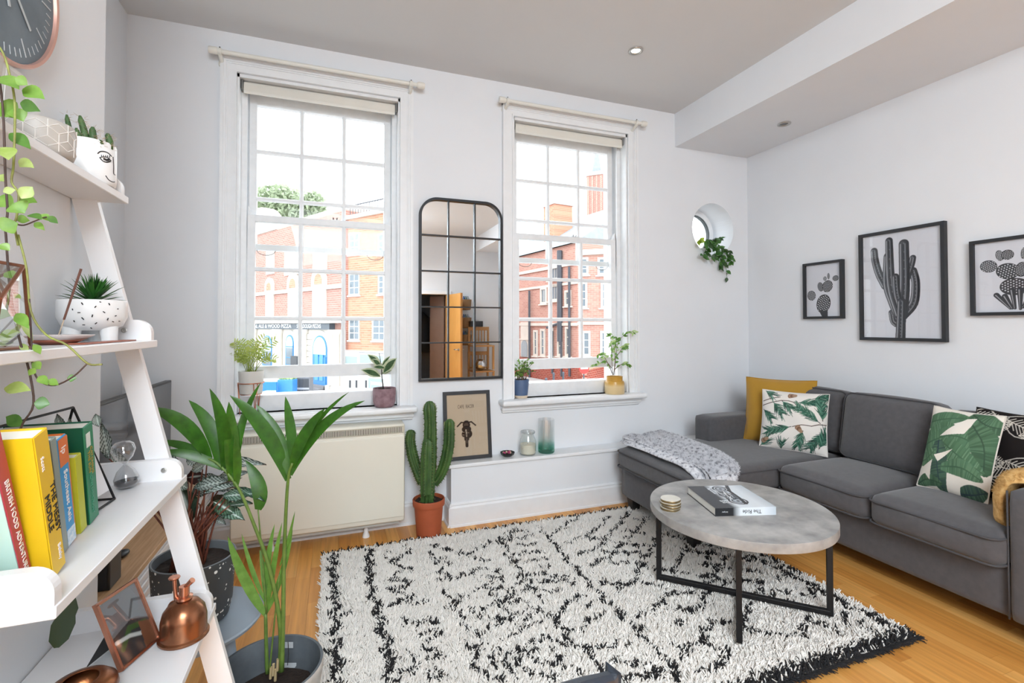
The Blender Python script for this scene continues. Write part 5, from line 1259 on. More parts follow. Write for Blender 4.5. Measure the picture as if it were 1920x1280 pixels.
for k, (b_, t_, w_, c1, c2) in enumerate(CL):
    dd = DC + rs.uniform(-0.05, 0.07); B0 = striped_leaf(ct, (*b_, dd), (*t_, dd + rs.uniform(-0.03, 0.03)), w_, c1, c2, 100 + k)
    a = rs.random() * 6.28; rr = 0.05 * math.sqrt(rs.random()); g0 = V(sx_ - 0.02 + rr * math.cos(a), sy_ + rr * math.sin(a), sz_ + 0.17)
    P = bez(g0, g0 * 0.45 + B0 * 0.55 + V(0, 0, 0.03), B0, 7); MB().tube(P, [0.0042 - 0.0003 * i for i in range(8)], 6).build('leaf_stem', M_CSTEM, ct, world=True, smooth=True)
for k in range(12):
    a = rs.random() * 6.28; rr = 0.055 * math.sqrt(rs.random()); g0 = V(sx_ - 0.02 + rr * math.cos(a), sy_ + rr * math.sin(a), sz_ + 0.17); e = at(rs.uniform(318, 402), rs.uniform(945, 975), DC + rs.uniform(-0.04, 0.04))
    MB().tube([g0, (g0 + e) / 2 + V(rs.uniform(-0.006, 0.006), 0, 0), e], [0.0045, 0.004, 0.003], 6).build('leaf_stem', M_CSTEM, ct, world=True, smooth=True)

# --- sill plants
SZ = ZS + 0.0005
# pale palm in copper stand
q0 = ony(471, 712, 3.20)
lp = thing('parlour_palm', 'pale yellow-green parlour palm in a white pot on a copper wire stand', 'potted plant', (q0.x, 3.20, SZ))
M_COP = pm('copper_wire', 'c98365', 0.3, 0.9); M_WPOT = pm('matt_white_pot', 'cfccc6', 0.7, var=0.03)
MB().lathe([(0, 0.122), (0.056, 0.122), (0.060, 0.126), (0.0675, 0.252), (0.066, 0.255), (0.063, 0.253), (0.060, 0.235), (0, 0.235)], 40).build('pot', M_WPOT, lp, smooth=True, auto=40)
soil(0.060, 0.240, lp)
m = MB(); m.tube([(0.069 * math.cos(a), 0.069 * math.sin(a), 0.185) for a in [2 * PI * k / 36 for k in range(37)]], 0.0028, 6)
sd_ = m.build('stand_ring', M_COP, lp, smooth=True)
for k in range(3):
    a = 0.5 + k * 2 * PI / 3 + 2.6
    for s in (-0.16, 0.16): MB().tube([(0.069 * math.cos(a + s), 0.069 * math.sin(a + s), 0.185), (0.058 * math.cos(a), 0.058 * math.sin(a), 0.002)], 0.0024, 6).build('stand_leg', M_COP, lp, smooth=True)
MB().tube([(0.056 * math.cos(a), 0.056 * math.sin(a), 0.119) for a in [2 * PI * k / 30 for k in range(31)]], 0.0024, 6).build('stand_ring', M_COP, lp, smooth=True)
M_PALE = leaf_mat('pale_palm', 'a9b85a', 'c3cf78', 0.5, 0.4); M_PALE2 = leaf_mat('pale_palm_deep', '8fa344', 'b4c267', 0.5, 0.4)
dp = depth_of((q0.x, 3.2, 1.1)); rl = random.Random(31)
fr_t = [(433, 655), (440, 642), (452, 640), (462, 645), (478, 640), (496, 632), (514, 638), (438, 668), (505, 668), (516, 672), (448, 660), (470, 655), (484, 652), (492, 645), (444, 672), (456, 672), (488, 668)]
for k, (u, v) in enumerate(fr_t):
    g0 = V(q0.x + rl.uniform(-0.02, 0.02), 3.2 + rl.uniform(-0.02, 0.02), SZ + 0.24); e = at(u, v, dp + rl.uniform(-0.05, 0.05))
    md = (g0 + e) / 2 + V(0, 0, 0.05 + 0.02 * rl.random()); P = bez(g0, md, e, 10)
    fo = MB().tube(P, [0.0022 - 0.00014 * i for i in range(11)], 5).build('frond', M_PALE2, lp, world=True, smooth=True)
    m = MB()
    for i in range(4, 11):
        for s in (-1, 1):
            d = (P[i] - P[i - 1]).normalized(); sd = d.cross((CAMP - P[i]).normalized()).normalized() * s
            L = 0.045 * (1 - abs(i - 7.5) / 7); tip = P[i] + (d * 0.6 + sd * 0.7 + V(0, 0, -0.25)).normalized() * L
            o = blade(P[i], tip, 0.0075, LAN, normal=tilt((CAMP - P[i]).normalized(), k * 20 + i, 0.7)); m.add(o.v, o.f)
    lf = m.build('leaflets', M_PALE if k % 2 else M_PALE2, fo, world=True, smooth=True); lf['kind'] = 'stuff'
# rubber plant
q1 = onz(718, 758, SZ)
rp_ = thing('rubber_plant', 'variegated rubber plant in a mottled purple pot on the heater-side sill', 'potted plant', (q1.x, 3.20, SZ))
M_PURP = pm('mottled_purple', '7d6068', 0.7, hex2='9b7f86', vscale=28)
MB().lathe([(0, 0), (0.050, 0), (0.062, 0.010), (0.070, 0.035), (0.072, 0.118), (0.070, 0.121), (0.066, 0.119), (0.065, 0.108), (0, 0.108)], 40).build('pot', M_PURP, rp_, smooth=True, auto=40)
soil(0.065, 0.110, rp_)
dr = depth_of((q1.x, 3.2, 1.0))
stp = poly_smooth([at(719, 730, dr), at(716, 705, dr), at(715, 688, dr), at(711, 662, dr)], 4)
stm = MB().tube(stp, [0.0042 - 0.0002 * i for i in range(len(stp))], 6).build('stem', pm('dark_stem', '3b3530', 0.7), rp_, world=True, smooth=True)
for k, (b_, t_, w_) in enumerate((((714, 706), (677, 693), 13), ((719, 699), (744, 671), 15), ((713, 686), (689, 664), 12), ((714, 686), (698, 673), 10), ((716, 686), (732, 667), 6), ((722, 690), (699, 688), 8), ((716, 700), (735, 694), 6))):
    dd = dr + (-0.02, 0.0, 0.02, -0.03, 0.02, -0.05, 0.03)[k]
    B0, T0 = at(*b_, dd), at(*t_, dd + 0.01)
    blade(B0, T0, w_ * dd / FPX * 1.25, OV, 0.05, tilt((CAMP - B0).normalized(), 300 + k, 0.3)).build('leaf', leaf_mat('variegated_edge', 'a9b58e', 'c8cdb0', 0.4, 0.2), rp_, world=True, smooth=True)
    nn = (CAMP - B0).normalized() * 0.0018
    o = blade(B0 + (T0 - B0) * 0.04 + nn, B0 + (T0 - B0) * 0.93 + nn, w_ * dd / FPX * 0.72, OV, 0.05, tilt((CAMP - B0).normalized(), 300 + k, 0.3)).build('leaf_centre', leaf_mat('variegated_green', '355033', '4d6f45', 0.4, 0.2), rp_, world=True, smooth=True)
# small bush in the blue pot
q2 = ony(975, 730, 3.275)
bp = thing('blue_pot_plant', 'small bushy green plant in a blue pot with a bare clay foot', 'potted plant', (q2.x, 3.262, SZ))
M_BLUE = pm('blue_glaze', '4f6486', 0.5, var=0.06, vscale=20)
MB().lathe([(0.050, 0.018), (0.0505, 0.02), (0.062, 0.128), (0.061, 0.131), (0.057, 0.130), (0.055, 0.115), (0, 0.115)], 36).build('pot', M_BLUE, bp, smooth=True, auto=40)
MB().lathe([(0, 0), (0.048, 0), (0.0495, 0.002), (0.0505, 0.019), (0.048, 0.019)], 36).build('foot', pm('bare_clay', 'd1bfa8', 0.8), bp, smooth=True, auto=40)
soil(0.055, 0.118, bp)
db = depth_of((q2.x, 3.262, 1.0)); M_BUSH = leaf_mat('bush_green', '5f8a33', '86ab4c', 0.5, 0.35); M_BUSH2 = leaf_mat('bush_dark', '3f6a2a', '5c8a3a', 0.5, 0.3)
def sprig(root, g0, e, nleaf, L, w_, mats, seed, name='sprig', sag=0.04):
    r = random.Random(seed); P = bez(g0, (V(*g0) + V(*e)) / 2 + V(r.uniform(-0.01, 0.01), 0, sag), e, 8)
    fo = MB().tube(P, [0.0018 - 0.0001 * i for i in range(9)], 5).build(name, pm('twig', '6a5a44', 0.8), root, world=True, smooth=True); m = MB()
    for i in range(nleaf):
        t = 0.35 + 0.65 * i / max(1, nleaf - 1); j = min(7, int(t * 8)); p = P[j].lerp(P[j + 1], t * 8 - j if t < 1 else 1)
        dv = V(r.uniform(-1, 1), r.uniform(-1, 1), r.uniform(-0.3, 0.9)).normalized()
        o = blade(p, p + dv * L * r.uniform(0.7, 1.2), w_, OV, 0, tilt((CAMP - p).normalized(), seed * 50 + i, 0.9)); m.add(o.v, o.f)
    lf = m.build('leaves', r.choice(mats), fo, world=True, smooth=True); lf['kind'] = 'stuff'
rb2 = random.Random(77)
for k in range(26):
    a = rb2.random() * 6.28; rr = 0.04 * math.sqrt(rb2.random()); g0 = (q2.x + rr * math.cos(a), 3.262 + rr * math.sin(a), SZ + 0.12)
    e = at(rb2.uniform(961, 1003), rb2.uniform(672, 705), db + rb2.uniform(-0.05, 0.04)); sprig(bp, g0, e, 9, 0.017, 0.011, (M_BUSH, M_BUSH2), 500 + k)
# ficus in the ochre jar
q3 = onz(1151, 737, SZ)
fc = thing('ficus_plant', 'little ficus tree in an ochre stoneware jar on the ledge-side sill', 'potted plant', (q3.x, 3.205, SZ))
oc = NT('ochre_stoneware'); tco = oc.n('ShaderNodeTexCoord'); so = oc.n('ShaderNodeSeparateXYZ'); oc.l(tco.outputs['Object'], so.inputs[0]); mo = oc.n('ShaderNodeMapRange'); mo.inputs[2].default_value = 0.13; oc.l(so.outputs[2], mo.inputs[0])
oc.l(oc.ramp(mo.outputs[0], [(0.0, S('d9c193')), (0.45, S('dcc394')), (0.62, S('c89c48')), (1.0, S('c1913a'))]), oc.b.inputs['Base Color']); oc.b.inputs['Roughness'].default_value = 0.3
MB().lathe([(0, 0), (0.070, 0), (0.075, 0.006), (0.075, 0.075), (0.070, 0.094), (0.061, 0.100), (0.061, 0.126), (0.0625, 0.130), (0.060, 0.132), (0.057, 0.130), (0.056, 0.115), (0, 0.115)], 44).build('pot', oc.m, fc, smooth=True, auto=40)
soil(0.056, 0.118, fc)
df = depth_of((q3.x, 3.205, 1.1)); M_FIC = leaf_mat('ficus_green', '4f7f33', '7da850', 0.4, 0.35); M_FIC2 = leaf_mat('ficus_variegated', '93b56c', 'c5d3a0', 0.4, 0.35); M_BARK = pm('ficus_bark', '6e5a4c', 0.85)
rf = random.Random(91); br = [[(1149, 703), (1147, 670), (1146, 645), (1143, 624)], [(1152, 703), (1155, 665), (1160, 640), (1178, 622), (1190, 623)], [(1150, 703), (1153, 680), (1153, 655), (1157, 632)], [(1148, 700), (1142, 685), (1132, 668), (1122, 664)], [(1147, 690), (1136, 678), (1120, 682), (1112, 684)], [(1153, 692), (1163, 684), (1172, 680), (1178, 684)], [(1152, 672), (1162, 660), (1168, 650), (1172, 648)]]
for k, b_ in enumerate(br):
    off = rf.uniform(-0.03, 0.03); P = poly_smooth([at(u, v, df + off * i) for i, (u, v) in enumerate(b_)], 4); n = len(P)
    tw = MB().tube(P, [0.0030 - 0.002 * i / n for i in range(n)], 6).build('branch', M_BARK, fc, world=True, smooth=True)
    for i in range(n // 3, n):
        if rf.random() < 0.95:
            for s in range(2 if i > n // 2 else 1):
                dv = (_R * rf.uniform(-1, 1) + _U * rf.uniform(-1.0, 0.5) + _F * rf.uniform(-0.6, 0.4)).normalized(); L = rf.uniform(0.028, 0.042)
                blade(P[i], P[i] + dv * L, L * 0.46, OV, 0.03, tilt((CAMP - P[i]).normalized(), k * 30 + i, 0.7)).build('leaf', rf.choice((M_FIC, M_FIC, M_FIC2)), tw, world=True, smooth=True)
# trailing pothos in the porthole
pp = thing('trailing_pothos', 'trailing green pothos spilling out of the round porthole', 'potted plant', (PCX - 0.03, D + 0.10, PCZ - PR + 0.004))
MB().lathe([(0, 0.012), (0.040, 0.012), (0.046, 0.06), (0.044, 0.062), (0.042, 0.055), (0, 0.050)], 24).build('pot', pm('white_plastic', 'dadcda', 0.4), pp, smooth=True, auto=40)
M_PO = leaf_mat('pothos_green', '35602a', '4f8238', 0.4, 0.25); M_PO2 = leaf_mat('pothos_dark', '27451f', '3a5c2c', 0.4, 0.2); M_PO3 = leaf_mat('pothos_lime', '8fae35', 'b2c64a', 0.4, 0.35)
rq = random.Random(12); top = V(PCX - 0.03, D + 0.10, PCZ - PR + 0.06)
strands = [[(1335, 452), (1348, 475), (1360, 495), (1363, 520)], [(1335, 455), (1352, 470), (1366, 480), (1372, 492)], [(1330, 455), (1322, 470), (1318, 482)], [(1330, 450), (1316, 455), (1308, 452)], [(1335, 450), (1345, 447), (1352, 448)], [(1335, 458), (1340, 475), (1342, 488)], [(1332, 455), (1330, 470), (1334, 482)], [(1338, 455), (1358, 466), (1370, 474), (1372, 486)], [(1340, 458), (1350, 485), (1357, 508)]]
for k, s in enumerate(strands):
    pts = [top] + [ony(u, v, D - 0.03 - 0.012 * (k % 4)) for u, v in s]; P = poly_smooth(pts, 4); n = len(P)
    tw = MB().tube(P, 0.0018, 5).build('vine', M_PO, pp, world=True, smooth=True)
    for i in range(3, n):
        dv = (V(rq.uniform(-1, 1), rq.uniform(-0.6, 0.1), rq.uniform(-1.2, 0.4))).normalized(); L = rq.uniform(0.045, 0.065)
        blade(P[i], P[i] + dv * L, L * 0.62, OV, 0.05, tilt(V(-0.3, -1, 0.2), k * 40 + i, 0.7)).build('leaf', M_PO3 if (k == 3 and i > n // 2) else rq.choice((M_PO, M_PO, M_PO2)), tw, world=True, smooth=True)
# ------------------------------------------------------------------ ladder shelf against the chimney breast
M_SH = pm('white_lacquer', 'e4e4e6', 0.35, var=0.01, vscale=5)
YF, YN = 1.500, 0.860
ZT = [1.630, 1.263, 0.908, 0.560]; XFr = [-0.498, -0.432, -0.363, -0.293]; XBk = XB + 0.003
ls = thing('ladder_shelf', 'white leaning ladder shelf with four shelves in the left foreground', 'shelf', (-0.40, 1.18, 0))
def railx(z): return -0.300 - 0.244 * (z - 0.559)
for y0, y1 in ((YF - 0.020, YF - 0.002), (0.682, 0.700)):
    zt = 1.628; MB().prism([(railx(0) - 0.055, 0), (railx(0), 0), (railx(zt), zt), (railx(zt) - 0.050, zt)], y0, y1, 'y').build('side_rail', M_SH, ls, world=True)
for i in range(4):
    yn = 0.700 if i < 2 else YN
    sh = MB().bbox((XBk, yn, ZT[i] - 0.018), (XFr[i], YF, ZT[i]), 0.0015, 1).build('shelf_board', M_SH, ls, world=True)
    if i > 1: MB().box((XBk, 0.700, ZT[i] - 0.018), (-0.52, YN, ZT[i])).build('bracket', M_SH, sh, world=True)
    for y0, y1 in ((YF - 0.040, YF - 0.0205), (yn + 0.0005, yn + 0.020)):
        h_ = 0.052 if i else 0.046; r = 0.034; xf_ = XFr[i] - 0.002
        pl = [(XBk + 0.002, ZT[i]), (xf_, ZT[i])] + arc(xf_ - r, ZT[i] + h_ - r, r, 0, 90, 8) + [(XBk + 0.002, ZT[i] + h_)]
        e = MB().prism(pl, y0 if y0 > 1.2 else y0, y1, 'y').build('end_panel', M_SH, sh, world=True)
        if y0 > 1.2 and i: MB().lathe([(0, 0), (0.006, 0), (0.0065, 0.0015), (0.004, 0.002), (0.0035, 0.0008), (0, 0.0008)], 16, M=Matrix.Translation((railx(ZT[i] + 0.025) - 0.012, y0 - 0.0002, ZT[i] + 0.026)) @ Matrix.Rotation(PI / 2, 4, 'X')).build('bolt', M_NICK, sh, world=True)
def oncyl(u, v, c, r):
    d = ray(u, v); a = d.x ** 2 + d.y ** 2; b_ = d.x * (CAMP.x - c[0]) + d.y * (CAMP.y - c[1]); cc = (CAMP.x - c[0]) ** 2 + (CAMP.y - c[1]) ** 2 - r * r
    q = max(0.0, b_ * b_ - a * cc); return CAMP + d * ((-b_ - math.sqrt(q)) / a)

# wall clock on the chimney breast
cy0, cz0, cr = 1.163, 1.992, 0.190
ck = thing('wall_clock', 'round slate-grey wall clock with a copper rim on the chimney breast', 'clock', (XB + 0.0005, cy0, cz0))
Mc = Matrix.Rotation(PI / 2, 4, 'Y')
M_SLATE = pm('slate_dial', '5d6972', 0.6, hex2='6d7982', vscale=12); M_ROSE = pm('rose_copper', 'e2b3a4', 0.3, 0.7)
MB().lathe([(0, 0.0), (cr - 0.004, 0.0), (cr - 0.004, 0.020), (0, 0.020)], 72, M=Mc).build('dial', M_SLATE, ck)
MB().lathe([(cr - 0.006, 0.018), (cr - 0.005, 0.026), (cr, 0.028), (cr + 0.003, 0.024), (cr + 0.003, 0.0), (cr - 0.006, 0.0)], 72, M=Mc).build('rim', M_ROSE, ck, smooth=True, auto=35)
M_TICK = pm('pale_marking', 'b9c0c4', 0.5)
for k in range(60):
    a = 2 * PI * k / 60; l = 0.034 if k % 5 == 0 else 0.016; r1 = cr - 0.018; d = V(0, math.cos(a), math.sin(a))
    MB().bar(V(0.0205, 0, 0) + d * (r1 - l), V(0.0205, 0, 0) + d * r1, 0.0028 if k % 5 == 0 else 0.0016, 0.0008, up=V(1, 0, 0)).build('hour_mark' if k % 5 == 0 else 'minute_mark', M_TICK, ck)
for nm, a, l, w_ in (('hour_hand', -1.25, 0.085, 0.007), ('minute_hand', -0.75, 0.13, 0.005)):
    d = V(0, math.cos(a), math.sin(a)); MB().bar(V(0.0225, 0, 0) - d * 0.02, V(0.0225, 0, 0) + d * l, w_, 0.0012, up=V(1, 0, 0)).build(nm, M_TICK, ck)
MB().lathe([(0, 0.025), (0.008, 0.025), (0.008, 0.021)], 16, M=Mc).build('hub', M_ROSE, ck)

# --- top shelf
pot1 = (-0.542, 1.402); r1 = 0.050; zs1 = ZT[0] + 0.0003
fp = thing('face_planter', 'white planter drawn with a winking face, holding small spiny cacti', 'potted plant', (*pot1, zs1))
M_WCER = pm('white_ceramic', 'e4e4e4', 0.3, var=0.01)
MB().lathe([(0, 0), (r1 - 0.004, 0), (r1 - 0.001, 0.003), (r1, 0.010), (r1, 0.094), (r1 - 0.002, 0.098), (r1 - 0.005, 0.097), (r1 - 0.006, 0.080), (0, 0.080)], 40).build('pot', M_WCER, fp, smooth=True, auto=40)
soil(r1 - 0.006, 0.086, fp)
def decal(pts, w_, nm, root=fp, c=pot1, r=r1, mat=M_INKB):
    P = [oncyl(u, v, c, r + 0.0004) for u, v in pts]; MB().tube(poly_smooth(P, 4), w_, 5).build(nm, mat, root, world=True)
decal([(183, 288), (188, 284), (196, 284), (203, 287), (209, 293)], 0.0012, 'eyebrow')
decal([(187, 295), (192, 301), (199, 304), (205, 303), (208, 301)], 0.0012, 'eyelid'); decal([(187, 295), (194, 294), (202, 295), (208, 301)], 0.0009, 'eyelid')
decal([(194, 297), (200, 300), (204, 299)], 0.0026, 'pupil')
for k in range(5): decal([(191 + 3.6 * k, 294.5 + 0.3 * k * k * 0.3), (190 + 3.8 * k, 290 + 0.4 * k)], 0.0007, 'eyelash')
decal([(212, 294), (213, 310), (213, 325), (216, 328)], 0.0008, 'nose'); decal([(198, 329), (204, 337), (211, 341), (215, 341)], 0.0010, 'smile')
M_CA2 = leaf_mat('small_cactus', '2f4a2a', '4c6a3a', 0.6, 0.0); M_SPN = pm('pale_spine', 'b09a80', 0.7); rc = random.Random(3)
for u0, v0, u1, v1, rr in ((133, 258, 125, 215, 0.008), (163, 258, 150, 217, 0.010), (172, 262, 174, 238, 0.011), (150, 258, 143, 240, 0.008), (185, 268, 188, 262, 0.010), (205, 276, 202, 250, 0.010)):
    d0 = depth_of((*pot1, 1.72)) + rc.uniform(-0.02, 0.01); A, B_2 = at(u0, v0, d0), at(u1, v1, d0); A.z = min(A.z, zs1 + 0.085)
    cb = MB().tube([A, A.lerp(B_2, 0.5) + V(0.002, 0, 0), A.lerp(B_2, 0.85), B_2], [rr * 0.75, rr * 0.75, rr * 0.6, rr * 0.25], 10).build('cactus', M_CA2, fp, world=True, smooth=True)
    m = MB()
    for k in range(40):
        t = rc.random(); p = A.lerp(B_2, t); d = V(rc.uniform(-1, 1), rc.uniform(-1, 1), rc.uniform(-0.4, 0.7)).normalized(); m.tube([p + d * rr * 0.8, p + d * (rr + 0.007)], [0.0005, 0.0002], 3)
    s_ = m.build('spines', M_SPN, cb, world=True); s_['kind'] = 'stuff'
pot2 = (-0.546, 1.205); r2 = 0.054
gp = thing('star_planter', 'grey planter patterned with white star lines on the top shelf', 'planter', (*pot2, zs1))
MB().lathe([(0, 0), (r2 - 0.010, 0), (r2 - 0.003, 0.003), (r2, 0.012), (r2, 0.058), (r2 - 0.002, 0.066), (r2 - 0.008, 0.069), (r2 - 0.010, 0.060), (0, 0.055)], 40).build('pot', pm('warm_grey_glaze', 'b3aea8', 0.45), gp, smooth=True, auto=50)
M_LINE = pm('white_line_glaze', 'e3e0dc', 0.5)
for k in range(10):
    a0 = 2 * PI * k / 10
    for zc_, sft in ((0.022, 0), (0.050, 0.5)):
        a = a0 + sft * 2 * PI / 10
        for q in range(6):
            b_ = PI * q / 3 + PI / 6; da, dz = math.cos(b_) * 0.019 / r2, math.sin(b_) * 0.019
            P = [V(pot2[0] + (r2 + 0.0003) * math.cos(a + da * t), pot2[1] + (r2 + 0.0003) * math.sin(a + da * t), zs1 + min(0.064, max(0.006, zc_ + dz * t))) for t in (0, 0.5, 1)]
            if math.cos(a - math.atan2(-1, 0.4)) > -0.1: MB().tube(P, 0.0008, 4).build('star_line', M_LINE, gp, world=True)
dpl = thing('arched_panel', 'plain white arched board leaning on the breast above the star planter', 'board', (XB + 0.003, 1.24, zs1), (0, 0, 0))
out = [(-0.11, 0), (0.085, 0)] + arc(0.0, 0.05, 0.085, 0, 90, 10, 0.125) + [(-0.11, 0.172)]
MB().prism(out, 0.0, 0.006, 'x', M=Matrix.Rotation(0.06, 4, 'Y')).build('board', pm('white_board', 'e2e1de', 0.5), dpl)
MB().prism([(-0.05, 0.0), (0.012, 0.0), (0.012, 0.165), (-0.05, 0.165)], 0.008, 0.0095, 'x', M=Matrix.Rotation(0.05, 4, 'Y')).build('card', pm('grey_card', 'cfccc8', 0.6), dpl)

# --- second shelf
zs2 = ZT[1] + 0.0003
pot3 = (-0.528, 1.392); r3 = 0.064
sp3 = thing('spotted_planter', 'white three-legged planter with black flecks and a spiky green succulent', 'potted plant', (*pot3, zs2))
MB().lathe([(0, 0.026), (r3 * 0.55, 0.026), (r3 * 0.86, 0.036), (r3, 0.056), (r3, 0.093), (r3 - 0.002, 0.096), (r3 - 0.006, 0.095), (r3 - 0.007, 0.082), (0, 0.080)], 40).build('pot', M_WCER, sp3, smooth=True, auto=50)
for k in range(3):
    a = -0.35 + k * 2 * PI / 3; MB().tube([(0.040 * math.cos(a), 0.040 * math.sin(a), 0.0), (0.036 * math.cos(a), 0.036 * math.sin(a), 0.045)], [0.015, 0.019], 14).build('leg', M_WCER, sp3, smooth=True, auto=40)
for u, v, du, dv in ((154, 569, 3, 4), (179, 575, 3, -3), (205, 570, 2, 4), (148, 586, 5, 0), (173, 592, -1, 5), (195, 585, 4, 3), (155, 597, 4, 4), (202, 598, 2, -4), (217, 592, 3, -1), (180, 606, 4, -3), (157, 609, 5, 0), (212, 603, 3, 1), (221, 579, 2, 0), (171, 615, 3, 2), (136, 580, 1, 3), (139, 602, 2, 3), (224, 602, 2, 0), (188, 566, 3, 1)):
    decal([(u - du / 2, v - dv / 2), (u, v), (u + du / 2, v + dv / 2)], 0.0011, 'fleck', sp3, pot3, r3)
M_SUC = leaf_mat('succulent_green', '24521f', '3b7a30', 0.45, 0.15); rsu = random.Random(2)
cS = V(*pot3, zs2 + 0.090)
for k in range(80):
    el = math.radians(rsu.uniform(4, 88)); a = k * 2.399; d = V(math.cos(a) * math.cos(el), math.sin(a) * math.cos(el), math.sin(el)); L = 0.060 + 0.012 * rsu.random()
    P = [cS + d * 0.006, cS + d * L * 0.4, cS + d * L * 0.8 + V(0, 0, 0.001), cS + d * L]
    MB().strip(P, [0.007, 0.008, 0.005, 0.0006], V(0, 0, 1) if abs(d.z) < 0.9 else V(1, 0, 0), 0.5).build('leaf', M_SUC, sp3, world=True, smooth=True)
whp = thing('white_plate', 'round white plate standing on edge at the back of the second shelf', 'plate', (XB + 0.006, 1.235, zs2), (0, 0.12, 0))
MB().lathe([(0, 0.012), (0.030, 0.012), (0.048, 0.008), (0.064, 0.0), (0.065, 0.003), (0.048, 0.013), (0.030, 0.017), (0, 0.017)], 40, M=Matrix.Translation((0.0, 0, 0.065)) @ Matrix.Rotation(PI / 2, 4, 'Y')).build('plate', M_WCER, whp, smooth=True, auto=50)
p = onz(112, 641, ZT[1]); ic = V(-0.515, 1.205, zs2)
inc = thing('incense_dish', 'shallow white saucer with copper underside holding an incense stick', 'dish', ic)
MB().lathe([(0.020, 0.004), (0.044, 0.010), (0.058, 0.0175), (0.0585, 0.019), (0.056, 0.019), (0.040, 0.012), (0, 0.009)], 40).build('saucer', pm('blush_ceramic', 'd8cdca', 0.4), inc, smooth=True)
MB().lathe([(0, 0), (0.024, 0), (0.034, 0.004), (0.043, 0.0095), (0.020, 0.0035)], 32).build('copper_base', pm('copper_clay', 'a5614c', 0.45, 0.3), inc, smooth=True)
di = depth_of(ic); A, Bq = at(108, 634, di), at(152, 504, di); MB().tube([A, A.lerp(Bq, 0.27)], 0.0011, 6).build('bare_stick', pm('bamboo', 'cdb8a0', 0.7), inc, world=True)
MB().tube([A.lerp(Bq, 0.27), Bq], [0.0020, 0.0022], 8).build('incense', pm('incense_brown', '6d4a40', 0.9), inc, world=True)
ctr = thing('copper_tray', 'thin flat copper tray under the planter on the second shelf', 'tray', (-0.475, 1.30, zs2))
MB().bbox((-0.008, -0.13, 0), (0.020, 0.13, 0.003), 0.0012).build('tray', pm('copper_clay', 'a5614c'), ctr)
# geometric terrarium
M_TCOP = pm('aged_copper', '8a5a44', 0.4, 0.75)
tx, ty = -0.505, 1.005
te = thing('glass_terrarium', 'faceted clear glass terrarium with copper edges on the second shelf', 'terrarium', (tx, ty, zs2))
dT = depth_of((tx, ty, 1.33))
vtx = {'a': at(44, 499, dT - 0.01), 'b': at(57, 651, dT + 0.02), 'c': at(-20, 488, dT - 0.02), 'd': at(-14, 651, dT - 0.08), 'e': at(0, 560, dT - 0.10), 'f': at(-60, 560, dT - 0.06), 'g': at(-6, 520, dT + 0.10), 'h': at(-55, 645, dT)}
for k_ in ('b', 'd', 'h'): vtx[k_].z = zs2 + 0.002
for a, b_ in (('a', 'b'), ('a', 'c'), ('a', 'e'), ('b', 'd'), ('e', 'd'), ('e', 'c'), ('a', 'g'), ('g', 'b'), ('c', 'f'), ('f', 'd'), ('f', 'h'), ('g', 'h'), ('b', 'h'), ('g', 'c')):
    MB().tube([vtx[a], vtx[b_]], 0.0026, 6).build('copper_edge', M_TCOP, te, world=True)
for tri in (('a', 'b', 'e'), ('e', 'b', 'd'), ('a', 'e', 'c'), ('c', 'e', 'f'), ('e', 'd', 'f'), ('a', 'g', 'b'), ('g', 'c', 'a')):
    MB().add([vtx[q] for q in tri], [(0, 1, 2)]).build('pane', glass_mat('terrarium_glass', (0.93, 0.96, 0.95, 1), 0.12), te, world=True)

# --- books on the third shelf
zs3 = ZT[2] + 0.0003
def book(label, y0, th, h_, depth, xs, spine_hex, cover_hex, lean, group='books on the third shelf', name='book'):
    """spine faces the room (+x); leans towards the near end"""
    o = thing(name, label, 'book', (xs, y0 + th, zs3), (lean, 0, 0), group)
    # local: x from -depth to 0, y from -th to 0, z up; pivot at the far bottom edge of the spine
    cov = pm('cover_' + cover_hex, cover_hex, 0.4, var=0.03)
    MB().box((-depth, -th, 0), (-0.001, -th + 0.0018, h_)).build('front_cover', cov, o)
    MB().box((-depth, -0.0018, 0), (-0.001, 0, h_)).build('back_cover', cov, o)
    MB().bbox((-0.003, -th, 0), (0, 0, h_), 0.001, 1).build('spine', pm('cover_' + spine_hex, spine_hex, 0.4, var=0.03), o)
    MB().box((-depth + 0.003, -th + 0.0018, 0.003), (-0.003, -0.0018, h_ - 0.003)).build('pages', M_PAGE, o)
    return o
LN_ = 0.145
def zback(o, th, lean):    # lift so that the near bottom edge stays on the board
    o.location.z += th * math.sin(lean)
bl = []
def spine_text(o, body, size, y, z, mat, sx=1.0, align='CENTER', nm='spine_title'):
    # reads downwards on the spine
    text(nm, body, size, o, (0.0006, y, z), (0, PI / 2, 0), mat, align, sx)
M_TW = pm('text_white', 'efe9e6', 0.5); M_TB = pm('text_black', '1c1a18', 0.5)
o = book('red-spined mint-covered British food book, nearest of the shelf row', 0.926, 0.024, 0.258, 0.17, -0.428, 'b23a4a', 'bcdcd2', 0.34); zback(o, 0.024, 0.34)
spine_text(o, 'BRITISH FOOD ADVENTURE', 0.0125, -0.012, 0.105, M_TW)
o = book('thick bright yellow book with black title on the shelf', 0.952, 0.036, 0.238, 0.155, -0.405, 'e3ba18', 'e2ba1c', 0.26); zback(o, 0.036, 0.26)
spine_text(o, 'THE MESSY\nMIDDLE', 0.0175, -0.017, 0.108, M_TB); spine_text(o, 'Scott', 0.011, -0.024, 0.190, M_TW, nm='author_name'); spine_text(o, 'Belsky', 0.011, -0.012, 0.032, M_TW, nm='author_name')
o = book('cream paperback squeezed behind the yellow book', 1.020, 0.020, 0.214, 0.13, -0.432, 'd9d2c4', 'd4cdbd', 0.24); zback(o, 0.020, 0.24)
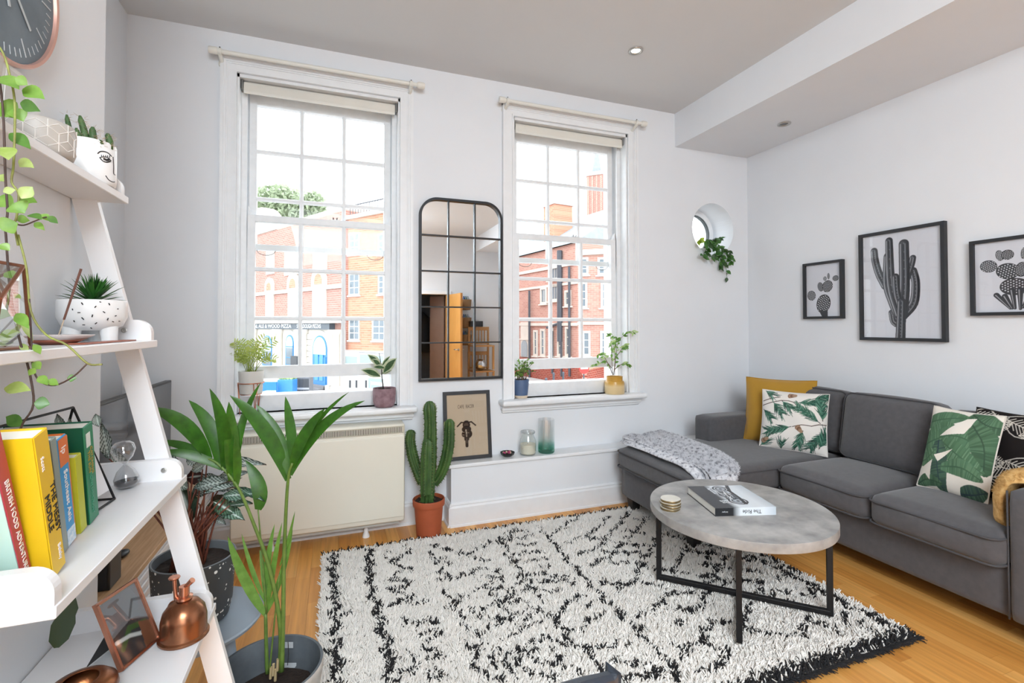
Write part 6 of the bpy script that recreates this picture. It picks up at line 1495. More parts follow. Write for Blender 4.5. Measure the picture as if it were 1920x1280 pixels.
o = book('slim grey-green paperback beside the Asia guidebook', 1.052, 0.016, 0.210, 0.13, -0.434, '8a958f', '8a958f', 0.23); zback(o, 0.016, 0.23)
o = book('blue and orange Southeast Asia guidebook', 1.078, 0.030, 0.202, 0.128, -0.440, '2f93cf', 'd86f2c', 0.21); zback(o, 0.030, 0.21)
MB().box((0.0001, -0.0275, 0.150), (0.0006, -0.0005, 0.1995)).build('orange_band', pm('cover_d86f2c', 'd86f2c'), o)
MB().box((0.0001, -0.0275, 0.0005), (0.0006, -0.0005, 0.03)).build('photo_band', pm('pale_photo', '9ec4e0', 0.4, hex2='e8eef2', vscale=120), o)
spine_text(o, 'Southeast Asia', 0.0165, -0.014, 0.092, M_TW); text('publisher_mark', 'lp', 0.02, o, (0.0009, -0.014, 0.178), (0, PI / 2, 0), M_TW)
o = book('orange-edged paperback between the guidebook and the lime book', 1.114, 0.016, 0.198, 0.122, -0.448, 'd9793a', 'e2d6c0', 0.20); zback(o, 0.016, 0.20)
o = book('short lime-green paperback on the shelf', 1.142, 0.024, 0.152, 0.105, -0.446, 'b5b920', 'c2c43a', 0.19); zback(o, 0.024, 0.19)
o = book('dark green hardback at the far end of the row', 1.186, 0.038, 0.200, 0.135, -0.449, '1f7a56', '17563f', 0.18); zback(o, 0.038, 0.18)
MB().box((0.0001, -0.030, 0.156), (0.0006, -0.014, 0.184)).build('label_patch', pm('label_white', 'd5dbd6', 0.5), o)
M_TGO = pm('text_gold', 'b59a45', 0.4, 0.3); spine_text(o, 'CATCHING\nTHE SUN', 0.011, -0.019, 0.125, M_TGO); spine_text(o, 'CONTEMPORARY', 0.011, -0.022, 0.06, pm('text_green', '4f9a7c', 0.5), nm='author_name')
pn = thing('blue_pen', 'blue pen lying on the third shelf in front of the books', 'pen', onz(66, 1089, zs3 + 0.004))
A, Bq = onz(64, 1091, zs3 + 0.005), onz(99, 1078, zs3 + 0.005); MB().tube([A, A.lerp(Bq, 0.8)], 0.0032, 10).build('barrel', pm('pen_blue', '2a4a93', 0.35), pn, world=True, smooth=True, auto=40); MB().tube([A.lerp(Bq, 0.8), Bq], [0.0044, 0.0048], 10).build('cap', pm('pen_blue', '2a4a93'), pn, world=True, smooth=True, auto=40)
# wire photo stand
M_WIRE = pm('black_wire', '17171a', 0.5, 0.3)
wsn = thing('wire_photo_stand', 'black wire prism photo stand holding a white card behind the books', 'photo stand', (-0.52, 1.22, zs3))
zt3 = 1.122; c = {'TL': V(-0.560, 1.04, zt3), 'TR': V(-0.535, 1.325, zt3), 'FL': V(-0.485, 1.02, zs3 + 0.003), 'FR': V(-0.462, 1.335, zs3 + 0.003), 'BL': V(-0.600, 1.04, zs3 + 0.003), 'BR': V(-0.585, 1.345, zs3 + 0.003), 'ML': V(-0.545, 1.036, 1.085), 'MR': V(-0.520, 1.328, 1.085)}
for a, b_ in (('TL', 'TR'), ('TL', 'FL'), ('TR', 'FR'), ('FL', 'FR'), ('TL', 'BL'), ('TR', 'BR'), ('BL', 'BR'), ('FR', 'BR'), ('FL', 'BL'), ('ML', 'MR')): MB().tube([c[a], c[b_]], 0.0026, 6).build('wire', M_WIRE, wsn, world=True)
q = [c['ML'].lerp(c['MR'], 0.20) + V(0.004, 0, 0), c['MR'] + V(0.004, -0.01, 0), c['FR'] + V(-0.006, -0.012, 0.024), c['FL'].lerp(c['FR'], 0.20) + V(-0.006, 0, 0.024)]
MB().add(q + [p_ + V(-0.0012, 0, 0) for p_ in q], [(0, 3, 2, 1), (4, 5, 6, 7), (0, 1, 5, 4), (1, 2, 6, 5), (2, 3, 7, 6), (3, 0, 4, 7)]).build('card', pm('white_card', 'd9dade', 0.6), wsn, world=True)
for b_, t_ in (((115, 815), (106, 776)), ((122, 815), (128, 784)), ((186, 800), (181, 776))):
    striped_leaf(ct, (*b_, 1.02), (*t_, 1.03), 16, '2a3a30', 'b9c4bd', 700 + b_[0])
# hourglass
hgp = onz(250, 914, zs3); hg = thing('hourglass', 'small clear glass hourglass with black sand on the third shelf', 'hourglass', (hgp.x - 0.012, hgp.y, zs3), (0.0, -0.10, 0.0))
hg.location.z += 0.003
MB().lathe([(0, 0.001), (0.018, 0.002), (0.0245, 0.010), (0.025, 0.022), (0.018, 0.040), (0.005, 0.053), (0.0022, 0.056), (0.005, 0.059), (0.018, 0.072), (0.0245, 0.090), (0.022, 0.103), (0.014, 0.110), (0, 0.112)], 32).build('glass', glass_mat('hourglass_glass', (0.94, 0.95, 0.96, 1), 0.16), hg, smooth=True)
MB().lathe([(0, 0.0022), (0.017, 0.003), (0.0235, 0.011), (0.0240, 0.017), (0, 0.020)], 28).build('sand', pm('black_sand', '4a4a4e', 0.8, bump=0.5, bscale=600), hg, smooth=True, auto=40)
# --- bottom shelf: mister, folding frame, bowl
zs4 = ZT[3] + 0.0003
M_MIST = pm('burnished_copper', '86583f', 0.26, 0.9, hex2='a06d4f', vscale=18); M_COPR = pm('bright_copper', 'c68a70', 0.25, 0.9)
p = onz(345, 1203, zs4); mi = thing('plant_mister', 'domed copper plant mister at the end of the bottom shelf', 'plant mister', (p.x - 0.006, p.y + 0.022, zs4))
MB().lathe([(0, 0), (0.050, 0), (0.0525, 0.003), (0.0525, 0.007), (0.048, 0.010), (0.0475, 0.045), (0.043, 0.065), (0.030, 0.082), (0.014, 0.090), (0, 0.091)], 44).build('body', M_MIST, mi, smooth=True, auto=40)
MB().lathe([(0.014, 0.088), (0.018, 0.091), (0.018, 0.096), (0.011, 0.098), (0.011, 0.120), (0, 0.120)], 24).build('collar', M_COPR, mi, smooth=True, auto=40)
dm = depth_of((mi.location.x, mi.location.y, 0.66))
MB().tube([at(333, 1140, dm), at(329, 1112, dm), at(327, 1084, dm)], [0.0058, 0.0045, 0.0045], 12).build('pump_rod', M_COPR, mi, world=True, smooth=True, auto=40)
pt = at(327, 1083, dm); MB().lathe([(0, -0.002), (0.011, -0.002), (0.0125, 0.001), (0.011, 0.003), (0, 0.003)], 20, (pt.x, pt.y, pt.z)).build('pump_knob', M_COPR, mi, world=True, smooth=True, auto=40)
MB().tube(poly_smooth([at(341, 1140, dm), at(343, 1112, dm), at(349, 1098, dm), at(360, 1088, dm)], 4), [0.0045] * 13, 10).build('spout', M_COPR, mi, world=True, smooth=True)
MB().tube([at(353, 1095, dm), at(361, 1087, dm)], [0.0055, 0.0068], 12).build('nozzle', M_COPR, mi, world=True, smooth=True, auto=40)
MB().tube([at(330 - 12 * math.sin(a) - 2, 1142 - 18 * math.cos(a) * 0.8, dm) for a in [PI * k / 10 for k in range(11)]], 0.0036, 8).build('finger_loop', M_COPR, mi, world=True, smooth=True)
BL, BR = onz(226, 1260, zs4 + 0.001), onz(299, 1196, zs4 + 0.001); xd = (BR - BL).normalized(); wF = (BR - BL).length; nF = V(xd.y, -xd.x, 0); hF = 0.150; tl_ = 0.40
fr4 = thing('copper_photo_frame', 'copper-edged photo frame leaning back on the bottom shelf', 'photo frame', BL)
up4 = V(0, 0, 1) * math.cos(tl_) - nF * math.sin(tl_); no4 = xd.cross(up4).normalized()
if no4.dot(nF) < 0: no4 = -no4
def PF(a, b_, c_=0): return BL + xd * a + up4 * b_ + no4 * c_
for nm, a, b_ in (('frame_rail', PF(0, 0.003), PF(wF, 0.003)), ('frame_rail', PF(0, hF), PF(wF, hF)), ('frame_stile', PF(0.003, 0), PF(0.003, hF)), ('frame_stile', PF(wF - 0.003, 0), PF(wF - 0.003, hF))): MB().bar(a, b_, 0.0055, 0.010, up=no4).build(nm, M_COPR, fr4, world=True)
cv = Canvas(wF - 0.01, hF - 0.01, 60, 80, '7d8184')
cv.poly([(0, 0), (0.11, 0), (0.11, 0.05), (0.06, 0.075), (0, 0.06)], '3a4043'); cv.line([(0.02, 0.03), (0.05, 0.06), (0.09, 0.05)], 0.012, '40613a'); cv.line([(0.01, 0.05), (0.045, 0.045), (0.08, 0.03)], 0.008, 'd8dcd8'); cv.line([(0.06, 0.08), (0.08, 0.11), (0.105, 0.10)], 0.006, '1d1d20'); cv.poly([(0.07, 0.0), (0.105, 0.0), (0.105, 0.045), (0.075, 0.06)], '8a5a42')
pf_ = grid_mesh('photo', 60, 80, lambda u, v: np.array([tuple(PF(0.005 + a * (wF - 0.01), 0.005 + b_ * (hF - 0.01), -0.001) - BL) for a, b_ in zip(u, v)]), attr_mat('glossy_photo', 0.12, 0.6), fr4, smooth=False); cv.attr(pf_.data)
pq = [PF(0.005, 0.005, 0.002), PF(wF - 0.005, 0.005, 0.002), PF(wF - 0.005, hF - 0.005, 0.002), PF(0.005, hF - 0.005, 0.002)]
MB().add(pq, [(0, 1, 2, 3)]).build('glazing', glass_mat('frame_glass', (0.95, 0.96, 0.97, 1), 0.14), fr4, world=True)
MB().add([PF(wF * 0.3, 0.10, -0.004), PF(wF * 0.6, 0.10, -0.004), BL + xd * wF * 0.75 - nF * 0.085, BL + xd * wF * 0.1 - nF * 0.085], [(0, 1, 2, 3)]).build('easel_back', M_LEG, fr4, world=True)
p = onz(164, 1322, zs4); bw = thing('copper_bowl', 'dark hammered copper tealight bowl at the near end of the bottom shelf', 'bowl', (p.x - 0.01, p.y - 0.005, zs4))
MB().lathe([(0, 0), (0.030, 0), (0.050, 0.012), (0.060, 0.030), (0.057, 0.042), (0.046, 0.052), (0.030, 0.056), (0.028, 0.055), (0.050, 0.042), (0.054, 0.030), (0.030, 0.006), (0, 0.005)], 36).build('bowl', pm('dark_copper', '74472e', 0.3, 0.85, hex2='9c623c', vscale=22, bump=0.3, bscale=60), bw, smooth=True)

# ------------------------------------------------------------------ trailing vine from the top shelf
vn_ = thing('trailing_vine', 'long trailing green heartleaf vine hanging down the left edge from the top shelf', 'potted plant', (-0.545, 0.965, zs1))
MB().lathe([(0, 0), (0.045, 0), (0.050, 0.004), (0.057, 0.090), (0.055, 0.092), (0.052, 0.080), (0, 0.078)], 32).build('pot', M_WPOT, vn_, smooth=True, auto=40)
soil(0.051, 0.083, vn_)
M_VS = leaf_mat('vine_stem', '6f6a3c', '8f9a4e', 0.6, 0.0); M_VS2 = pm('vine_stem_dark', '4b3a34', 0.7)
M_V1 = leaf_mat('vine_leaf', '6a9638', '8db355', 0.35, 0.3); M_V2 = leaf_mat('vine_leaf_dark', '45702e', '5f8c3e', 0.35, 0.3); M_V3 = leaf_mat('vine_leaf_pale', '9db75a', 'c3d38a', 0.4, 0.35)
DV = 0.745
def vine(pts, mat, r=0.0016, d0=DV, d1=DV):
    n = len(pts); return MB().tube(poly_smooth([at(u, v, d0 + (d1 - d0) * i / (n - 1)) for i, (u, v) in enumerate(pts)], 4), r, 6).build('vine', mat, vn_, world=True, smooth=True)
v1 = vine([(-60, 60), (-20, 70), (6, 100), (20, 148), (27, 184), (28, 227), (27, 269), (25, 314), (22, 342), (35, 364), (31, 407), (27, 421), (34, 460)], M_VS)
v1b = vine([(-40, 60), (-10, 110), (5, 200), (10, 330), (14, 400), (8, 425), (11, 440), (18, 537), (29, 602), (40, 649), (54, 692), (63, 757), (43, 793), (29, 828), (11, 846)], M_VS2)
v2 = vine([(34, 440), (50, 505), (58, 584), (86, 627), (126, 647), (164, 681), (191, 683)], M_VS); v3 = vine([(164, 681), (137, 706), (103, 722), (76, 715), (62, 690), (59, 640), (55, 560)], M_VS2, 0.0013)
v4 = vine([(28, 420), (45, 422), (66, 414), (86, 407), (98, 410)], M_VS2, 0.0012)
rv = random.Random(41)
VL = [((-6, 146), (36, 168), 24, 1), ((28, 146), (52, 160), 15, 1), ((42, 168), (84, 186), 21, 1), ((38, 194), (76, 209), 16, 2), ((-8, 200), (30, 222), 36, 1), ((25, 204), (44, 228), 20, 1), ((18, 250), (58, 280), 17, 2), ((8, 276), (16, 300), 22, 3), ((34, 303), (64, 315), 14, 3), ((-6, 330), (13, 341), 12, 3), ((6, 360), (30, 356), 10, 3), ((40, 372), (61, 350), 16, 3), ((38, 374), (70, 380), 14, 1), ((-6, 372), (26, 388), 22, 1), ((24, 382), (46, 400), 26, 1), ((2, 430), (34, 418), 24, 1), ((30, 412), (56, 414), 14, 1), ((54, 403), (78, 412), 13, 2), ((76, 402), (90, 414), 12, 1), ((88, 406), (109, 419), 9, 2), ((64, 418), (84, 432), 9, 1), ((0, 458), (18, 470), 12, 1), ((8, 512), (32, 522), 14, 1), ((26, 552), (40, 560), 6, 3), ((30, 588), (54, 616), 14, 1), ((-2, 636), (38, 622), 15, 3), ((62, 646), (76, 664), 10, 1), ((60, 680), (76, 692), 12, 1), ((38, 644), (54, 664), 8, 3), ((72, 706), (90, 722), 11, 1), ((88, 713), (110, 722), 10, 1), ((126, 710), (144, 709), 10, 2), ((8, 728), (58, 732), 18, 3), ((64, 756), (94, 758), 17, 2), ((42, 798), (11, 781), 16, 2), ((29, 832), (60, 836), 9, 3), ((-4, 856), (42, 884), 28, 2), ((-10, 830), (12, 850), 18, 2), ((40, 600), (62, 640), 8, 3), ((66, 690), (54, 704), 8, 1)]
for k, (b_, t_, w_, m_) in enumerate(VL):
    dd = DV + rv.uniform(-0.03, 0.02); B0, T0 = at(*b_, dd), at(*t_, dd + rv.uniform(-0.012, 0.012))
    blade(B0, T0, w_ * dd / FPX * 1.45, OV, 0.04, tilt((CAMP - B0).normalized(), 900 + k, 0.35), 0.3).build('leaf', (None, M_V1, M_V2, M_V3)[m_], vn_, world=True, smooth=True)
B0, T0 = at(137, 1112, 0.98), at(106, 1214, 0.97)
blade(B0, T0, 0.038, [0.12, 0.5, 0.85, 0.8, 1.0, 0.9, 0.8, 0.2], 0.02, (CAMP - B0).normalized(), 0.2).build('leaf', pm('dark_glossy_leaf', '2b3d22', 0.4), vn_, world=True, smooth=True)
MB().tube([B0, at(142, 1100, 0.99), V(-0.58, 1.05, 0.93), V(-0.60, 0.95, 1.2), V(-0.60, 0.95, 1.6), V(-0.58, 0.96, 1.70)], 0.0015, 5).build('vine', M_VS2, vn_, world=True)

# ------------------------------------------------------------------ television and its cabinet in the alcove
cab = thing('tv_cabinet', 'low white slatted cabinet with a pale oak top in the alcove', 'cabinet', (-0.85, 2.45, 0))
cx0, cx1, cy0_, cy1_, ctz = XL + 0.02, -0.634, 1.72, 3.18, 0.45
M_POAK = pm('pale_oak_top', 'cfa880', 0.45, hex2='b98f66', vscale=5, stretch=(22, 1.2, 1))
MB().bbox((cx0 - 0.0, cy0_, ctz - 0.022), (cx1, cy1_, ctz), 0.003).build('top', M_POAK, cab, world=True)
MB().box((cx0, cy0_ + 0.01, 0.08), (cx1 - 0.022, cy1_ - 0.01, ctz - 0.022)).build('body', M_SH, cab, world=True)
for k in range(3):
    ya, yb = cy0_ + 0.012 + k * 0.48, cy0_ + 0.012 + (k + 1) * 0.48 - 0.006
    dr_ = MB().box((cx1 - 0.022, ya, 0.085), (cx1 - 0.014, yb, ctz - 0.026)).build('door', M_SH, cab, world=True)
    for j in range(9):
        z0 = 0.105 + j * 0.034; MB().bbox((cx1 - 0.016, ya + 0.02, z0), (cx1 - 0.006, yb - 0.02, z0 + 0.024), 0.003, 1).build('slat', M_SH, dr_, world=True)
for x, y in ((cx0 + 0.05, cy0_ + 0.06), (cx1 - 0.06, cy0_ + 0.06), (cx0 + 0.05, cy1_ - 0.06), (cx1 - 0.06, cy1_ - 0.06)): MB().tube([(x, y, 0), (x, y, 0.082)], [0.014, 0.02], 12).build('leg', M_POAK, cab, world=True)
tv = thing('television', 'flat black television standing on the alcove cabinet', 'television', (-0.86, 2.72, ctz))
MB().bbox((-0.884, 2.26, 0.570), (-0.852, 3.195, 0.997), 0.004).build('case', pm('tv_black', '1b1c1e', 0.35), tv, world=True)
MB().box((-0.8522, 2.270, 0.585), (-0.8505, 3.185, 0.987)).build('screen', pm('dark_screen', '55575c', 0.08, spec=0.8, var=0.02), tv, world=True)
MB().box((-0.875, 2.66, 0.452), (-0.862, 2.78, 0.60)).build('neck', pm('tv_black', '1b1c1e'), tv, world=True)
MB().bbox((-0.98, 2.50, ctz + 0.0005), (-0.76, 2.94, ctz + 0.012), 0.003).build('stand', pm('tv_black', '1b1c1e'), tv, world=True)
p = onz(208, 1108, ctz); spk = thing('black_speaker', 'small black box speaker on the near end of the cabinet', 'speaker', (p.x - 0.05, p.y + 0.05, ctz + 0.0005))
MB().bbox((-0.05, -0.045, 0), (0.045, 0.045, 0.105), 0.003).build('cabinet', pm('tv_black', '1b1c1e'), spk)
MB().box((-0.042, -0.0462, 0.006), (0.038, -0.0450, 0.099)).build('grille', pm('speaker_cloth', '2b2c31', 0.9, bump=0.4, bscale=900), spk)
p = onz(232, 1047, ctz); rm = thing('remote_control', 'small black remote puck on the oak cabinet top', 'remote', (p.x - 0.01, p.y + 0.02, ctz + 0.0005))
MB().sphere((0, 0, 0.011), 0.03, 20, 10, (0.65, 1.1, 0.36)).build('shell', pm('tv_black', '1b1c1e'), rm, smooth=True)

# ------------------------------------------------------------------ chair back poking in at the bottom edge
e0 = at(1150, 1268, 0.72); dirc = V(-0.97, -0.24, 0).normalized(); bk_ = V(-dirc.y, dirc.x, 0)
chh = thing('black_chair', 'glossy black chair whose back pokes in at the bottom edge', 'chair', (e0.x - 0.18, e0.y - 0.10, 0))
M_GB = pm('glossy_black', '28303a', 0.22, spec=0.8)
zr = e0.z
P = [e0 + dirc * (0.40 * t) + bk_ * (-0.035 * math.sin(PI * t)) for t in [i / 10 for i in range(11)]]
m = MB(); vs = []
for p_ in P:
    for dz, dn in ((0.008, -0.010), (0.008, 0.010), (-0.075, 0.012), (-0.075, -0.012)): vs.append(p_ + bk_ * dn + V(0, 0, dz))
m.add(vs, [(i * 4 + j, (i + 1) * 4 + j, (i + 1) * 4 + (j + 1) % 4, i * 4 + (j + 1) % 4) for i in range(10) for j in range(4)] + [(3, 2, 1, 0), (40, 41, 42, 43)]); m.build('backrest', M_GB, chh, world=True, bevel=0.006)
s0 = e0 + dirc * 0.2 - bk_ * 0.20; s0.z = 0.44
ax, ay = dirc, bk_
Ms = Matrix(((ax.x, ay.x, 0, s0.x), (ax.y, ay.y, 0, s0.y), (0, 0, 1, 0.42), (0, 0, 0, 1)))
MB().bbox((-0.20, -0.20, 0), (0.20, 0.20, 0.03), 0.012, 2, Ms).build('seat', M_GB, chh, world=True)
for a, b_ in ((-0.175, 0.18), (0.175, 0.18)):
    q = Ms @ V(a, b_, 0); MB().tube([(q.x, q.y, 0), (q.x, q.y, 0.42), tuple(e0 + dirc * (0.2 + a * 1.05) + V(0, 0, -0.06))], 0.013, 10).build('back_leg', M_GB, chh, world=True, smooth=True)
for a, b_ in ((-0.175, -0.18), (0.175, -0.18)):
    q = Ms @ V(a, b_, 0); MB().tube([(q.x, q.y, 0), (q.x, q.y, 0.42)], 0.013, 10).build('leg', M_GB, chh, world=True, smooth=True)
# ------------------------------------------------------------------ the street outside
GZ = -3.30
def brick_mat(name, c1, c2, mortar, scale=1.0):
    t = NT(name); tc_ = t.n('ShaderNodeTexCoord'); mp_ = t.n('ShaderNodeMapping'); mp_.inputs['Rotation'].default_value = (PI / 2, 0, 0); t.l(tc_.outputs['Object'], mp_.inputs[0])
    b_ = t.n('ShaderNodeTexBrick'); b_.inputs['Scale'].default_value = scale; b_.inputs['Brick Width'].default_value = 0.45; b_.inputs['Row Height'].default_value = 0.15; b_.inputs['Mortar Size'].default_value = 0.012
    b_.inputs['Color1'].default_value = S(c1); b_.inputs['Color2'].default_value = S(c2); b_.inputs['Mortar'].default_value = S(mortar); t.l(mp_.outputs[0], b_.inputs['Vector'])
    t.l(b_.outputs['Color'], t.b.inputs['Base Color']); t.b.inputs['Roughness'].default_value = 0.9; return t.m
M_BR1 = brick_mat('pink_brick', 'ad8076', 'a07268', 'c2aea4'); M_BR2 = brick_mat('orange_brick', 'b57a62', 'c08d72', 'c7aa9a'); M_BR3 = brick_mat('red_brick', 'ad7e74', 'ba8f82', 'c2aa9f'); M_BR4 = brick_mat('deep_red_brick', '9c4a3a', '8a3f33', 'b08a7c')
M_STONE = pm('white_stone_dressing', 'cfcac2', 0.8, var=0.05, vscale=1.5); M_PAINTW = pm('white_render', 'd0d2d2', 0.7, var=0.03, vscale=1)
M_DGL = pm('street_glass', '5f6d78', 0.12, var=0.1, vscale=0.8, spec=0.7); M_SLATER = pm('slate_roof', '8f97a0', 0.8, var=0.1, vscale=3); M_DOORB = pm('blue_door_paint', '2f78b5', 0.4); M_PIPE_ = pm('dark_downpipe', '4a4f58', 0.6); M_DARKS = pm('dark_shopfront', '3c4046', 0.5)
structure('street', MB().box((-60, D + 2.0, GZ - 0.3), (70, 75, GZ)), pm('pale_asphalt', 'a9a9a8', 0.9, var=0.06, vscale=0.5), 'pale street outside the windows')
structure('pavement', MB().box((-40, 29.5, GZ), (50, 31.2, GZ + 0.12)), pm('pavement_stone', 'bcbab5', 0.9))
class Facade:
    def __init__(s, name, label, cat, uL, dL, uR, dR, group=None):
        a, b_ = at(uL, 640, dL), at(uR, 640, dR); a.z = b_.z = GZ
        s.o, s.d = a, (b_ - a).normalized(); s.n = V(s.d.y, -s.d.x, 0)          # outward normal, towards the room
        s.L = (b_ - a).length
        s.root = thing(name, label, cat, a, (0, 0, math.atan2(s.d.y, s.d.x)), group)
    def xz(s, u, v):
        d = ray(u, v); t = (s.o - CAMP).dot(s.n) / d.dot(s.n); p = CAMP + d * t - s.o; return p.dot(s.d), p.z
    def rect(s, u0, v0, u1, v1):
        x0, z1 = s.xz(u0, v0); x1, z0 = s.xz(u1, v1); return x0, x1, z0, z1
    # local axes: x along the facade, -y towards the room, z up
    def box(s, nm, r, y0, y1, mat, par=None):
        return MB().box((r[0], y0, r[2]), (r[1], y1, r[3])).build(nm, mat, par or s.root)
    def window(s, r, bars=(1, 1), frame=0.09, proud=0.06, mat=None, arch=False, sill=True, glass=None):
        x0, x1, z0, z1 = r; mat = mat or M_PAINTW; m = MB(); f = frame
        m.box((x0 - f, -proud, z0 - f), (x0, 0.02, z1 + f)).box((x1, -proud, z0 - f), (x1 + f, 0.02, z1 + f)).box((x0, -proud, z1), (x1, 0.02, z1 + f)).box((x0, -proud, z0 - f), (x1, 0.02, z0))
        if sill: m.box((x0 - 2 * f, -proud - 0.08, z0 - f - 0.1), (x1 + 2 * f, 0.02, z0 - f))
        w_ = m.build('window', mat, s.root)
        nx_, nz_ = bars
        for i in range(nx_ + 1):
            for j in range(nz_ + 1):
                a, b_ = x0 + (x1 - x0) * i / (nx_ + 1), x0 + (x1 - x0) * (i + 1) / (nx_ + 1); c_, e = z0 + (z1 - z0) * j / (nz_ + 1), z0 + (z1 - z0) * (j + 1) / (nz_ + 1)
                MB().box((a + 0.03, -0.012, c_ + 0.03), (b_ - 0.03, -0.004, e - 0.03)).build('pane', glass or M_DGL, w_)
        MB().box((x0, -0.008, z0), (x1, 0.01, z1)).build('sash', mat, w_)
        return w_
    def arch(s, nm, x0, x1, z0, zs_, mat, y0, y1, par=None):
        r = (x1 - x0) / 2; pl = [(x0, z0), (x1, z0)] + arc((x0 + x1) / 2, zs_, r, 0, 180, 14)
        return MB().prism(pl, y0, y1, 'y').build(nm, mat, par or s.root)

# --- the corner pub
A = Facade('pub_building', 'pink brick corner pub with white stone ground floor and blue doors', 'building', 430, 46.0, 646, 32.7)
ztop = A.xz(560, 418)[1]
MB().box((0, 0, 0), (A.L, 9, ztop)).build('wall', M_BR1, A.root)
MB().prism([(0, 0), (A.L, 0), (A.L, 9.0), (0, 9.0)], ztop, ztop + 0.3, 'z').build('parapet', M_STONE, A.root)
x0, z0 = A.xz(455, 400); x1, _ = A.xz(520, 400); MB().prism([(x0, ztop)] + [(x1, ztop)] + arc((x0 + x1) / 2, ztop, (x1 - x0) / 2, 0, 180, 16, 2.3), -0.1, 0.6, 'y').build('curved_gable', M_STONE, A.root)
sc_z = A.xz(560, 544.5)[1]
MB().box((0, -0.14, sc_z - 0.12), (A.L, 0.02, sc_z + 0.14)).build('string_course', M_STONE, A.root)
gz = A.xz(560, 617)[1]
MB().box((-0.2, -0.25, 0), (A.L + 0.1, 0.02, gz)).build('ground_floor_stone', M_STONE, A.root)
c1 = A.xz(560, 606)[1]; MB().box((-0.2, -0.55, c1), (A.L + 0.1, 0.02, c1 + 0.32)).build('cornice', M_STONE, A.root)
rs_ = A.rect(440, 607.5, 628, 616.5); fas = MB().box((0, -0.42, gz), (rs_[1], 0.0, c1 - 0.02)).build('fascia_sign', pm('slate_sign', '4a545e', 0.5), A.root)
M_SGN = pm('sign_lettering', 'e6e9ea', 0.5)
for tx_, ua, ub in (('REAL ALE & WOOD PIZZA', 480, 556), ('SOURDOUGH PIZZAS', 567, 612)):
    xa_, xb_ = A.xz(ua, 612)[0], A.xz(ub, 612)[0]; h_ = (c1 - gz) * 0.95
    to = text('sign_lettering', tx_, h_, A.root, ((xa_ + xb_) / 2, -0.425, (gz + c1) / 2), (PI / 2, 0, 0), M_SGN, sx=1.0, ext=0.004); wd_t = max(v.co.x for v in to.data.vertices) - min(v.co.x for v in to.data.vertices); to.scale.x = (xb_ - xa_) / wd_t
for u0, v0, u1, v1 in ((503, 551, 511, 594), (546, 547, 557, 594), (593, 541, 607, 593), (504, 474, 512, 502), (541, 470, 556, 502), (594, 466, 608, 502), (463, 554, 470, 596)):
    r = A.rect(u0, v0, u1, v1); wv = r[1] - r[0]
    MB().box((r[0] - wv * 0.38, -0.10, r[2] - 0.5), (r[1] + wv * 0.38, 0.02, r[3] + 0.15)).build('stone_surround', M_STONE, A.root)
    if v0 > 520:
        A.arch('arched_head', r[0] - wv * 0.42, r[1] + wv * 0.42, r[3] + 0.1, r[3] + 0.55, M_STONE, -0.16, 0.02); A.arch('brick_tympanum', r[0], r[1], r[3] + 0.28, r[3] + 0.5, M_BR2, -0.18, 0.0)
    w_ = A.window(r, (1, 3), 0.05, 0.14); w_.location.y = -0.06
for u0, u1, v0 in ((501, 519, 628), (545, 560, 627), (596, 623, 628)):
    xa_, zt_ = A.xz(u0, v0); xb_, _ = A.xz(u1, v0); door = u0 > 590
    rr = (xb_ - xa_) / 2
    A.arch('arch_surround', xa_ - 0.28, xb_ + 0.28, 0.0, zt_ - rr + 0.05, M_PAINTW, -0.36, 0.0)
    zb_ = 0.45 if door else A.xz(u0, 684)[1]
    A.arch('blue_frame', xa_, xb_, zb_, zt_ - rr, M_DOORB, -0.40, 0.0)
    A.arch('fanlight', xa_ + 0.12, xb_ - 0.12, zt_ - rr - 0.35, zt_ - rr, pm('pale_fanlight', 'a9c3bd', 0.15), -0.42, 0.0)
    if door:
        dr2 = MB().box((xa_ + 0.1, -0.43, zb_), (xb_ - 0.1, -0.38, zt_ - rr - 0.5)).build('door', M_DOORB, A.root)
        for a in (0.18, 0.55):
            for zz, hh_ in ((0.3, 0.9), (1.4, 0.7)): MB().box((xa_ + 0.1 + (xb_ - xa_ - 0.2) * a, -0.46, zb_ + zz), (xa_ + 0.1 + (xb_ - xa_ - 0.2) * (a + 0.27), -0.42, zb_ + zz + hh_)).build('door_panel', pm('blue_panel', '4a8fc4', 0.4), dr2)
        for k in range(3): MB().box((xa_ - 0.35 - 0.3 * (2 - k), -0.75 - 0.35 * (2 - k), 0), (xb_ + 0.2, -0.3, 0.15 * (k + 1))).build('step', pm('grey_step', '77787c', 0.9), A.root)
    else:
        for q in (0.25, 0.6): MB().box((xa_ + 0.12, -0.43, zb_ + (zt_ - zb_) * q), (xb_ - 0.12, -0.39, zb_ + (zt_ - zb_) * q + 0.07)).build('glazing_bar', M_DOORB, A.root)
        MB().box((xa_ + 0.14, -0.415, zb_ + 0.1), (xb_ - 0.14, -0.39, zt_ - rr - 0.35)).build('pane', M_DGL, A.root)
for u in (486, 527, 534, 571, 581, 634, 641):
    xa_ = A.xz(u, 640)[0]; MB().lathe([(0.30, 0.5), (0.26, 0.6), (0.22, gz - 0.35), (0.30, gz - 0.25), (0.32, gz)], 16, (xa_, -0.40, 0)).build('column', M_STONE, A.root, smooth=True, auto=40); MB().box((xa_ - 0.36, -0.75, 0), (xa_ + 0.36, -0.2, 0.55)).build('column_base', M_STONE, A.root)
for u in (560, 588, 630):
    xa_ = A.xz(u, 640)[0]
    for k in range(9): MB().box((xa_ - 0.34, -0.33, 0.25 + k * 0.42), (xa_ + 0.34, -0.2, 0.62 + k * 0.42)).build('rusticated_block', M_STONE, A.root)
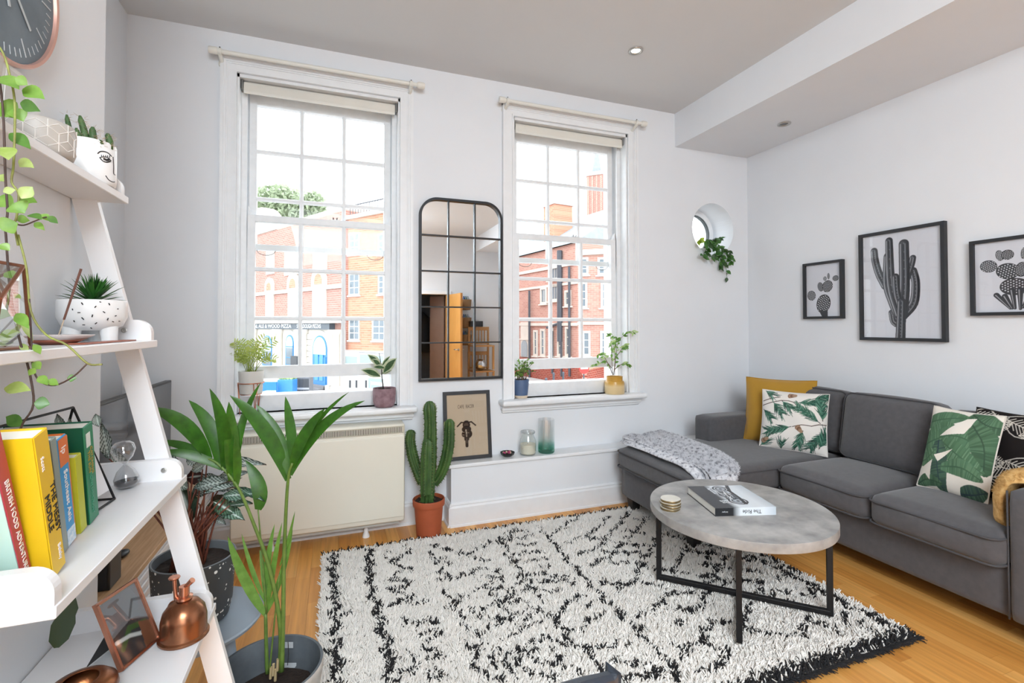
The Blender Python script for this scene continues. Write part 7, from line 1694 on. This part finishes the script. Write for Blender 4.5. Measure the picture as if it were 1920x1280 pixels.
r = A.rect(567, 666, 579, 684); MB().box((r[0], -0.9, r[2]), (r[1], -0.5, r[3])).build('menu_board', M_DARKS, A.root)
# things on the pavement in front of the pub
def street_box(name, label, cat, u0, v0, u1, v1, d, mat, dep=0.6):
    a, b_ = at(u0, v0, d), at(u1, v1, d); o = thing(name, label, cat, (a.x, a.y, GZ)); z1_ = a.z - GZ; z0_ = max(0.0, b_.z - GZ)
    ang = math.atan2(b_.y - a.y, b_.x - a.x); o.rotation_euler = (0, 0, ang); Lw = math.hypot(b_.x - a.x, b_.y - a.y); return o, Lw, z0_, z1_
o, Lw, zb_, zt_ = street_box('blue_planter', 'blue street planter box with low greenery outside the pub', 'planter', 520, 712, 548, 742, 27.5, M_DOORB)
MB().bbox((0, 0, 0), (Lw, 0.7, zt_), 0.03).build('box', pm('bright_blue', '3f86cf', 0.5), o)
m = MB(); rgp = random.Random(6)
for k in range(60): p_ = V(rgp.uniform(0.05, Lw - 0.05), rgp.uniform(0.1, 0.6), zt_); q_ = blade(p_, p_ + V(rgp.uniform(-.2, .2), rgp.uniform(-.2, .2), rgp.uniform(.12, .3)), 0.12, OV, 0, V(rgp.uniform(-1, 1), -1, 0.3)); m.add(q_.v, q_.f)
f_ = m.build('greenery', M_FIC2, o); f_['kind'] = 'stuff'
o, Lw, zb_, zt_ = street_box('blue_bench', 'blue street bench with a white seat beside the planter', 'bench', 492, 716, 518, 744, 27.0, M_DOORB)
MB().bbox((0, 0, 0), (Lw, 0.15, zt_), 0.02).build('back', pm('deep_blue', '2673c2', 0.5), o); MB().bbox((Lw * 0.3, -0.5, zt_ * 0.58), (Lw * 1.0, 0.0, zt_ * 0.68), 0.02).build('seat', M_PAINTW, o); MB().box((0, -0.4, 0), (Lw * 0.55, 0.0, zt_ * 0.42)).build('base', pm('deep_blue', '2673c2', 0.5), o)
o, Lw, zb_, zt_ = street_box('dark_kiosk', 'dark grey panelled street cabinet in front of the pub', 'kiosk', 549, 707, 580, 742, 28.2, M_DARKS)
MB().bbox((0, 0, 0), (Lw, 0.6, zt_), 0.02).build('body', pm('grey_panel', '6a6e76', 0.5), o)
for k in range(3): MB().box((Lw * (0.04 + 0.32 * k), -0.03, 0.1), (Lw * (0.32 + 0.32 * k), 0.01, zt_ - 0.1)).build('panel', M_DARKS if k else pm('grey_panel2', '5b6068', 0.5), o)
MB().box((0, -0.05, zt_ * 0.55), (Lw, -0.02, zt_ * 0.62)).build('rail', pm('pale_rail', '9a9ea4', 0.5), o)

# --- orange brick house next to the pub
B = Facade('brick_house', 'orange brick house with white sash windows and white shopfront', 'building', 647, 33.0, 790, 29.0)
zt_ = B.xz(655, 412)[1]
MB().box((0, 0, 0), (B.L, 8, zt_)).build('wall', M_BR2, B.root); MB().box((-0.05, -0.2, zt_), (B.L, 0.3, zt_ + 0.25)).build('parapet_coping', M_STONE, B.root)
for k in range(14): xx = 0.15 + k * 0.28; MB().box((xx - 0.015, 0.02, zt_ + 0.25), (xx + 0.015, 0.05, zt_ + 0.95)).build('railing_bar', M_PIPE_, B.root)
MB().box((0.1, 0.0, zt_ + 0.92), (4.0, 0.06, zt_ + 0.98)).build('railing_top', M_PIPE_, B.root)
for u0, v0, u1, v1 in ((656, 515, 673, 551), (711, 518, 726, 549), (656, 600, 673, 636), (700, 600, 722, 637), (656, 440, 673, 474), (711, 440, 726, 474)): B.window(B.rect(u0, v0, u1, v1), (1, 2), 0.07, 0.05)
sg = B.xz(680, 657)[1]; MB().box((0, -0.2, 0), (B.L, 0.02, sg)).build('shopfront', M_PAINTW, B.root)
r = B.rect(678, 659.5, 724, 662.5); MB().box((r[0], -0.24, r[2]), (r[1], -0.18, r[3])).build('shop_sign', pm('shop_sign_grey', '7b7f86', 0.5), B.root)
for q in ((653, 667, 674, 684), (680, 664, 700, 684), (704, 666, 724, 684), (700, 708, 723, 716), (696, 708, 699, 735), (701, 720, 724, 736)): r = B.rect(*q); MB().box((r[0], -0.225, r[2]), (r[1], -0.19, r[3])).build('shop_pane', pm('shop_glass', '93a5a8', 0.2), B.root)
for u in (660, 672, 690): r = B.rect(u, 712, u + 2.5, 726); MB().box((r[0], -0.24, r[2]), (r[1], -0.2, r[3])).build('vent', M_DARKS, B.root)

# --- red brick hall seen through the second window
C_ = Facade('brick_hall', 'red brick hall with stone mullioned windows and dark downpipes', 'building', 930, 49.0, 1084, 37.0)
zt_ = C_.xz(1020, 470)[1]; MB().box((0, 0, 0), (C_.L, 8, zt_)).build('wall', M_BR3, C_.root)
MB().add([(0, -0.3, zt_), (C_.L, -0.3, zt_), (C_.L, 7, C_.xz(1020, 395)[1] + 1), (0, 7, C_.xz(1020, 395)[1] + 1), (0, 8.3, zt_), (C_.L, 8.3, zt_)], [(0, 1, 2, 3), (3, 2, 5, 4), (0, 3, 4), (1, 5, 2)]).build('roof', M_SLATER, C_.root)
sc2 = C_.xz(1000, 540)[1]; MB().box((0, -0.1, sc2 - 0.1), (C_.L, 0.02, sc2 + 0.1)).build('string_course', M_STONE, C_.root); sc3 = C_.xz(1000, 608)[1]
MB().box((0, -0.14, sc3 - 0.12), (C_.L, 0.02, sc3 + 0.12)).build('string_course', M_STONE, C_.root); sc4 = C_.xz(1060, 497)[1]; MB().box((0, -0.14, sc4 - 0.12), (C_.L, 0.02, sc4 + 0.12)).build('string_course', M_STONE, C_.root)
for q, b_ in (((1031, 538, 1049, 560), (3, 0)), ((1016, 543, 1024, 566), (1, 0)), ((980, 614, 991, 632), (2, 0)), ((1062, 548, 1069, 570), (0, 1)), ((1003, 622, 1007, 664), (0, 2)), ((1016, 620, 1021, 664), (0, 2)), ((1032, 618, 1036, 664), (0, 2)), ((1048, 617, 1053, 664), (0, 2)), ((1063, 616, 1068, 664), (0, 2)), ((1031, 500, 1049, 520), (3, 0))):
    C_.window(C_.rect(*q), b_, 0.16, 0.10, M_STONE)
r = C_.rect(978, 608, 994, 670); MB().box((r[0], -0.12, r[2]), (r[1], 0.02, C_.xz(978, 614)[1] + 0.5)).build('stone_porch', M_STONE, C_.root); xa_, xb_ = C_.xz(980, 650)[0], C_.xz(991, 650)[0]; z_a = C_.xz(985, 640)[1]
C_.arch('arched_door', xa_, xb_, C_.xz(985, 668)[1], z_a - 0.4, pm('grey_door', '8f99a0', 0.5), -0.16, 0.0)
for u, v0, v1, w_ in ((996, 545, 712, 0.10), (1053, 470, 640, 0.22), (1071, 500, 705, 0.10), (1039, 620, 700, 0.09), (1056, 640, 705, 0.08)):
    r = C_.rect(u, v0, u, v1); MB().tube([(r[0], -0.2, max(0, r[2])), (r[0], -0.2, r[3])], w_, 8).build('downpipe', M_PIPE_, C_.root)
xa_ = C_.xz(1030, 613)[0]; MB().tube([(xa_, -0.25, C_.xz(1030, 614)[1]), (C_.xz(1053, 606)[0], -0.25, C_.xz(1053, 606)[1])], 0.10, 8).build('downpipe', M_PIPE_, C_.root)
bz = C_.xz(1000, 672)[1]; MB().box((0, -0.1, 0), (C_.L, 0.02, bz)).build('base_course', M_BR4, C_.root)
x0_, x1_ = C_.xz(985, 400)[0], C_.xz(1004, 400)[0]; zc = C_.xz(995, 374)[1]; MB().box((x0_, 2, zt_ - 1), (x1_, 4, zc)).build('chimney', M_BR2, C_.root); MB().box((x0_ - 0.15, 1.85, zc - 0.3), (x1_ + 0.15, 4.15, zc)).build('chimney_cap', M_STONE, C_.root)
Wg = Facade('hall_wing', 'red brick wing with tall white sash windows beside the hall', 'building', 1083, 37.0, 1230, 35.0)
zt_ = Wg.xz(1110, 468)[1]; MB().box((0, 0, 0), (Wg.L, 8, zt_)).build('wall', M_BR3, Wg.root); MB().box((-0.1, -0.25, zt_ - 0.4), (Wg.L, 0.3, zt_)).build('cornice', M_STONE, Wg.root)
for q in ((1092, 532, 1098, 574), (1130, 532, 1138, 574), (1095, 624, 1104, 664), (1129, 624, 1138, 664), (1092, 486, 1100, 512), (1124, 486, 1134, 512)): Wg.window(Wg.rect(*q), (0, 2), 0.14, 0.08, M_PAINTW)
s6 = Wg.xz(1110, 606)[1]; MB().box((0, -0.12, s6 - 0.1), (Wg.L, 0.02, s6 + 0.1)).build('string_course', M_STONE, Wg.root); MB().box((0, -0.1, 0), (Wg.L, 0.02, Wg.xz(1110, 675)[1])).build('base_course', M_BR4, Wg.root)
tw_ = Facade('brick_tower', 'pale brick tower rising beyond the hall roof', 'building', 1101, 70.0, 1132, 69.0)
zt_ = tw_.xz(1115, 322)[1]; MB().box((0, 0, 0), (tw_.L, 4, zt_)).build('wall', M_BR1, tw_.root)
for k in range(4): xx = tw_.L * (0.1 + 0.26 * k); MB().box((xx - 0.12, -0.12, 0), (xx + 0.12, 0.02, zt_ - 0.6)).build('pilaster', M_BR3, tw_.root)
MB().box((-0.15, -0.2, zt_ - 0.5), (tw_.L + 0.15, 4.2, zt_)).build('parapet', M_STONE, tw_.root)
MB().prism([(tw_.L * 0.2, 0), (tw_.L * 0.8, 0), (tw_.L * 0.5, 4.5)], 1.0, 3.0, 'y', M=Matrix.Translation((0, 0, zt_))).build('spire', M_SLATER, tw_.root)
# garden wall, no-entry sign, bollards
gw = Facade('garden_wall', 'low dark red brick wall along the side street', 'wall', 1100, 33.0, 1180, 41.0); gw.root['kind'] = 'thing'
zt_ = gw.xz(1104, 693)[1]; MB().box((0, 0, 0), (gw.L, 0.35, zt_)).build('brickwork', M_BR4, gw.root); MB().box((-0.05, -0.06, zt_), (gw.L, 0.41, zt_ + 0.12)).build('coping', M_BR2, gw.root)
pz_ = at(1095, 690, 26.0); ns = thing('road_sign', 'round red no-entry road sign on a pole by the side street', 'road sign', (pz_.x, pz_.y, GZ))
MB().tube([(0, 0.03, 0), (0, 0.03, pz_.z - GZ + 0.3)], 0.04, 10).build('pole', M_PIPE_, ns)
MB().lathe([(0, 0.0), (0.30, 0.0), (0.30, 0.03), (0, 0.03)], 32, M=Matrix.Translation((0, 0, pz_.z - GZ)) @ Matrix.Rotation(PI / 2, 4, 'X')).build('disc', pm('sign_red', 'c9352f', 0.4), ns)
MB().box((-0.22, -0.045, pz_.z - GZ - 0.05), (0.22, -0.03, pz_.z - GZ + 0.05)).build('white_bar', M_PAINTW, ns)
for k, (u, d) in enumerate(((1024, 27.0), (1038, 30.0), (1056, 30.5))):
    p_ = at(u, 700, d); bo = thing('bollard', ('tall dark post on the kerb, nearest the blue pot', 'middle dark post on the kerb outside the hall', 'dark post on the kerb nearest the road sign')[k], 'bollard', (p_.x, p_.y, GZ), group='posts on the kerb')
    MB().lathe([(0, 0), (0.11, 0), (0.09, 0.08), (0.07, 0.15), (0.065, 1.5), (0.08, 1.55), (0.07, 1.65), (0, 1.7)], 16).build('shaft', M_PIPE_, bo, smooth=True, auto=40)
# trees behind the pub
rt = random.Random(17)
def tree(label, u, v, d, rx, rz, n, seed):
    c = at(u, v, d); o = thing('street_tree', label, 'tree', (c.x, c.y, GZ), group='trees behind the pub'); r = random.Random(seed)
    MB().tube([(0, 0, 0), (0.1, 0, (c.z - GZ) * 0.6), (0, 0, c.z - GZ)], [0.35, 0.25, 0.08], 8).build('trunk', pm('tree_bark', '6a5d50', 0.9), o)
    m = MB()
    for k in range(n):
        a, b_ = r.random() * 6.28, math.acos(r.uniform(-1, 1)); q = r.random() ** 0.4; p_ = V(rx * q * math.sin(b_) * math.cos(a), rx * q * math.sin(b_) * math.sin(a), c.z - GZ + rz * q * math.cos(b_))
        d_ = V(r.uniform(-1, 1), r.uniform(-1, 1), r.uniform(-1, 1)).normalized() * 0.45; e_ = d_.orthogonal().normalized() * 0.2
        m.add([p_ - d_, p_ + e_, p_ + d_, p_ - e_], [(0, 1, 2, 3)])
    f_ = m.build('crown', leaf_mat('tree_leaves', '8d9c7e', 'aab69b', 0.6, 0.3), o); f_['kind'] = 'stuff'
tree('leafy pale green tree rising behind the pub gable', 525, 385, 62.0, 3.6, 2.6, 1500, 3); tree('small sparse tree to the side of the pub chimney', 585, 385, 64.0, 1.8, 1.8, 500, 4)
# ------------------------------------------------------------------ what the mirror sees at the back of the room
M_OAKV = pm('oak_veneer', 'c58f4d', 0.4, hex2='b37c3c', vscale=4, stretch=(14, 14, 1)); M_DKW = pm('dark_door_edge', '6a4c38', 0.5)
def mirrored(u, v, y):      # where a sight line reflected by the mirror meets the plane y
    d = ray(u, v); t = (D - 0.008 - CAMP.y) / d.y; p = CAMP + d * t; d2 = V(d.x, -d.y, d.z); s = (y - p.y) / d2.y; return p + d2 * s
dj = structure('trim_3', None, None, 'white architrave around the open doorway')
for a, b_ in (((DX0 - 0.07, YB, 0), (DX0, YB + 0.02, DZ)), ((DX1, YB, 0), (DX1 + 0.07, YB + 0.02, DZ)), ((DX0 - 0.07, YB, DZ), (DX1 + 0.07, YB + 0.02, DZ + 0.07))): MB().bbox(a, b_, 0.004).build('casing', M_TRIM, dj)
MB().box((DX0, YB - 0.15, 0), (DX0 + 0.02, YB, DZ)).box((DX1 - 0.02, YB - 0.15, 0), (DX1, YB, DZ)).build('jamb', M_DKW, dj)
# oak door swung into the room
dd0 = structure('door_1', None, None, 'oak door standing open into the room')
hx = DX1 + 0.005; ang = math.radians(82.5)
dd0.location = (hx, YB + 0.012, 0.006); dd0.rotation_euler = (0, 0, ang)
MB().bbox((0, 0, 0), (0.76, 0.04, 1.88), 0.002).build('leaf', M_OAKV, dd0)
for s in (-1, 1):
    y0 = -0.002 if s < 0 else 0.042
    hd = MB().lathe([(0, 0), (0.026, 0), (0.026, 0.006), (0, 0.006)], 20, M=Matrix.Translation((0.69, y0, 0.86)) @ Matrix.Rotation(s * -PI / 2, 4, 'X')).build('handle', M_NICK, dd0)
    MB().tube([(0.69, y0 + s * 0.005, 0.86), (0.69, y0 + s * 0.045, 0.86), (0.66, y0 + s * 0.048, 0.86), (0.57, y0 + s * 0.046, 0.86)], 0.009, 10).build('lever', M_NICK, hd, smooth=True)
# second inner door, dark coat in the hall
wd2 = structure('door_2', None, None, 'brown hallway door seen through the doorway'); wd2.location = (DX1 - 0.03, YB - 0.17, 0.0); wd2.rotation_euler = (0, 0, math.radians(215))
MB().bbox((0, 0, 0), (0.30, 0.04, 1.88), 0.002).build('leaf', M_DKW, wd2)
ct_ = thing('dark_coat', 'dark coat hanging in the hallway beyond the door', 'coat', (DX0 + 0.38, YB - 0.7, 0.75))
MB().lathe([(0.02, 0.85), (0.06, 0.82), (0.17, 0.72), (0.19, 0.6), (0.18, 0.3), (0.20, 0.0), (0.17, 0.0), (0.02, 0.3)], 20, sy=0.5).build('body', pm('coat_cloth', '23262b', 0.95, bump=0.4, bscale=40), ct_, smooth=True)
for s in (-1, 1): MB().tube([(s * 0.16, 0, 0.72), (s * 0.22, 0.0, 0.45), (s * 0.21, 0.02, 0.15)], [0.06, 0.055, 0.045], 10).build('sleeve', pm('coat_cloth', '23262b'), ct_, smooth=True)
MB().tube([(0, 0, 0.84), (0, 0, 0.95), (0.0, -0.6, 1.0)], 0.006, 6).build('hanger', M_NICK, ct_)
# stacked beech chairs against the right part of the back wall
M_BEECH = pm('beech', 'c3935a', 0.4, hex2='b5854c', vscale=6, stretch=(10, 10, 1))
cxp = 2.62; cyp = -2.40
def slat_chair(z0, label, turned=False):
    o = thing('dining_chair', label, 'chair', (cxp, cyp, z0), (0, 0, 0 if not turned else 0.03), group='stacked beech chairs')
    MB().bbox((-0.21, -0.20, 0.43), (0.21, 0.22, 0.455), 0.006).build('seat', M_BEECH, o)
    for x, y in ((-0.19, -0.18), (0.19, -0.18)): MB().bbox((x - 0.018, y - 0.018, 0.0), (x + 0.018, y + 0.018, 0.80), 0.003, 1).build('back_leg', M_BEECH, o)
    for x, y in ((-0.19, 0.19), (0.19, 0.19)): MB().bbox((x - 0.018, y - 0.018, 0.0), (x + 0.018, y + 0.018, 0.43), 0.003, 1).build('leg', M_BEECH, o)
    MB().bbox((-0.20, -0.195, 0.73), (0.20, -0.165, 0.80), 0.004).build('top_rail', M_BEECH, o); MB().bbox((-0.19, -0.19, 0.47), (0.19, -0.17, 0.50), 0.003).build('lower_rail', M_BEECH, o)
    for k in range(5): x = -0.12 + 0.06 * k; MB().box((x - 0.011, -0.186, 0.49), (x + 0.011, -0.174, 0.74)).build('slat', M_BEECH, o)
slat_chair(0.0, 'lower beech slat-back chair reflected in the mirror'); slat_chair(0.475, 'upper beech slat-back chair stacked on the other, in the mirror', True)
bx = thing('black_case', 'black box resting on the stacked chairs in the mirror', 'box', (cxp - 0.05, cyp - 0.18, 1.277))
MB().bbox((-0.13, -0.06, 0), (0.13, 0.06, 0.11), 0.008).build('case', pm('tv_black', '1b1c1e'), bx); MB().tube([(-0.05, 0, 0.11), (-0.05, 0, 0.125), (0.05, 0, 0.125), (0.05, 0, 0.11)], 0.005, 8).build('handle', M_NICK, bx)
db_ = thing('disco_ball', 'small silver mirror ball on the lower chair seat in the mirror', 'ball', (cxp - 0.04, cyp + 0.10, 0.456))
MB().sphere((0, 0, 0.11), 0.11, 20, 14).build('ball', pm('mirror_tiles', 'c9ccd0', 0.15, 1.0), db_)
MB().tube([(0, 0, 0.218), (0, 0, 0.235)], 0.012, 8).build('cap', M_NICK, db_)
M_WICK = pm('wicker', '8a6a48', 0.8, bump=0.8, bscale=90, bdist=0.004)
for k, (z_, lb) in enumerate(((1.60, 'top wicker wall basket reflected in the mirror'), (1.25, 'middle wicker wall basket reflected in the mirror'), (0.92, 'lowest wicker wall basket reflected in the mirror'))):
    q = V(2.37, YB + 0.1, 1); wb = thing('wall_basket', lb, 'basket', (q.x + 0.02, YB + 0.09, z_), group='wicker baskets on the back wall')
    MB().lathe([(0, 0), (0.085, 0), (0.10, 0.02), (0.115, 0.20), (0.11, 0.205), (0.095, 0.03), (0, 0.02)], 24, sy=0.72).build('basket', M_WICK, wb, smooth=True)
    for j in range(3): MB().lathe([(0, 0), (0.035, 0), (0.035, 0.12), (0.015, 0.15), (0.015, 0.17), (0, 0.17)], 12, (-0.04 + 0.04 * j, 0.0, 0.10)).build('bottle', pm('bottle_%d' % j, ('35507a', '5a6e6a', '8a8f96')[j], 0.3), wb, smooth=True, auto=40)
